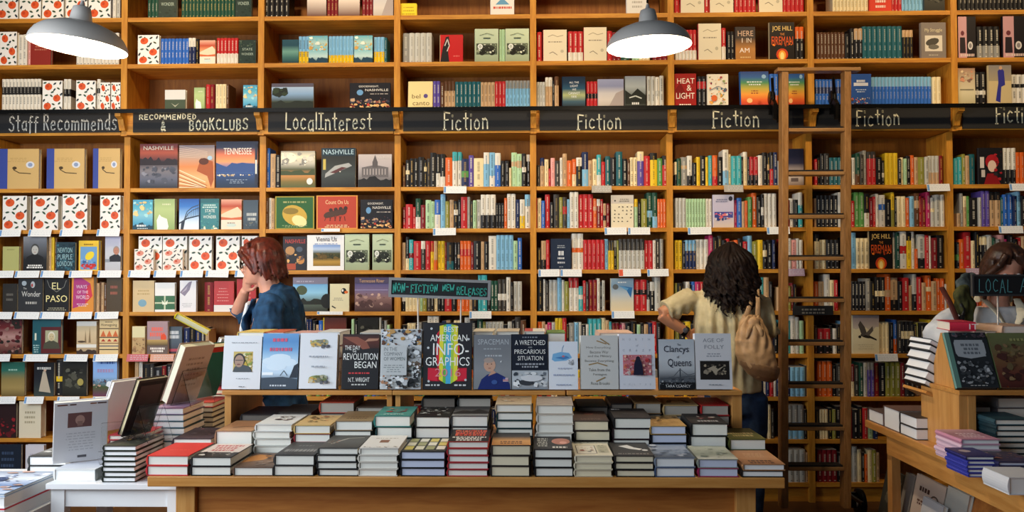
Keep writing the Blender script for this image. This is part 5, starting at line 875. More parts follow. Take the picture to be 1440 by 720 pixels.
row_spines(6, 'L5', 1146, 'b4h38 rk9h34x2 k4h38 w5h34 k6h40 _3 s7h44'); face(6, 'L5', 1199, 1236, 444, 'cream and grey book with a flying crow', 'cfc4a0', a_crow, t=.03); row_spines(6, 'L5', 1237, 'c5h43x3 k6h42 uo5h46 K5h44 kc6h44x3 k4h40 v3h42 k8h42 k6h42 y6h46 k8h40 b6h42', vis=.8)
row_spines(6, 'L6', 1150, 'o7h48x3 k6h42 K6h44 t6h40 s7h44 Rc6h44 K7h42 G6h46 E5h46 pe5h46x2 R7h46 k9h46 v7h47x3 R6h46 K6h44 k8h42 b8h42', vis=.8)
row_spines(6, 'L7', 1148, 'K5h40 c4h40x3 k6h42 v5h40 k8h44 p8h44 R8h42 k8h40 k6h44 r7h42 l8h40 U6h40', vis=.7); row_spines(6, 'L8', 1150, 'R7h44x4 k7h40 k8h46 E7h48x2 c6h44 k4h40 o4h38 c6h44 v6h44 t5h40', vis=.7)
row_spines(7, 'L1', 1342, 'a6h36 a6h38 v5h42 t6h40 A8h42'); face(7, 'L1', 1376, 1410, 211, 'black book with a red haired figure', '19181c', a_redfig); row_spines(7, 'L1', 1411, 'wk6h50x3 o6h44x2 k5h40 r6h42 w6h44 k6h40 U7h42')
row_spines(7, 'L2', 1346, 't5h18 e5h46 tc5h42 g4h42 k12h40 E4h40 p6h49x2 tk8h48x2 A3h40 u7h44x2 U5h42 s6h48 k6h42 R6h44 w6h40 k6h42 t6h44')
row_spines(7, 'L3', 1346, 'kg4h36 o7h40 r10h50 c5h38 k6h50 kc6h44x2 E7h46 G5h42 e5h40 i8h46 m4h40 kc7h46 k6h40 r6h42 t6h44')
row_spines(7, 'L4', 1346, 'k10h42 t8h40 K8h44 r5h40 o6h42 t6h38 k7h44 U6h42 c5h40 k6h42 r6h44 t7h40', vis=.3)

for _b, _rows in ((1, ('L7', 'L8')), (2, ('L6', 'L7', 'L8')), (3, ('L6', 'L7', 'L8')), (4, ('L6', 'L7', 'L8')), (7, ('L5', 'L6', 'L7', 'L8'))):
    for _r in _rows: row_spines(_b, _r, UPX_L[_b]+7, ' '.join(f"{RND.choice('kkKwtbrRoyGgUuaAvEec')}{RND.choice((5, 6, 6, 7, 8))}h{RND.choice((36, 38, 40, 42, 45))}" for _ in range(27)), vis=0)
for _r in ('L6', 'L7', 'L8'): row_spines(5, _r, 949, ' '.join(f"{RND.choice('kkKwtbrRoyGgUuaAvEec')}{RND.choice((5, 6, 7))}h{RND.choice((36, 38, 40, 42))}" for _ in range(19)), vis=0)
# ------------------------------------------------------------------ put the shelf books in place, with a label for each
from collections import defaultdict
rowlist = defaultdict(list)
for d in SPINES: rowlist[d['bay'], d['row']].append(d)
for d in DISP: rowlist[d['bay'], d['row']].append(d)
SMUSED = set()
def snames(d): return CNAME[d['c']] + (f" and {CNAME[d['c2']]}" if d['c2'] and CNAME[d['c2']] != CNAME[d['c']] else '')
for (bay, row), L in rowlist.items():
    L.sort(key=lambda d: d['px'])
    xr = (UXU if row[0] == 'U' else UXL)
    for i, d in enumerate(L): d['i'] = i+1
big = sorted([d for d in SPINES if d['kind'] == 'shelved_book'], key=lambda d: -d['vis'])
for d in big[300:]: d['mass'] = 1
for d in SPINES:
    if d['px'] > 1450 or d['px'] < -8: d['mass'] = 1
mass = MB()
for d in SPINES:
    mb = spine_mb(d['w'], d['h'], d['d'], d['c'], d['c2'], d['pat'], d['sd'])
    z = ZR[d['row']]
    if d.get('mass'):
        o = len(mass.v); mass.v += [(p[0]+d['x'], p[1]+d['Y'], p[2]+z) for p in mb.v]; mass.f += [[q+o for q in f] for f in mb.f]; mass.c += mb.c; mass.sm += mb.sm; continue
    o = mb.build(d['kind'], M_PRINT, None, None, (d['x'], d['Y'], z))
    if d['kind'] == OB: tag(o, f"{snames(d)} overstock spine, {nth(d['i'])} book from left, {place(d['row'], d['bay'])}", 'book', 'spine-out overstock books above the signs')
    else: tag(o, f"{snames(d)} spine, {nth(d['i'])} book from left, {place(d['row'], d['bay'])}", 'book', 'spine-out books on the lower shelves')
so = mass.build('shelved_books', M_PRINT); so['kind'] = 'stuff'
so['label'] = 'remaining narrow spine-out books filling the wall bookcase shelves'; so['category'] = 'books'
cnt = defaultdict(list)
for d in DISP: cnt[d['desc'], d['bay'], d['row']].append(d)
for k, L in cnt.items():
    for j, d in enumerate(sorted(L, key=lambda d: d['px'])): d['lab'] = d['desc'] + (f", {ORD[j+1]} from left" if len(L) > 1 else '') + f", {place(d['row'], d['bay'])}"
for d in DISP:
    M = lean(d['ln'], d['t']) if d['ln'] else None
    book('displayed_book', d['lab'], d['w'], d['h'], d['t'], d['cov'], d['spine'], d['art'], M, (d['x'], d['Y'], ZR[d['row']]), d['rz'], group='face-out books on the wall shelves')
# shelf tags
TAGS = [(0, 'L2', 0, 30), (0, 'L2', 41, 73), (0, 'L2', 85, 117), (0, 'L2', 137, 169), (0, 'L3', -10, 20), (0, 'L3', 22, 56), (0, 'L3', 58, 91), (0, 'L3', 98, 130), (0, 'L3', 138, 171),
        (1, 'L3', 181, 212), (1, 'L3', 217, 248), (1, 'L3', 254, 286), (1, 'L3', 290, 322), (1, 'L3', 331, 362), (0, 'L4', -12, 18), (0, 'L4', 21, 56), (0, 'L4', 57, 91), (0, 'L4', 97, 130), (0, 'L4', 134, 167),
        (0, 'L5', -15, 15), (0, 'L5', 34, 68), (0, 'L5', 91, 124), (0, 'L5', 132, 166), (1, 'L5', 179, 209), (1, 'L5', 212, 245), (0, 'L6', -10, 23), (0, 'L6', 35, 62), (0, 'L6', 81, 112), (0, 'L6', 131, 160),
        (2, 'L2', 452, 478), (2, 'L4', 446, 482), (3, 'L1', 624, 656), (3, 'L2', 609, 641), (3, 'L4', 660, 691), (4, 'L1', 832, 860), (4, 'L2', 850, 881), (4, 'L2', 883, 914), (4, 'L3', 757, 787), (4, 'L3', 788, 818), (4, 'L3', 870, 901), (4, 'L3', 910, 940),
        (4, 'L4', 860, 892), (5, 'L1', 1018, 1045), (5, 'L2', 967, 1000), (5, 'L2', 1078, 1110), (5, 'L3', 1104, 1131), (6, 'L1', 1303, 1335), (6, 'L5', 1230, 1262), (7, 'L1', 1419, 1451), (7, 'L2', 1404, 1438), (7, 'L3', 1358, 1386)]
tc = defaultdict(int); tn = defaultdict(int)
for b_, r_, _, _ in TAGS: tn[b_, r_] += 1
for b_, r_, x0, x1 in TAGS:
    Y = YL-.012; X0, X1 = at(x0, ROWS[r_], Y).x, at(x1, ROWS[r_], Y).x; w = X1-X0; h = .05 if tn[b_, r_] > 1 or b_ > 2 else .022; tc[b_, r_] += 1
    c = 'eceff0'; cn = 'white'
    if (b_, r_) == (1, 'L5'): c, cn = ('c86a74', 'red') if x0 < 200 else ('d8a08a', 'peach')
    if (b_, r_, x0) in ((5, 'L3', 1104), (7, 'L3', 1358)): c, cn = 'b89ab0', 'lilac'
    if (b_, r_, x0) in ((5, 'L1', 1018), (4, 'L1', 832)): c, cn = 'a8a49c', 'grey'
    b = MB(); b.box(-w/2, 0, -h, w/2, .0015, 0, c)
    b.add([(-w/2+.002, -.0005, -h+.004), (-w/2+.016, -.0005, -h+.004), (-w/2+.016, -.0005, -.004), (-w/2+.002, -.0005, -.004)], [(0, 1, 2, 3)], '6a9ad0' if cn == 'white' else c)
    if (b_, r_, x0) == (4, 'L3', 870):
        b.add([(-w/2+.001, -.0006, -h+.003), (-w/2+.028, -.0006, -h+.003), (-w/2+.028, -.0006, -.003), (-w/2+.001, -.0006, -.003)], [(0, 1, 2, 3)], 'd8583a'); cn = 'reddish'
    r = random.Random(int(x0)+50); z = -.012
    while z > -h+.008:
        x = -w/2+.024
        while x < w/2-.012:
            q = r.uniform(.006, .02); b.add([(x, -.0005, z), (min(x+q, w/2-.006), -.0005, z), (min(x+q, w/2-.006), -.0005, z+.003), (x, -.0005, z+.003)], [(0, 1, 2, 3)], 'cdd3d8'); x += q+.006
        z -= .012
    M = Matrix.Rotation(-.22 if b_ > 1 else -.32, 4, 'X') @ Matrix.Rotation(RND.uniform(-.02, .02), 4, 'Y')
    o = b.build('shelf_tag', M_MATTE, None, M, ((X0+X1)/2, Y, ZR[r_]+.002))
    ps = f"{ORD[tc[b_, r_]]} from left " if tn[b_, r_] > 1 else ''
    tag(o, f"{cn} shelf tag, {ps}on edge of {place(r_, b_)}", 'shelf tag', 'paper tags on the shelf edges')
# ------------------------------------------------------------------ main table
YT = 2.95; TZ = at(560, 671, YT).z; TX0, TX1 = at(207, 671, YT).x, at(1104, 674, YT).x; TD = 4.0
tb = tag(empty('display_table', ((TX0+TX1)/2, YT, 0)), 'large honey oak display table loaded with stacked hardcovers', 'table')
T = Matrix.Translation((-(TX0+TX1)/2, -YT, 0))
b = MB(); b.box(TX0, YT, TZ-.036, TX1, TD, TZ); o = b.build('tabletop', M_TAB_X, tb, T)
def bevel(o, w=.003):
    md = o.modifiers.new('soft_edge', 'BEVEL'); md.width = w; md.segments = 2; md.limit_method = 'ANGLE'
bevel(o)
lx0, lx1 = at(247, 690, YT+.06).x, at(1063, 690, YT+.06).x; LW = .07
for x0 in (lx0, lx1-LW):
    for y0 in (YT+.06, TD-.06-LW):
        b = MB(); b.box(x0, y0, 0, x0+LW, y0+LW, TZ-.036); bevel(b.build('leg', M_TAB_Z, tb, T))
for y0 in (YT+.085, TD-.11):
    b = MB(); b.box(lx0+LW, y0, TZ-.30, lx1-LW, y0+.022, TZ-.036); b.build('apron', M_APRON, tb, T)
for x0 in (lx0+.02, lx1-.042):
    b = MB(); b.box(x0, YT+.06+LW, TZ-.30, x0+.022, TD-.06-LW, TZ-.036); b.build('apron', M_APRON, tb, T)
# risers
YR, YR1 = 3.45, 3.90; RZ = at(650, 549.5, YR).z
for nm, (x0, x1), (p0, p1), side in (('longest', (312, 551.5), ((316, 325), (544, 551)), 'the white portrait book'), ('middle', (552, 795), ((556, 563), (788, 795)), 'the infographics book'), ('shorter', (797, 1044), ((799, 806), (1030, 1043)), 'the handwritten script book')):
    X0, X1 = at(x0, 550, YR).x, at(x1, 550, YR).x; cx = (X0+X1)/2; T = Matrix.Translation((-cx, -YR, -TZ))
    e = tag(empty('display_riser', (cx, YR, TZ)), f"oak riser shelf on the main table carrying {side}", 'riser', 'oak riser shelves on the main table')
    b = MB(); b.box(X0, YR, RZ-.018, X1, YR1, RZ); bevel(b.build('riser_top', M_TAB_X, e, T), .002)
    for a0, a1 in (p0, p1):
        b = MB(); b.box(at(a0, 560, YR+.02).x, YR+.02, TZ, at(a1, 560, YR+.02).x, YR1-.02, RZ-.018); b.build('side_panel', M_TAB_Z, e, T)

# --- stacks of books lying flat
def stack(px0, px1, ytop, Y, z0, n, cov, page, art, desc, where, depth=.232, board=None, zt=None, under=None, jit=.004, mixed=None, rz0=0, x=None, w=None, group='stacked books on the main table'):
    r = random.Random(int(px0*7+Y*100)); pm = (px0+px1)/2
    X0, X1 = at(px0, ytop, Y).x, at(px1, ytop, Y).x
    H = (zt if zt else at(pm, ytop, Y).z) - z0; t = H/n; w = w or (X1-X0)*.97; x = (X0+X1)/2 if x is None else x; z = z0
    for i in range(n):
        top = i == n-1
        lab = f"{desc}, top of {where}" if top else f"{CNAME.get(page, 'pale')}-paged hardcover, {nth(n-i)} from top of {where}"
        if n == 1: lab = f"{desc}, alone as {where}"
        cc = cov if top else (board or cov)
        if mixed and not top: cc = mixed[i % len(mixed)]
        dw = r.uniform(-jit, jit)
        book('stacked_book', lab, w*(1 if not mixed else r.uniform(.92, 1)), depth*(1 if not mixed else r.uniform(.92, 1)), t-.0004, cc, cc, art if top else None, LYING(t, depth), (x+dw, Y+abs(r.uniform(0, jit)), z+.0002), rz0+r.uniform(-1, 1)*jit*4,
             page={'w': 'eceae0', 'W': 'f2f3f2', 'c': 'e4d9bb', 'u': 'cdd4ea', 't': 'c8a878'}.get(page, page), group=group, key=None if top else ('st', cc, page, round(t, 4)))
        z += t
    return z
def blk(*ops): return a_plain(*ops)
P_TXT = lambda bgc, c, n=3: a_plain(('rect', 0, 0, 1, 1, bgc), ('lines', .12, .88, .3, .85, n, c, 3, .6))
FR = [(206, 266, 641, 2, 'd23a34', 'w', blk(('lines', .25, .75, .4, .5, 1, 'e05a50', 2)), 'red cloth covered hardcover', 'c03038'),
      (268, 326, 643, 2, '2c2a2a', 'w', blk(('rect', 0, .35, 1, 1, 'd8c8bc'), ('lines', .08, .92, .45, .95, 3, 'b84a4a', 3, .6), ('blobs', .1, .05, .9, .35, 8, ['c8c0b4', '1c1a1a'], 3, .04, .1)), 'white and black book with red lettering', '1e1c1e'),
      (328, 385, 657, 1, '6a5040', 'w', blk(('grad', 0, 0, 1, 1, ['5a4638', '8a6a50', '6a5244']), ('poly', [(.0, .3), (.5, .5), (.6, .8), (.2, .9), (0, .7)], 'c8863c'), ('blobs', .4, .1, 1, .9, 9, ['4a3a32', '8a7a6c'], 4, .05, .12)), 'brown photographic book with an orange patch', 'e8e4dc'),
      (385, 443, 640, 2, '3c3c3c', 'w', blk(('grad', 0, 0, 1, 1, ['333334', '4c4c4c', '3a3a3a']), ('lines', .1, .9, .25, .5, 1, '8a8a88', 2, .7), ('lines', .2, .8, .65, .8, 1, '6a6a6a', 3, .6)), 'dark grey hardcover with faint lettering', '2c2c2c'),
      (445, 503, 630, 4, '4a4a48', 'w', blk(('grad', 0, 0, 1, 1, ['454543', '5a5a56', '3c3c3a']), ('ring', [(.2, .3), (.5, .75), (.9, .8)], .006, 'c0bcb0'), ('blobs', .05, .3, .35, .6, 5, ['b05a3c', '8a8478'], 3, .03, .07)), 'dark grey book with a pale curve', '2a2a2c'),
      (504, 561, 630, 4, 'e6e0d6', 'w', blk(('rect', 0, 0, 1, 1, 'e8e4dc'), ('rect', .38, .4, .62, .62, '8a5a3a'), ('lines', .2, .8, .72, .84, 1, 'b8b0a4', 2), ('blobs', 0, 0, 1, .1, 8, ['6a5a4a', '9a8a7a'], 2, .03, .06)), 'white book with a small brown picture', 'd8d2c6'),
      (561, 626, 635, 3, '2a2a2c', 'u', blk(('rect', 0, 0, 1, 1, '30302c'), *[('rect', .05+.24*i, .12+.3*j, .24+.24*i, .38+.3*j, ['d8c86a', 'e0dcc4', 'a8a878', 'e8e4d0'][(i+j) % 4]) for i in range(4) for j in range(3)]), 'dark book with yellow and white panels', '1c1c20'),
      (628, 687, 621, 5, 'b83a30', 'w', blk(('rect', 0, 0, 1, 1, '1e1a1a'), ('lines', .05, .95, .45, .95, 3, 'e0583c', 5, .75), ('lines', .05, .95, .05, .4, 3, 'e8e0d4', 3, .7), ('blobs', .1, .5, .9, .9, 8, ['d8783c', 'c83a2a'], 4, .05, .1)), 'black book with red and white lettering', 'a8343a'),
      (690, 747, 626, 3, '3a3230', 'c', blk(('grad', 0, 0, 1, 1, ['c88a4a', 'd8a060', '3a3432', '2a2828']), ('lines', .1, .9, .1, .35, 2, '6a3a20', 3, .6)), 'thick book fading from black to orange', '2a2626'),
      (750, 806, 632, 3, '201e20', 'w', blk(('rect', 0, 0, 1, 1, '232124'), ('ell', .72, .6, .25, .25, 'b87a68'), ('ell', .78, .5, .1, .1, 'd8a090'), ('lines', .05, .4, .2, .9, 5, 'b8b8b0', 3, .6), ('lines', .4, .95, .08, .25, 1, 'd8d4cc', 3, .7)), 'black book with a pinkish portrait', '161618'),
      (808, 863, 641, 3, 'ded4bc', 'c', blk(('rect', 0, 0, 1, 1, 'e2dac2'), ('rect', .08, .15, .6, .75, 'efe9d8'), ('ring', [(.08, .15), (.6, .15), (.6, .75), (.08, .75)], .003, '4a4238', True), ('rect', .66, .2, .94, .75, 'c0bca4'), ('blobs', .15, .25, .55, .65, 6, ['a85a4a', '4a4a40', 'c88a6a'], 3, .04, .08), ('blobs', .68, .2, .92, .7, 7, ['6a6a58', '8a8a70'], 4, .03, .06), ('blobs', .05, .85, .95, .97, 6, ['2c2824'], 4, .03, .05)), 'cream book with small framed drawings', 'cfc5ab'),
      (864, 921, 641, 3, '2c2a2a', 'c', blk(('rect', 0, 0, 1, 1, '2c2b2b'), ('poly', [(.2, .7), (.45, .8), (.6, .6), (.8, .5), (.72, .4), (.45, .5)], 'e8e6e0'), ('ell', .85, .4, .08, .06, 'e8e6e0'), ('lines', .1, .9, .1, .2, 1, '8a8680', 2, .6)), 'black book with a white bird shape', '1c1a1c'),
      (922, 980, 644, 2, '7a8698', 'W', blk(('grad', 0, 0, 1, 1, ['3c4a5c', '7a8aa0', '98a4b8', '8494ac']), ('blobs', 0, .1, 1, .6, 12, ['5a6a80', 'b0b8c8', '48586c'], 3, .06, .14), ('ell', .15, .85, .1, .08, 'c0c8d4')), 'blue grey cloudy hardcover', '4a5a78'),
      (982, 1040, 646, 2, '8a9088', 'u', blk(('grad', 0, 0, 1, 1, ['c8c8bc', '8a9284', 'a8aea0', 'b8bcac']), ('blobs', .1, .1, .9, .8, 12, ['6a7466', '98a090', 'c8ccc0'], 5, .05, .12)), 'pale grey green book with magenta boards', '9a2a54'),
      (1043, 1104, 653, 2, 'a87a54', 'W', blk(('grad', 0, 0, 1, 1, ['9a6a48', 'b88a64', 'a87850']), ('lines', .08, .92, .05, .3, 2, '4a2c1c', 3, .7), ('lines', .15, .85, .5, .8, 3, 'c8a07a', 3)), 'tan book with dark brown lettering', '201c1c')]
for i, (x0, x1, yt, n, cov, pg, art, desc, bd) in enumerate(FR):
    stack(x0, x1, yt, YT+.008, TZ, n, cov, pg, art, desc, f"{nth(i+1)} front-row stack on main table", board=bd)
Y2 = YT+.262
SR = [(243, 299, 617, 2, '3a3038', 'w', blk(('grad', 0, 0, 1, 1, ['4a3c44', '332c34', '3c3640']), ('blobs', .2, .3, .9, .9, 10, ['5a525a', '28242a', '8a5a60'], 3, .05, .1)), 'dark plum hardcover', '3a2028'),
      (301, 354, 606, 2, '9a7458', 'w', blk(('grad', 0, 0, 1, 1, ['b8906c', '9a7050', 'a87e5c']), ('ring', [(.3, .3), (.6, .4), (.9, .38)], .012, '5a3c28')), 'tan book with a dark squiggle', 'd8d4cc'),
      (357, 410, 597, 5, 'd8d8d4', 'w', blk(('rect', 0, 0, 1, 1, 'd9dad6'), ('blobs', .3, .35, .8, .75, 9, ['3a2c2c', '5a3a38', '4a4444'], 3, .05, .12)), 'white book with dark running figures', 'c8c8c0'),
      (412, 464, 598, 4, 'c8a868', 'w', blk(('rect', 0, 0, 1, 1, 'cfb078'), ('blobs', .15, .25, .9, .85, 12, ['2c2824', 'a84a3a', '6a5a3a', 'c8683c'], 4, .05, .11)), 'tan book with dark and red figures', '8a2c34'),
      (470, 524, 592, 4, '8a7458', 'w', blk(('grad', 0, 0, 1, 1, ['a08a68', '7a6448', '8e785a']), ('lines', .1, .9, .2, .5, 2, '5a4630', 3, .5)), 'brown parchment hardcover', '24262a'),
      (527, 579, 585, 4, '3c8078', 'w', blk(('rect', 0, 0, 1, 1, '4a9088'), ('blobs', .2, .3, .8, .75, 8, ['a83a34', '5a2c2c', 'd8906a'], 3, .06, .12), ('lines', .1, .9, .08, .2, 1, 'c8e0d8', 3)), 'teal book with red figures', '1e3a3a'),
      (582, 632, 586, 4, '1c1c1e', 'w', blk(('rect', 0, 0, 1, 1, '1a1a1c'), ('blobs', .05, .1, .95, .9, 24, ['8a8e8a', '3a3c3c', 'c0c4c0', '5a605c'], 3, .04, .09)), 'black book with silver leaves', '1c1c1e'),
      (635, 688, 585, 4, '3a3c3e', 'w', blk(('grad', 0, 0, 1, 1, ['8a8c8c', '4a4c4e', '2c2e30']), ('poly', [(0, .3), (.3, .6), (.5, .45), (.7, .7), (1, .4), (1, .2), (0, .2)], '1e2022')), 'dark grey book with a mountain', '2c2e30'),
      (697, 749, 569, 7, 'a8947a', 'w', blk(('grad', 0, 0, 1, 1, ['c8b89a', 'a89070', '8a7a60']), ('blobs', .1, .3, .9, .8, 8, ['5a4c3c', 'c8c0b0', '8a6a4a'], 4, .05, .11)), 'tan photographic hardcover', '1c3638'),
      (754, 807, 570, 6, 'b0a090', 'w', blk(('rect', 0, 0, 1, 1, 'b8aa98'), *[('ring', [(0, .1+.14*k), (.25, .2+.14*k), (.5, .1+.14*k), (.75, .2+.14*k), (1, .1+.14*k)], .006, '6a4c48') for k in range(6)]), 'beige book with zigzag bands', 'cfc8bc'),
      (807, 858, 592, 4, '3c302c', 'c', blk(('grad', 0, 0, 1, 1, ['3a302e', '4c3c36', '332a28']), ('lines', .1, .9, .1, .3, 2, '7a6458', 3), ('ell', .5, .7, .15, .1, '7a4a40')), 'dark brown hardcover', '1c1818'),
      (862, 916, 588, 4, '1a1a1c', 'w', blk(('rect', 0, 0, 1, 1, '1b1b1d'), ('lines', .05, .3, .85, .95, 1, 'd8d8d8', 2, .7), ('lines', .3, .7, .4, .5, 1, '4a4a4c', 2)), 'plain black hardcover with a tiny title', '2a1c20'),
      (915, 967, 599, 4, 'a08048', 'u', blk(('rect', 0, 0, 1, 1, 'b8945c'), ('blobs', .05, .1, .95, .9, 16, ['5a4428', '8a6a3c', 'd8b884', '3c2c1c'], 4, .04, .1)), 'golden brown patterned book', '14161e'),
      (971, 1024, 596, 3, '1c1d1f', 'w', blk(('rect', 0, 0, 1, 1, '1d1e21'), ('blobs', .3, .4, .85, .75, 8, ['6a3438', 'b8b0a8', '3a3a40'], 5, .04, .1), ('lines', .1, .9, .12, .3, 1, 'a8a8a8', 3, .7)), 'thick black book with reddish picture', '16181c'),
      (1027, 1080, 618, 2, '4e5228', 'w', blk(('grad', 0, 0, 1, 1, ['474c22', '5a6030', '454a24']), ('lines', .1, .9, .25, .65, 2, 'b8a878', 4, .65)), 'olive green book with gold lettering', '22240f')]
for i, (x0, x1, yt, n, cov, pg, art, desc, bd) in enumerate(SR):
    stack(x0, x1, yt, Y2, TZ, n, cov, pg, art, desc, f"{nth(i+1)} second-row stack on main table", board=bd)
Y3 = YT+.53
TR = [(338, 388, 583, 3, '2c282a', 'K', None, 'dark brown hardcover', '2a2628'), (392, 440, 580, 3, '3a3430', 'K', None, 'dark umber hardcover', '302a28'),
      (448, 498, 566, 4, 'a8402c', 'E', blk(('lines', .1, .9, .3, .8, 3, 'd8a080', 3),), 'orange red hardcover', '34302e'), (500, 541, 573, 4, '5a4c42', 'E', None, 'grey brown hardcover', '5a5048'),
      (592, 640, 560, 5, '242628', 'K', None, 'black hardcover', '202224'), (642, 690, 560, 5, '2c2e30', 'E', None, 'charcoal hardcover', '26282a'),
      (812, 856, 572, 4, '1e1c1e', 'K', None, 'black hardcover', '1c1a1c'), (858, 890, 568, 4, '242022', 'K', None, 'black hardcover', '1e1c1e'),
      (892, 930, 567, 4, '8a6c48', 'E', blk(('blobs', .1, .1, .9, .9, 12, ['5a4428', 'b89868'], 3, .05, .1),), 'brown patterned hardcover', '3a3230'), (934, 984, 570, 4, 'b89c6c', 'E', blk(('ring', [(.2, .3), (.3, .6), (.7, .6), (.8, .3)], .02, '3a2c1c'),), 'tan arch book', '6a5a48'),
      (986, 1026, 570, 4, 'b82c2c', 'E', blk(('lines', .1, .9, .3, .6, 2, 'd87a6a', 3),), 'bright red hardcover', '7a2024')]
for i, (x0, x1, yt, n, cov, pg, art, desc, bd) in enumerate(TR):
    stack(x0, x1, yt, Y3, TZ, n, cov, {'K': '6a625a', 'E': 'a8a298'}.get(pg, pg), art, desc, f"{nth(i+1)} stack under the risers of the main table", board=bd, depth=.225)  # page colours darkened to paint in the shade below the risers

# --- covers standing on the risers
def d_portrait(A): A.rect(0, 0, 1, 1, 'dfe1e4'); A.rect(.27, .32, .78, .7, 'c8b068'); A.blobs(.5, .4, .78, .68, 9, ['b89a3c', '8a9a4a', 'e0d8b0'], 3, .04, .08); A.poly([(.27, .32), (.78, .32), (.7, .42), (.5, .46), (.32, .42)], '4a5054'); A.ell(.43, .54, .15, .13, '3a3634'); A.ell(.43, .52, .12, .115, 'a88a78'); A.rect(.33, .53, .53, .545, '4a4444'); A.ell(.42, .46, .05, .012, '7a4a44'); A.lines(.2, .88, .86, .89, 1, 'a0a4aa', 2); A.lines(.3, .75, .19, .22, 1, 'a0a4a8', 4); A.lines(.45, .6, .04, .07, 1, '6a6e74', 2)
def d_blue(A):
    A.grad(0, 0, 1, 1, ['3c4a58', '46566a', 'c0d8ec', 'd0e4f4', 'a8cce8', '70a4d4', '5a90c8', '6aa0d4'])
    for u, v, q in ((.3, .5, .3), (.7, .48, .26), (.5, .56, .3), (.4, .4, .28)): A.ell(u, v, q, .07, 'd4e6f4')
    A.poly([(0, .2), (.6, .22), (1, .18), (1, 0), (0, 0)], '3c4856'); A.poly([(.78, .2), (.9, .42), (1, .46), (1, .2)], '2a323e'); A.ring([(.52, .24), (.62, .33), (.72, .24)], .003, '4a545e'); A.rect(.02, .25, .32, .3, 'eef4f8')
    A.lines(.24, .72, .85, .93, 1, 'd05878', 5, .75); A.lines(.12, .9, .68, .76, 1, 'd05878', 9, .75); A.lines(.15, .8, .05, .09, 1, 'c8d0d8', 4, .7)
def d_elephants(A):
    A.rect(0, 0, 1, 1, 'e6e9ee')
    for y0, cc in ((.82, 'b8b878'), (.18, '98a468')):
        A.ell(.5, y0, .24, .06, cc); A.ell(.4, y0-.03, .12, .04, 'd8b060'); A.ell(.64, y0+.01, .12, .06, 'a4a890'); A.blobs(.25, y0-.08, .75, y0+.06, 9, ['6a7048', 'c8c0a0', '8a8a7a', 'd0a858'], int(y0*10), .04, .08); A.blobs(.55, y0-.09, .8, y0-.03, 4, ['4a4c54', '6a6a70'], 3, .03, .07)
    A.lines(.15, .88, .56, .6, 1, 'a4aab4', 3, .7); A.lines(.3, .72, .38, .42, 1, 'a4aab4', 5, .7)
def d_revolution(A):
    A.rect(0, 0, 1, 1, '1d1d21'); A.grad(.0, .74, 1, 1, ['3a201c', '5a2c24', '2c2022']); A.poly([(.0, .95), (.35, .82), (.55, .72), (.75, .74), (.65, .86), (.4, .95)], '8a5040'); A.poly([(.6, .86), (.95, .88), (1, .92), (.7, .92)], 'b08068')
    A.text('THE DAY', .06, .71, .48, .79, 'f0f0ec'); A.text('THE', .27, .665, .38, .7, 'f0f0ec'); A.text('REVOLUTION', .03, .53, .97, .65, 'f0f0ec'); A.text('BEGAN', .34, .38, .94, .5, 'f0f0ec'); A.lines(.05, .9, .275, .31, 1, 'c83c40', 3, .8); A.text('N.T. WRIGHT', .18, .13, .76, .21, 'f0f0ec'); A.lines(.18, .76, .07, .1, 1, 'c8c8c4', 3, .8)
def d_company(A):
    A.rect(0, 0, 1, 1, 'c9ccce'); A.blobs(.0, .72, 1, 1, 26, ['e4e6ea', '3a4a5c', '5a3a2c', 'c89a5a', '2a2c30', '8aa0b8', 'b8bcc4'], 3, .05, .1); A.blobs(.66, .02, 1, .74, 24, ['e4e6ea', '2a2c30', '6a5a4c', '1c1e22', 'c8ccd0', '8a8e94'], 5, .05, .11); A.blobs(.0, .0, .7, .24, 22, ['d8dade', '2c2e34', 'a8785a', '3a3430', 'e0e2e4'], 7, .05, .1)
    A.rect(.06, .23, .66, .72, 'c2c6c8'); A.text('IN THE', .1, .63, .42, .69, '6a7276'); A.text('COMPANY', .1, .55, .56, .61, '6a7276'); A.text('OF WOMEN', .1, .47, .62, .53, '6a7276'); A.lines(.1, .6, .28, .42, 4, '8a9094', 3, .4)
def d_info(A):
    A.rect(0, 0, 1, 1, '26262b'); A.poly([(.12, .12), (.3, .3), (.25, .6), (.35, .9), (.65, .9), (.75, .6), (.72, .3), (.9, .12), (.82, .22), (.86, .32), (.5, .2), (.14, .32), (.18, .22)], 'd3243c')
    A.poly([(.1, .14), (.3, .12), (.3, .3), (.1, .32)], 'd3243c'); A.poly([(.7, .12), (.9, .14), (.9, .32), (.7, .3)], 'd3243c'); A.poly([(.25, .72), (.35, .9), (.28, .84)], 'd3243c')
    for u0, u1, c in ((.33, .41, 'e6dc3c'), (.41, .47, '6cbc4c'), (.47, .57, '4ab0dc'), (.57, .63, 'a8d048'), (.63, .71, 'e6dc3c')):
        m = (u0+u1)/2; dv = lambda u: abs(u-.52)*.45; A.poly([(u0, .06+dv(u0)), (u1, .06+dv(u1)), (u1, .985-dv(u1)*.4), (u0, .985-dv(u0)*.4)], c)
    A.text('BEST', .42, .86, .72, .94, 'f4f4f0'); A.text('AMERICAN-', .14, .72, .96, .82, 'f4f4f0'); A.text('INFO-', .2, .51, .94, .69, 'f4f4f0'); A.text('GRAPHICS', .05, .35, .96, .48, 'f4f4f0'); A.text('2016', .25, .19, .78, .31, 'e48a90')
    for u, v in ((.16, .91), (.1, .62), (.12, .12), (.88, .14), (.93, .75)): A.ell(u, v, .025, .018, 'c8ccd0')
    A.lines(.05, .35, .05, .08, 1, 'd0d0d0', 2, .8); A.lines(.6, .94, .05, .08, 1, 'd0d0d0', 3, .8)
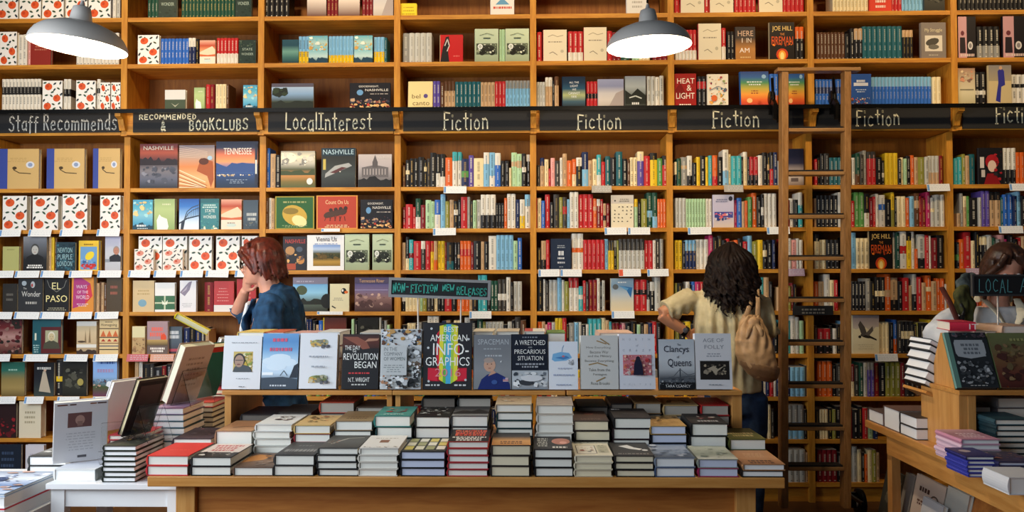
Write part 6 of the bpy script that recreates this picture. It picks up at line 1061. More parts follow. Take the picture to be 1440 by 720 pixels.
def d_spaceman(A):
    A.grad(0, 0, 1, 1, ['7e8288', '8a8e94', '7a7e84', '73777e']); A.text('SPACEMAN', .1, .82, .93, .92, 'b0b6bc'); A.lines(.15, .85, .73, .76, 1, 'a4aab0', 3, .7); A.lines(.2, .85, .6, .64, 1, 'b4bac0', 4, .7)
    A.poly([(.1, 0), (.2, .18), (.36, .27), (.62, .3), (.85, .22), (.96, .1), (.98, 0)], '1d2c6c'); A.poly([(.38, .24), (.5, .36), (.6, .3)], 'c49682'); A.ell(.42, .44, .16, .12, 'c9a08a'); A.ell(.4, .53, .14, .05, 'a89890'); A.ell(.36, .46, .02, .01, '4a3a34', 6); A.ell(.47, .46, .02, .01, '4a3a34', 6); A.ell(.42, .385, .045, .007, '9a5c50', 8)
    A.rect(.78, .14, .92, .21, 'c8b0b8'); A.rect(.78, .18, .84, .21, '3a4a9c'); A.rect(.78, .16, .92, .17, 'b83a44'); A.ell(.55, .13, .08, .04, '3c5a9c'); A.poly([(.7, .5), (.74, .53), (.73, .49)], 'e8ecf0')
def d_wretched(A):
    A.rect(0, 0, 1, 1, '1c2230'); A.grad(0, .0, 1, .34, ['8a929c', 'c0c8d0', 'b0b8c0']); A.blobs(.02, .02, .98, .32, 14, ['e0e4e8', '6a727c', '3a424c', 'd0d4d8'], 3, .05, .12); A.ell(.4, .12, .2, .05, '3a3e46'); A.ell(.55, .2, .3, .06, 'd8dce2')
    A.text('A WRETCHED', .08, .8, .93, .89, 'eef0ee'); A.text('AND', .45, .745, .56, .77, 'c8ccd0'); A.text('PRECARIOUS', .07, .64, .93, .72, 'eef0ee'); A.text('SITUATION', .16, .52, .86, .6, 'eef0ee'); A.lines(.1, .9, .44, .48, 1, 'a8aeb8', 2, .7); A.lines(.18, .82, .39, .43, 1, 'a8aeb8', 4, .7); A.lines(.2, .8, .93, .96, 1, '8a92a0', 4, .7)
def d_boat(A): A.rect(0, 0, 1, 1, 'e3e9f2'); A.poly([(.1, .62), (.14, .74), (.4, .78), (.7, .76), (.8, .66), (.6, .6), (.2, .58)], '7ab4e0'); A.poly([(.2, .66), (.6, .7), (.72, .66), (.5, .62)], '4a84c0'); A.ell(.5, .69, .05, .02, 'd0707c'); A.ring([(.45, .78), (.47, .86), (.52, .92)], .003, '8aa8c8'); A.blobs(.66, .5, .86, .62, 6, ['a8acb4', '8a9098', 'c8ccd4'], 3, .04, .07); A.lines(.2, .9, .42, .47, 1, 'b4bcd0', 3, .6); A.lines(.12, .9, .28, .34, 1, 'aab4cc', 6, .6); A.lines(.2, .8, .08, .13, 1, 'a8b2c8', 5, .6)
def d_everything(A):
    A.rect(0, 0, 1, 1, 'cfcfcc')
    for t, v, u0, u1 in (('How Everything', .74, .14, .8), ('Became War', .66, .24, .74), ('and the Military', .58, .18, .82), ('Became Everything', .49, .1, .88), ('Tales from the', .33, .2, .78), ('Pentagon', .24, .32, .68), ('Rosa Brooks', .08, .26, .76)): A.text(t, u0, v, u1, v+.055, '77756f')
    for a, bb in (((.42, .9), (.68, .84)), ((.52, .94), (.76, .83)), ((.2, .45), (.46, .49)), ((.46, .48), (.7, .43)), ((.4, .14), (.64, .22))): A.ring([a, bb], .0045, 'a08458')
def d_north(A):
    A.rect(0, 0, 1, 1, 'dde0ea')
    for i, ch in enumerate('NORTH'): A.text(ch, .1+.18*i, .88, .15+.18*i, .92, 'a8acb8')
    A.text('of', .47, .77, .54, .81, 'a8acb8')
    for i, ch in enumerate('CRAZY'): A.text(ch, .1+.18*i, .68, .15+.18*i, .72, 'a8acb8')
    A.rect(.1, .25, .9, .62, 'd0808a'); A.blobs(.1, .25, .9, .62, 44, ['e8a8a0', 'c84a50', 'e8d8d4', 'b85a6a', 'f0c0a8', 'd87858'], 4, .03, .07); A.poly([(.38, .25), (.4, .45), (.46, .56), (.56, .56), (.62, .46), (.66, .25)], '24243a'); A.ell(.51, .55, .06, .04, '2a2638')
    for i, ch in enumerate('NELTJE'): A.text(ch, .1+.145*i, .07, .14+.145*i, .1, 'b0b4c0')
def d_clancys(A):
    A.grad(0, 0, 1, 1, ['22242a', '3a3e46', 'b8bec4', 'c8ced4', 'c2c8d0', 'b8c0c8']); A.ridge(.16, .26, '5a6068', 3, 0, 1, 14); A.rect(0, 0, 1, .14, '1c1e22'); A.poly([(.56, .14), (.57, .42), (.6, .42), (.61, .14)], '4a5058'); A.ring([(.1, .2), (.4, .26), (.585, .4), (.8, .28), (1, .32)], .0025, '5a6068'); A.ring([(.0, .2), (1, .27)], .003, '4a5058')
    for k in range(8): A.ring([(.64+k*.045, .22), (.64+k*.045, .34-.01*k)], .0015, '6a7078')
    A.text('The', .52, .87, .62, .91, '2c3038', .004); A.text('Clancys', .14, .7, .84, .87, '24283a', .008); A.text('of', .5, .62, .57, .67, '2c3038', .003); A.text('Queens', .24, .43, .9, .61, '24283a', .008); A.text('TARA CLANCY', .16, .04, .86, .09, 'e8eaec'); A.blobs(0, .08, 1, .18, 16, ['8a8e94', '3a3e44', 'b0b4b8'], 4, .02, .05)
def d_folly(A):
    A.rect(0, 0, 1, 1, 'd6d6da'); A.text('AGE OF', .22, .84, .8, .91, '82868e'); A.text('FOLLY', .26, .72, .8, .79, '82868e'); A.lines(.22, .8, .58, .66, 2, '9a9ea6', 3, .5); A.rect(.12, .17, .93, .5, '24201e'); A.blobs(.2, .25, .85, .45, 12, ['8a8070', '5a5248', 'a89a84'], 3, .03, .08); A.poly([(.3, .36), (.45, .33), (.55, .25), (.6, .32), (.8, .42), (.6, .36), (.5, .42)], 'a89c88'); A.ring([(.1, .505), (.94, .505)], .002, '8a8a8a'); A.lines(.26, .78, .07, .1, 1, '9aa0a8', 3, .7)
RD = [(311.5, 366, 475, 'white book with a small portrait of a man', 'dfe1e4', d_portrait, None, .03), (366.5, 418, 472, 'blue cloudy sky book with pink lettering', '70a4d4', d_blue, None, .032), (420, 473, 472, 'white book with painted elephants', 'e6e9ee', d_elephants, None, .045), (480, 532, 473, 'black book lettered The Day the Revolution Began', '1d1d21', d_revolution, '4a3a30', .032),
      (534, 592, 466, 'photo collage book lettered In the Company of Women', 'b0b4b8', d_company, None, .03), (594, 663, 457, 'large black book lettered Best American Infographics', '26262b', d_info, None, .028), (666, 719, 474, 'grey book lettered Spaceman with a man in blue', '7a7e84', d_spaceman, None, .03), (719.5, 771, 473, 'navy book lettered A Wretched and Precarious Situation', '1c2230', d_wretched, None, .03),
      (771.5, 813, 483, 'small white book with a blue boat', 'e3e9f2', d_boat, None, .025), (817, 870, 475, 'pale grey book about everything becoming war', 'cfcfcc', d_everything, 'c4c4c0', .035), (871, 922, 473, 'white book with a cloaked figure among flowers', 'dde0ea', d_north, None, .035), (927, 978, 480, 'grey book lettered The Clancys of Queens', 'b8c0c8', d_clancys, '26282c', .028), (978.5, 1030, 472, 'pale grey book lettered Age of Folly', 'd6d6da', d_folly, None, .032)]
for x0, x1, yt, desc, cov, art, sp, t in RD:
    Y = YR+.014; X0, X1 = at(x0, yt, Y).x, at(x1, yt, Y).x; h = (at((x0+x1)/2, yt, Y).z-RZ)/math.cos(.14)*1.012
    book('displayed_book', f"{desc}, standing on the main table risers", X1-X0-.002, h, t, cov, sp or cov, art, lean(.14, t), ((X0+X1)/2, Y, RZ), RND.uniform(-.02, .02), group='covers standing on the main table risers')
BK = [(331, 372, 467, 'e8c86a', 'yellow', blk(('lines', .1, .9, .02, .1, 1, '3a2c14', 3, .7),)), (374, 401, 467, 'c8684a', 'orange', None), (405, 441, 469, 'd8a8a0', 'pale pink', None), (446, 480, 467, 'dcdcd8', 'white', None), (505, 552, 468, 'c8c8c4', 'light grey', None), (664, 694, 466, 'd8cbb0', 'cream', None), (697, 732, 466, 'c8b8a0', 'tan', None), (736, 768, 466, 'e0dcd0', 'red-spined', blk(('rect', 0, 0, .4, 1, 'b84a4a'),)), (770, 797, 468, '5a7a3c', 'green', None), (841, 892, 468, 'd8b4a0', 'peach', None)]
for i, (x0, x1, yt, cov, cn, art) in enumerate(BK):
    stack(x0, x1, yt, YR+.17, RZ, 4, cov, 'w', art, f"{cn} book lying flat", f"{nth(i+1)} stack behind the standing covers on the risers", depth=.215, mixed=['d8d4c8', 'b8b0a4', '8a3a34', '3a4a5a', 'c8b890', '5a5a58'], jit=.003, group='flat books behind the riser covers')
# --- non-fiction chalkboard on two rods
YS = 3.64; c0 = at(547, 391, YS); c1 = at(690, 421, YS); cx = (c0.x+c1.x)/2
sg = tag(empty('tabletop_sign', (cx, YS, RZ)), 'grey framed chalkboard lettered Non-Fiction New Releases in teal chalk', 'sign')
T = Matrix.Translation((-cx, -YS, -RZ)); tilt = Matrix.Translation((0, 0, (c0.z+c1.z)/2-RZ)) @ Matrix.Rotation(.033, 4, 'Y') @ Matrix.Translation((0, 0, RZ-(c0.z+c1.z)/2)) @ T
b = MB(); b.box(c0.x+.006, YS-.004, c1.z+.006, c1.x-.006, YS+.006, c0.z-.006); b.build('board', M_CHALK, sg, tilt)
fw = .012; x0, x1, z0, z1 = c0.x, c1.x, c1.z+.004, c0.z-.004
b = MB(); y0, y1 = YS-.009, YS+.008
b.box(x0, y0, z0, x1, y1, z0+fw); b.box(x0, y0, z1-fw, x1, y1, z1); b.box(x0, y0, z0+fw, x0+fw, y1, z1-fw); b.box(x1-fw, y0, z0+fw, x1, y1, z1-fw); b.build('frame', M_SIGNFR, sg, tilt)
b = MB(); TE = '3fae9c'; L = x1-x0
for t, a, e_, zz0, zz1, sd in (('NON', .035, .165, .27, .72, 1), ('-', .165, .2, .27, .72, 2), ('FICTION', .21, .485, .3, .68, 3), ('NEW', .525, .645, .42, .76, 4), ('RELEASES', .665, .965, .22, .58, 5)): chalk(b, t, x0+L*a, z0+(z1-z0)*zz0, x0+L*e_, z0+(z1-z0)*zz1, YS-.0055, TE, .0045, .12, sd)
b.build('chalk_lettering', M_MATTE, sg, tilt)
for px, a in ((587, .5), (648, -.3)):
    b = MB(); xx = at(px, 425, YS).x; b.loft([(xx+.012*a, YS+.011, RZ), (xx, YS+.011, c1.z+.03)], [.0035, .0035], 8); b.build('rod', M_STEEL, sg, T)

# ------------------------------------------------------------------ left tables
LZ = .735; wx0, wx1 = -1.80, -1.288; wy0, wy1 = 3.10, 4.42
e = tag(empty('side_table', ((wx0+wx1)/2, wy0, 0)), 'white painted narrow table beside the oak display table', 'table'); T = Matrix.Translation((-(wx0+wx1)/2, -wy0, 0))
b = MB(); b.box(wx0, wy0, LZ-.022, wx1, wy1, LZ); bevel(b.build('tabletop', M_WHITE, e, T), .002)
for x in (wx0+.012, wx1-.062):
    for y in (wy0+.015, wy1-.06): b = MB(); b.box(x, y, 0, x+.05, y+.045, LZ-.022); b.build('leg', M_WHITE, e, T)
b = MB(); b.box(wx0+.062, wy0+.022, LZ-.09, wx1-.062, wy0+.04, LZ-.022); b.build('apron', M_WHITE, e, T)
e = tag(empty('white_bench', (-2.2, 2.9, 0)), 'low white bench holding the magazine pile', 'bench'); T = Matrix.Translation((2.2, -2.9, 0))
b = MB(); b.box(-2.62, 2.92, .60, -1.83, 3.75, .64); b.build('bench_top', M_WHITE, e, T)
for x in (-2.6, -1.9):
    for y in (2.94, 3.66): b = MB(); b.box(x, y, 0, x+.05, y+.05, .60); b.build('leg', M_WHITE, e, T)
z = .64
for i, (t, cv, lab) in enumerate(((.042, 'e8e8e8', 'thick white catalogue at the bottom of the bench pile'), (.006, 'c8303c', 'thin red booklet in the middle of the bench pile'), (.04, 'e6e8ec', 'thick white catalogue under the blue magazine'), (.012, '9ab0c8', 'blue and white magazine on top of the bench pile'))):
    art = blk(('grad', 0, 0, 1, 1, ['c8d4e4', '6a8ab8', 'd8e0ec', '8a98b0']), ('blobs', 0, 0, 1, 1, 16, ['3a4a6c', 'e8ecf4', '8a9cc0', 'b89a90'], 3, .06, .14)) if i == 3 else None
    book('stacked_book', lab, .27, .34, t, cv, cv, art, LYING(t, .34), (-1.985, 2.935, z), 0, page='f0f0ee'); z += t
stack(38, 92, 642, 3.32, .64, 4, '4a4c4c', 'W', blk(('grad', 0, 0, 1, 1, ['2c2e30', '8a8c8c', '3c3e40']), ('blobs', .1, .2, .9, .9, 10, ['c8c8c4', '1c1e20', '6a6c6c'], 3, .06, .13)), 'dark photographic hardcover', 'the stack on the white bench', board='2a2a2c', group=None)
def bstand(loc, rz, w, h, lab, ln=.42):
    """clear easel: its panel touches the near side of the book that leans on it"""
    e = tag(empty('book_stand', loc, rz+PI), lab, 'book stand', 'clear acrylic book stands'); R = Matrix.Rotation(-ln, 4, 'X')
    b = MB(); b.box(-w/2, 0, 0, w/2, .003, h); b.build('back_panel', M_ACRYL, e, R)
    b = MB(); b.box(-w/2, -.055, 0, w/2, 0, .003); b.build('ledge', M_ACRYL, e, R)
    b = MB(); b.box(-w/2, -.058, 0, w/2, -.055, .03); b.build('lip', M_ACRYL, e, R)
    hz = h*math.cos(ln)*.93; hy = h*math.sin(ln)*.93
    b = MB(); b.prism([(hy+.0045, hz), (hy+.0015, hz), (hy+.052, 0), (hy+.055, 0)], -w/2, w/2, 'x'); b.build('rear_strut', M_ACRYL, e)
def leaning(px, py, Y, z, w, h, t, cov, sp, art, desc, rz, ln, page='efe9da'):
    p = at(px, py, Y); M = Matrix.Rotation(ln, 4, 'X') @ Matrix.Translation((0, .001, .0035)) @ Matrix.Scale(-1, 4, (1, 0, 0))
    e = book('leaning_book', desc, w, h, t, cov, sp, art, M, (p.x, Y, z), rz, page=page, group='books propped on the white side table')
    for c in e.children: c.data.flip_normals()
    return e
gl = 'books piled on the white side table'
zA = stack(76, 136, 660, 3.14, LZ, 1, 'e8e8e4', 'W', blk(('grad', 0, 0, 1, 1, ['e8e8ea', 'c8ccd8', 'e4e4e8']),), 'thick white hardcover under the white back cover', 'a base on the side table', group=gl)
def d_backcover(A): A.rect(0, 0, 1, 1, 'd2d0d2'); A.rect(.3, .58, .75, .82, '6a4a48'); A.ell(.52, .7, .09, .08, 'a88478'); A.rect(.47, .6, .57, .68, '8a6a62'); A.lines(.15, .85, .2, .52, 7, 'b4b2b6', 3, .3); A.rect(.38, .07, .55, .11, '5a585c'); A.rect(.03, .95, .2, .97, '4a2c24'); A.rect(.22, .95, .34, .97, '8a5a40'); A.rect(.6, .95, .72, .97, '4a2c24'); A.rect(.76, .95, .95, .97, '6a3a2c')
bstand((-1.585, 3.26, zA), .6, .17, .17, 'clear acrylic stand holding the white back cover', .22); leaning(112, 655, 3.26, zA, .185, .245, .03, 'd8d6d8', 'e0e0e0', d_backcover, 'white book showing its back cover on an acrylic stand', .6, .22)
zB = stack(144, 192, 627, 3.12, LZ, 7, '2e3028', 'W', blk(('grad', 0, 0, 1, 1, ['4a4a3c', '2a2c28', '3a3a34']), ('blobs', .3, .3, .95, .9, 6, ['c8a848', '5a5a4a'], 3, .05, .1)), 'dark book with a yellow patch', 'the black-edged stack on the side table', board='202820', depth=.24, group=gl)
zR = stack(152, 200, 612, 3.40, LZ, 6, 'b8303c', 'w', None, 'red hardcover', 'the red-topped stack on the side table', board='8a2a34', depth=.2, group=gl)
bstand((at(197, 620, 3.27).x, 3.27, zB), 1.15, .12, .15, 'clear acrylic stand holding the dark framed book'); leaning(191, 612, 3.27, zB+.012, .135, .24, .022, '3a3230', 'a89878', blk(('rect', 0, 0, 1, 1, '4a4038'), ('rect', .05, .04, .95, .96, '2c2624'), ('grad', .12, .1, .88, .9, ['4a3c38', '3a3030', '5a4a44'])), 'dark framed book tilted on an acrylic stand', 1.15, .42, 'c8b890')
leaning(158, 615, 3.50, zR, .14, .23, .02, 'd8d4d8', 'c8404c', blk(('rect', 0, 0, 1, 1, 'e0dce0'), ('rect', 0, 0, .12, 1, 'c83c4c')), 'white and red book tilted behind the dark framed book', 1.15, .42)
zC = stack(213, 259, 574, 3.60, LZ, 7, '8a6a8a', 'W', blk(('rect', 0, 0, 1, 1, '8c6c8c'), *[('ring', [(0, .1+.2*k), (1, .25+.2*k)], .012, 'd0b8d0') for k in range(4)]), 'purple striped hardcover', 'the purple-topped stack on the side table', board='3a5a68', depth=.23, group=gl)
zD = stack(262, 300, 566, 3.88, LZ, 8, 'c84a44', 'c', None, 'red hardcover', 'the tan-edged stack on the side table', board='4a4038', depth=.2, group=gl)
zE = stack(286, 322, 548, 4.15, LZ, 9, 'b83c40', 'c', None, 'red hardcover', 'the stack at the far end of the side table', board='3a342e', depth=.2, group=gl)
bstand((at(258, 560, 3.74).x, 3.74, zC), 1.15, .14, .17, 'clear acrylic stand holding the tan book'); leaning(255, 556, 3.74, zC+.001, .17, .28, .04, 'b09484', 'd8d0b8', blk(('rect', 0, 0, 1, 1, 'b09688'), ('lines', .15, .85, .3, .85, 6, '8a7064', 3, .4)), 'tan book tilted on an acrylic stand', 1.15, .42, 'd8d4bc')
leaning(286, 545, 4.02, zD, .16, .27, .045, '2c6a5a', 'c8b48a', blk(('rect', 0, 0, 1, 1, '2f6c5c'), ('rect', 0, .9, 1, 1, 'c83c34')), 'green and red book tilted behind the tan book', 1.15, .42, 'd8c8a0')
bstand((at(305, 540, 4.28).x, 4.28, zE), 1.15, .15, .2, 'empty looking clear acrylic stand farthest back'); leaning(304, 535, 4.28, zE, .15, .27, .02, 'c4c2c4', 'd8d4d0', a_lines('c4c2c4', '9a98a0', 3), 'pale grey book tilted farthest back on the side table', 1.15, .42)
# yellow book resting across the farthest props
p = at(268, 456, 3.70); t = .026
book('leaning_book', 'bright yellow book lying tilted across the top of the tan book', .16, .09, t, 'ecd92a', 'f0dc2c', blk(('rect', .1, .1, .9, .9, 'e8d428'),), Matrix.Rotation(math.radians(30), 4, 'Y') @ LYING(t, .09), (p.x, 3.70, p.z-.012), .35, page='e8e4c0')

# ------------------------------------------------------------------ right table
RX = 1.63; rz = at(1208, 590, 4.14).z; rx1, ry0, ry1 = 2.75, 2.1, 4.14
e = tag(empty('display_table', (RX, ry1, 0)), 'oak display table reaching towards the viewer beside the ladder', 'table'); T = Matrix.Translation((-RX, -ry1, 0))
b = MB(); b.box(RX, ry0, rz-.034, rx1, ry1, rz); bevel(b.build('tabletop', M_TAB_Y, e, T))
b = MB(); b.box(RX+.012, ry0+.05, rz-.118, RX+.034, ry1-.22, rz-.034); b.build('apron', M_TAB_Y, e, T)
b = MB(); b.box(RX+.1, ry1-.1, rz-.13, rx1-.1, ry1-.078, rz-.034); b.build('apron', M_TAB_X, e, T)
for x in (RX+.085, rx1-.13):
    for y in (ry0+.06, ry1-.1): b = MB(); b.box(x, y, 0, x+.04, y+.05, rz-.034); b.build('leg', M_TAB_Z, e, T)
b = MB(); b.box(RX+.1, ry0+.1, .30, rx1-.1, ry1-.1, .325); b.build('lower_shelf', M_TAB_Y, e, T)
b = MB(); b.prism([(RX+.13, .325), (RX+.16, .325), (RX+.30, rz-.05), (RX+.27, rz-.05)], ry0+.15, ry1-.45, 'y'); b.build('slanted_back', M_APRON, e, T)
# riser with a tent-shaped top
pY0, pY1 = 3.36, 3.68; pxL = at(1299, 600, 3.66).x; pth = .035; SZ = at(1380, 549, pY0).z
e = tag(empty('display_riser', (pxL, pY0, rz)), 'oak tent-topped riser standing on the table under the local sign', 'riser'); T = Matrix.Translation((-pxL, -pY0, -rz))
b = MB(); b.box(pxL, pY0, rz, pxL+pth, pY1, SZ-.018); b.build('side_panel', M_TAB_Z, e, T)
b = MB(); b.box(pxL+pth, pY0-.002, rz, pxL+pth+.03, pY0+.03, SZ-.018); b.build('post', M_TAB_Z, e, T)
b = MB(); b.box(pxL-.004, pY0-.012, SZ-.018, rx1-.1, pY1+.012, SZ); bevel(b.build('riser_top', M_TAB_X, e, T), .002)
apZ = at(1318, 468, 3.52).z; ym = (pY0+pY1)/2
b = MB(); b.prism([(pY0+.045, SZ), (pY1-.045, SZ), (ym+.012, apZ), (ym-.012, apZ)], pxL+.015, pxL+.035, 'x'); b.build('tent_end', M_TAB_Z, e, T)
for s in (-1, 1):
    b = MB(); yb = ym+s*(pY1-pY0-.09)/2; b.prism([(yb, SZ), (yb-s*.016, SZ), (ym-s*.002, apZ-.01), (ym+s*.012, apZ-.004)], pxL+.035, rx1-.14, 'x'); b.build('tent_board', M_APRON, e, T)
b = MB(); b.box(rx1-.16, pY0, rz, rx1-.125, pY1, SZ-.018); b.build('side_panel', M_TAB_Z, e, T)
la = math.atan2((pY1-pY0-.09)/2-.012, apZ-SZ)
def d_skulls(A): A.rect(0, 0, 1, 1, '2c3034'); A.rect(0, 0, .1, 1, '6a9488'); A.rect(.2, .56, .88, .86, 'a4aab0'); A.poly([(.16, .62), (.2, .56), (.5, .52), (.84, .56), (.9, .62), (.9, .8), (.84, .86), (.2, .86), (.16, .8)], 'a8aeb4'); A.lines(.26, .84, .6, .82, 3, '6a7078', 3, .6); A.blobs(.12, .06, .95, .48, 26, ['8a9094', '3c4044', 'b8bcc0', '54585c'], 5, .05, .1); A.blobs(.12, .88, .95, .99, 8, ['6a5860', '4a4048', '3a5058'], 3, .04, .08); A.lines(.2, .8, .02, .05, 1, 'c0c0bc', 3)
def d_brown(A): A.grad(0, 0, 1, 1, ['4a2420', '6a3a30', '7a5a3c', '6c6a48', '72784e']); A.blobs(.05, .1, .98, .8, 16, ['5a4030', '8a7050', '4a2c28', '7a6a4a'], 4, .08, .18); A.lines(.4, .95, .84, .92, 1, '9a9a64', 3, .6)
for x0, x1, yt, lab, cov, sp, art, t in ((1346, 1406, 474, 'dark book with a skull pattern standing on the tent-topped riser', '2c3034', '6a9488', d_skulls, .022), (1408, 1468, 475, 'brown and olive book beside the skull patterned book', '5a3a2c', '6a7a4c', d_brown, .025)):
    Y = pY0+.004; X0, X1 = at(x0, 540, Y).x, at(x1, 540, Y).x; h = (at((x0+x1)/2, yt, Y).z-SZ)/math.cos(la)*1.01
    book('displayed_book', lab, X1-X0-.003, h, t, cov, sp, art, lean(la, t), ((X0+X1)/2, Y, SZ), group='covers standing on the tent-topped riser')
# white-edged books piled aslant at the end of the tent
tot = 0
for k, t in enumerate((.023, .035, .039, .039, .026, .023)):
    Ms = Matrix.Rotation(.50, 4, 'Y'); off = Vector((-.05+.15*tot, 0, 1.057*tot)); tot += t
    book('stacked_book', f"white-edged book tilted beside the tent-topped riser, {nth(6-k)} from top", .06, .20, t-.0006, '2a2c2e', 'e8e8e8', None, Ms @ Matrix.Translation((0, .2, 0)) @ Matrix.Rotation(PI, 4, 'Z') @ LYING(t, .20), (pxL+.066+off.x-.02, pY0+.23, SZ-.018+off.z-.002), 0, page='f2f3f4', group='tilted books on the tent-topped riser end', key=('tilt', t))
# a small ledge that carries the tilted pile
b = MB(); Ms = Matrix.Translation((pxL-.002, 0, SZ-.018)) @ Matrix.Rotation(.50, 4, 'Y'); b.box(-.012, pY0+.215, -.034, .066, pY0+.435, -.022); b.xf(Ms); b.build('side_ledge', M_TAB_Y, e, T)
# books lying on the riser behind the tent
gR = 'stacked books on the right-hand table'
zI = stack(1369, 1402, 466, pY1+.03, rz, 8, 'a89c90', 'w', None, 'grey tan book', 'the tall pile behind the tent-topped riser', board='b8b0a8', depth=.22, group=gR)
xI = at(1380, 460, pY1+.03).x
ib = book('stacked_book', 'red book lettered IT lying on the tall pile behind the tent-topped riser', .20, .105, .04, 'c8304a', 'c8304a', None, Matrix.Rotation(PI/2, 4, 'Z') @ LYING(.04, .105), (xI, pY1+.14, zI), -.18, group=gR)
A = Art(.09, .034); A.text('IT', .3, .15, .72, .85, 'f2ecec'); A.mb.build('title', M_PRINT, ib, Matrix.Translation((-.055, -.1055, .003)))
stack(1408, 1452, 458, pY1+.03, rz, 8, 'c8a890', 'w', None, 'peach book', 'the second pile behind the tent-topped riser', board='a89888', depth=.22, group=gR)
# white page blocks along the far left edge of the table
def block(pA, Y0, Y1, ztop, n, lab, w, page='f2f3f4', cov='6a5a50', art=None):
    t = (ztop-rz)/n; z = rz
    for i in range(n):
        d = Y1-Y0
        book('stacked_book', (f"{lab}, top one" if n > 1 else lab) if i == n-1 else f"{lab}, {nth(n-i)} from top", d-.004, w, t-.0005, cov, cov, art if i == n-1 else None, Matrix.Rotation(-PI/2, 4, 'Z') @ LYING(t, w), (RX+.012, (Y0+Y1)/2, z), 0, page=page, group=gR); z += t
block(0, 3.965, 4.13, rz+.058, 1, 'white paged book at the far corner of the table by the ladder', .21, cov='5a4a48')
block(0, 3.79, 3.955, rz+.098, 1, 'tall white paged book second from the far table corner', .21, cov='6a5048')
block(0, 3.62, 3.785, rz+.095, 2, 'white paged book against the tent-topped riser post', .2, cov='3a3432')
stack(1352, 1396, 572, 3.48, rz, 5, '4a4442', 'w', None, 'dark grey book', 'the pile under the tent-topped riser', board='3a3634', depth=.2, group=gR)
stack(1402, 1450, 560, 3.46, rz, 5, '8a8a8c', 'w', None, 'grey book', 'the second pile under the tent-topped riser', board='5a5a5e', depth=.2, group=gR)
stack(1352, 1408, 618, 3.13, rz, 5, 'c88aa0', 'W', blk(('grad', 0, 0, 1, 1, ['c890a8', 'a87888', 'd8a8b4']), ('lines', .1, .9, .2, .7, 3, 'f0e0e8', 3)), 'pink hardcover', 'the pink edged pile on the table', board='d8b8c8', depth=.2, group=gR)
stack(1400, 1452, 590, 3.24, rz, 7, '2c4a54', 'w', blk(('grad', 0, 0, 1, 1, ['24404a', '34545c']),), 'dark teal hardcover', 'the teal pile on the table', board='1c343c', depth=.18, group=gR)
stack(1360, 1402, 642, 2.96, rz, 5, '2a2c68', 'W', blk(('grad', 0, 0, 1, 1, ['2a2c5c', '3a3c70']), ('ell', .4, .6, .2, .14, 'b8a8a8')), 'navy blue paperback', 'the navy pile on the table', board='3a40a0', depth=.15, group=gR)
stack(1404, 1462, 650, 2.93, rz, 4, '2c2c50', 'u', blk(('grad', 0, 0, 1, 1, ['2a2a4c', '3a3448']), ('blobs', .1, .2, .9, .9, 8, ['8a5a4a', '4a4a70', 'b89a8a'], 3, .06, .12)), 'dark navy hardcover', 'the wide navy pile on the table', board='24264c', depth=.17, group=gR)
stack(1418, 1475, 672, 2.72, rz, 1, 'd8d8da', 'W', None, 'white paged book near the viewer', 'the nearest pile on the table', depth=.15, group=gR)
# magazines leaning on the slanted back under the table
def low(px0, py0, px1, py1, hh, lab, cov, art, t=.02, X=None):
    X = X or RX+.21
    def onX(px, py):
        d = AX_F*F_PX + AX_R*(px-720) - AX_U*(py-360); q = X/d.x; return d.y*q, CAM_H+d.z*q
    ya, za = onX(px0, py0); yb, zb = onX(px1, py1); w = abs(ya-yb); an = .21
    M = Matrix.Rotation(-PI/2, 4, 'Z') @ lean(an, t)
    book('leaning_magazine', lab, w-.004, hh, t, cov, cov, art, M, (X-.02-hh*math.sin(an), (ya+yb)/2, (za+zb)/2-hh*math.cos(an)), 0, group='covers leaning under the right-hand table')
def d_food(A): A.rect(0, 0, 1, 1, 'd8c4b4'); A.lines(.1, .6, .74, .84, 1, '4a3028', 3, .8); A.lines(.12, .5, .5, .6, 2, '6a4438', 4, .7); A.ell(.72, .66, .15, .11, '6a5a50'); A.ell(.72, .66, .11, .08, 'd8c8b8')
low(1253, 657, 1280, 672, .26, 'dark photographic magazine leaning under the table', '24221f', blk(('grad', 0, 0, 1, 1, ['1a1a18', '3a3a34', '2a2824']), ('blobs', .2, .3, .9, .9, 8, ['5a5648', '7a7460'], 3, .06, .12)))
low(1280, 664, 1294, 674, .25, 'slim grey book leaning beside the dark magazine', '8a8682', None, .03)
low(1296, 664, 1338, 690, .26, 'cream cookbook with a dark ring leaning under the table', 'd8c4b4', d_food)
low(1340, 681, 1371, 702, .22, 'pale grey cover leaning under the table', 'c4c4bc', a_lines('c4c4bc', 'b06a5a', 1, .1, .2))
low(1305, 697, 1334, 716, .2, 'white book with a navy star shape leaning in front', 'e0e2e6', blk(('rect', 0, 0, 1, 1, 'e0e2e6'), ('poly', [(.1, .3), (.45, .75), (.5, .55), (.9, .5), (.55, .4)], '1c2a4c')), X=RX+.15)
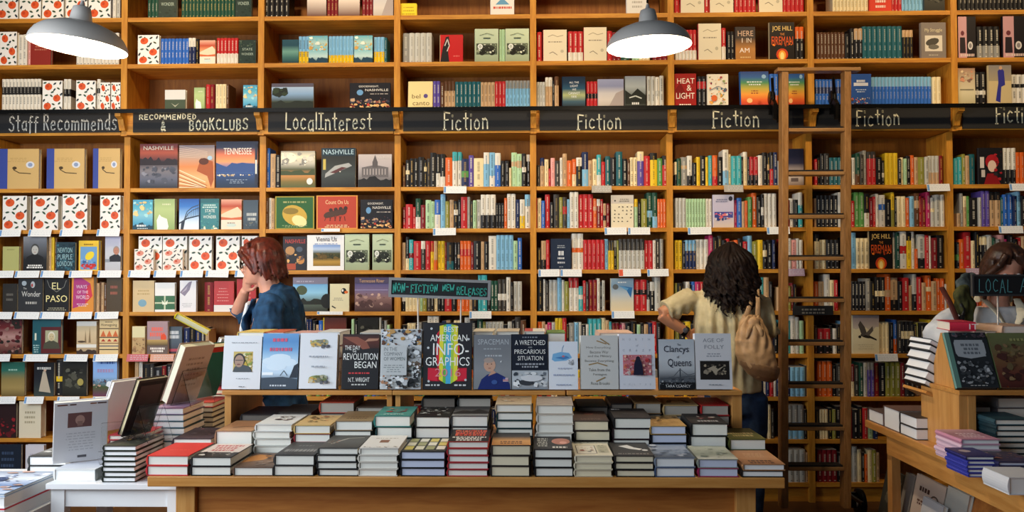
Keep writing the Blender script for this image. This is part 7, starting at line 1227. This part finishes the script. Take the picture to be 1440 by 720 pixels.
# local authors chalkboard
YSr = 3.78; c0 = at(1366, 386, YSr); c1 = at(1560, 416, YSr); cx = at(1405, 440, YSr).x
sg = tag(empty('tabletop_sign', (cx, YSr, rz)), 'black chalkboard lettered Local A on a rod over the right table', 'sign'); T = Matrix.Translation((-cx, -YSr, -rz))
b = MB(); b.box(c0.x+.006, YSr-.003, c1.z+.006, c1.x, YSr+.006, c0.z-.006); b.build('board', M_CHALK, sg, T)
b = MB(); b.box(c0.x, YSr-.008, c1.z, c1.x, YSr+.008, c1.z+.008); b.box(c0.x, YSr-.008, c0.z-.008, c1.x, YSr+.008, c0.z); b.box(c0.x, YSr-.008, c1.z+.008, c0.x+.008, YSr+.008, c0.z-.008); b.build('frame', mat('dark_sign_frame', '3c3c3c', .5), sg, T)
b = MB(); chalk(b, 'LOCAL', at(1374, 400, YSr).x, at(1374, 410.5, YSr).z, at(1424, 400, YSr).x, at(1374, 392, YSr).z, YSr-.0045, '5a9ca0', .0035, .08, 3); chalk(b, 'A', at(1432, 400, YSr).x, at(1432, 410.5, YSr).z, at(1446, 400, YSr).x, at(1432, 391, YSr).z, YSr-.0045, '5a9ca0', .0035, .02, 3); b.build('chalk_lettering', M_MATTE, sg, T)
for px in (1405,): b = MB(); xx = at(px, 425, YSr).x; b.loft([(xx, YSr+.011, rz), (xx, YSr+.011, c1.z+.03)], [.004, .004], 8); b.build('rod', M_STEEL, sg, T)

# ------------------------------------------------------------------ ladder
V3 = lambda *a: Vector(a)
def lp(f, s): # f 0 bottom..1 top ; s 0 left 1 right
    zt, zb = at(1101, 104, 5.36).z, .13
    Y = 5.05+(5.38-5.05)*f; z = zb+(zt-zb)*f
    x1 = at((1101.5, 1189)[s], 104, 5.38).x; x0 = at((1100.5, 1188)[s], 690, 5.05).x
    return Vector((x0+(x1-x0)*f, Y, z))
e = tag(empty('rolling_ladder', (lp(0, 0).x, 5.05, 0)), 'tall oak rolling library ladder hooked on the black rail', 'ladder'); T = Matrix.Translation((-lp(0, 0).x, -5.05, 0))
dirv = (lp(1, 0)-lp(0, 0)).normalized()
for s in (0, 1):
    b = MB(); p0, p1 = lp(0, s), lp(1, s)+dirv*.02
    pr = [(p0.y-.045, p0.z), (p0.y+.03, p0.z), (p1.y+.03, p1.z), (p1.y-.045, p1.z)]
    b.rings([[V3(p.x-.021, pr[0][0] if p is p0 else pr[3][0], p.z), V3(p.x+.021, pr[0][0] if p is p0 else pr[3][0], p.z), V3(p.x+.021, pr[1][0] if p is p0 else pr[2][0], p.z), V3(p.x-.021, pr[1][0] if p is p0 else pr[2][0], p.z)] for p in (p0, p1)], smooth=False); bevel(b.build('side_rail', M_LADDER, e, T), .004)
for py in (180, 241, 302, 361, 420, 481, 541, 600.5, 657):
    f = .5
    for _ in range(6):
        z = at(1145, py, lp(f, 0).y-.05).z; f = (z-lp(0, 0).z)/(lp(1, 0).z-lp(0, 0).z)
    q0, q1 = lp(f, 0), lp(f, 1)
    b = MB(); b.box(q0.x+.022, q0.y-.05, q0.z-.022, q1.x-.022, q0.y+.04, q0.z); o = b.build('rung', M_RUNG, e, T); bevel(o, .003)
    b = MB(); b.box(q0.x+.024, q0.y-.044, q0.z, q1.x-.03, q0.y+.04, q0.z+.011, '15110e'); b.build('tread_pad', M_MATTE, o, T)
    b = None
b = MB(); q0, q1 = lp(1, 0), lp(1, 1); b.box(q0.x-.05, q0.y-.05, q0.z+.012, q1.x+.08, q0.y+.03, q0.z+.034); bevel(b.build('top_bar', M_RUNG, e, T), .003)
for s in (0, 1):
    x = lp(1, s).x - .045; yr = YU-.09; b = MB()
    b.prism([(yr+.03, zr-.05), (yr+.02, zr+.03), (yr-.03, zr+.05), (yr-.09, zr+.0), (yr-.09, zr-.1), (yr-.06, zr-.1), (yr-.05, zr-.01), (yr-.02, zr+.015), (yr+.0, zr-.05)], x-.012, x+.012, 'x'); b.build('rail_hook', M_BLACKM, e, T)
    b = MB(); M = Matrix.Translation((x, yr, zr+.056)) @ Matrix.Rotation(PI/2, 4, 'Y'); b.lathe([(.005, -.014), (.042, -.014), (.045, -.01), (.036, 0), (.045, .01), (.042, .014), (.005, .014)], n=20); b.xf(M); b.build('roller', M_BLACKM, e, T)
    b = MB(); b.loft([(x, yr-.02, zr+.18), (x, yr-.04, zr+.03), (x+.02, yr-.08, zr-.12)], [.010, .010, .010], 8); b.build('hook_arm', M_BLACKM, e, T)
for s in (1,):
    x = at(1206, 700, 5.3).x; M = Matrix.Translation((x+.012, 5.30, .088)) @ Matrix.Scale(1.25, 4) @ Matrix.Rotation(PI/2, 4, 'Y')
    b = MB(); b.lathe([(.012, -.014), (.055, -.016), (.068, -.012), (.07, 0), (.068, .012), (.055, .016), (.012, .014)], n=24); b.xf(M); w = b.build('wheel', M_BLACKM, e, T)
    b = MB(); b.lathe([(.001, -.02), (.02, -.02), (.02, .02), (.001, .02)], n=14); b.xf(M); b.build('hub', M_STEEL, w, T)
    b = MB(); b.box(x-.07, 5.06, .135, x-.055, 5.30, .155); b.box(x-.07, 5.285, .06, x-.012, 5.305, .155); b.build('wheel_bracket', M_BLACKM, e, T)
# black shelf placard behind the ladder
Y = YL-.02; c0, c1 = at(1115, 430, Y), at(1172, 443, Y)
e = tag(empty('shelf_placard', ((c0.x+c1.x)/2, Y, c1.z)), 'small black shelf placard with two lines behind the ladder rungs', 'placard'); T = Matrix.Translation((-(c0.x+c1.x)/2, -Y, -c1.z))
b = MB(); b.box(c0.x, Y, c1.z, c1.x, Y+.008, c0.z); b.build('board', M_CHALK, e, T)
A = Art(c1.x-c0.x, c0.z-c1.z); A.lines(.1, .9, .15, .85, 2, '8a8478', 3, .5); A.mb.build('lettering', M_MATTE, e, Matrix.Translation((c0.x, Y-.0005, c1.z)) @ Matrix.Identity(4)).data.transform(T)

# ------------------------------------------------------------------ pendant lamps
def pendant(px, pyrim, wpx, Y, tiltx, lab, power):
    R_ = wpx/1180*Y/2; c = at(px, pyrim, Y); e = tag(empty('pendant_lamp', c), lab, 'lamp', 'grey pendant lamps'); k = R_/.21
    Rt = Matrix.Rotation(tiltx, 4, 'Y')
    prof = [(.21, 0), (.2085, .012), (.203, .03), (.187, .056), (.155, .082), (.105, .103), (.06, .113), (.045, .116)]
    b = MB(); b.lathe([(r*k, z*k) for r, z in prof]); b.xf(Rt); b.build('shade', M_STEEL, e)
    b = MB(); b.lathe([(.2085*k, .001*k)]+[((r-.004)*k, (z-.004)*k) for r, z in prof[1:]]+[(.002, .112*k)]); b.xf(Rt); b.build('shade_lining', M_INNER, e)
    b = MB(); b.lathe([(.05*k, .112*k), (.044*k, .15*k), (.037*k, .182*k), (.03*k, .186*k), (.012, .19*k), (.006, .215*k)]); b.xf(Rt); b.build('socket_cap', M_STEEL, e)
    top = Rt @ Vector((0, 0, .22*k)); b = MB(); b.loft([top, top+Vector((.0, 0, .25)), (top.x, top.y, 4.6-c.z)], [.005, .005, .005], 8); b.build('cord', M_BLACKM, e)
    m = bpy.data.materials.get('glowing_bulb')
    if not m:
        m = bpy.data.materials.new('glowing_bulb'); m.use_nodes = True; p = m.node_tree.nodes['Principled BSDF']; p.inputs['Emission Color'].default_value = (1, .80, .55, 1); p.inputs['Emission Strength'].default_value = 30
    b = MB(); b.ell((0, 0, .045*k), (.036*k, .036*k, .045*k)); b.xf(Rt); b.build('bulb', m, e)
    l = bpy.data.lights.new('pendant_light', 'POINT'); l.energy = power; l.color = (1, .80, .55); l.shadow_soft_size = .03
    o = bpy.data.objects.new('pendant_light', l); COL.objects.link(o); o.parent = e; o.location = Rt @ Vector((0, 0, -.005))
pendant(110, 66, 131, 3.72, math.radians(5), 'grey metal pendant lamp over the staff recommends bay', 52)
pendant(913, 66, 119, 4.05, math.radians(-2), 'grey metal pendant lamp over the second fiction sign', 52)
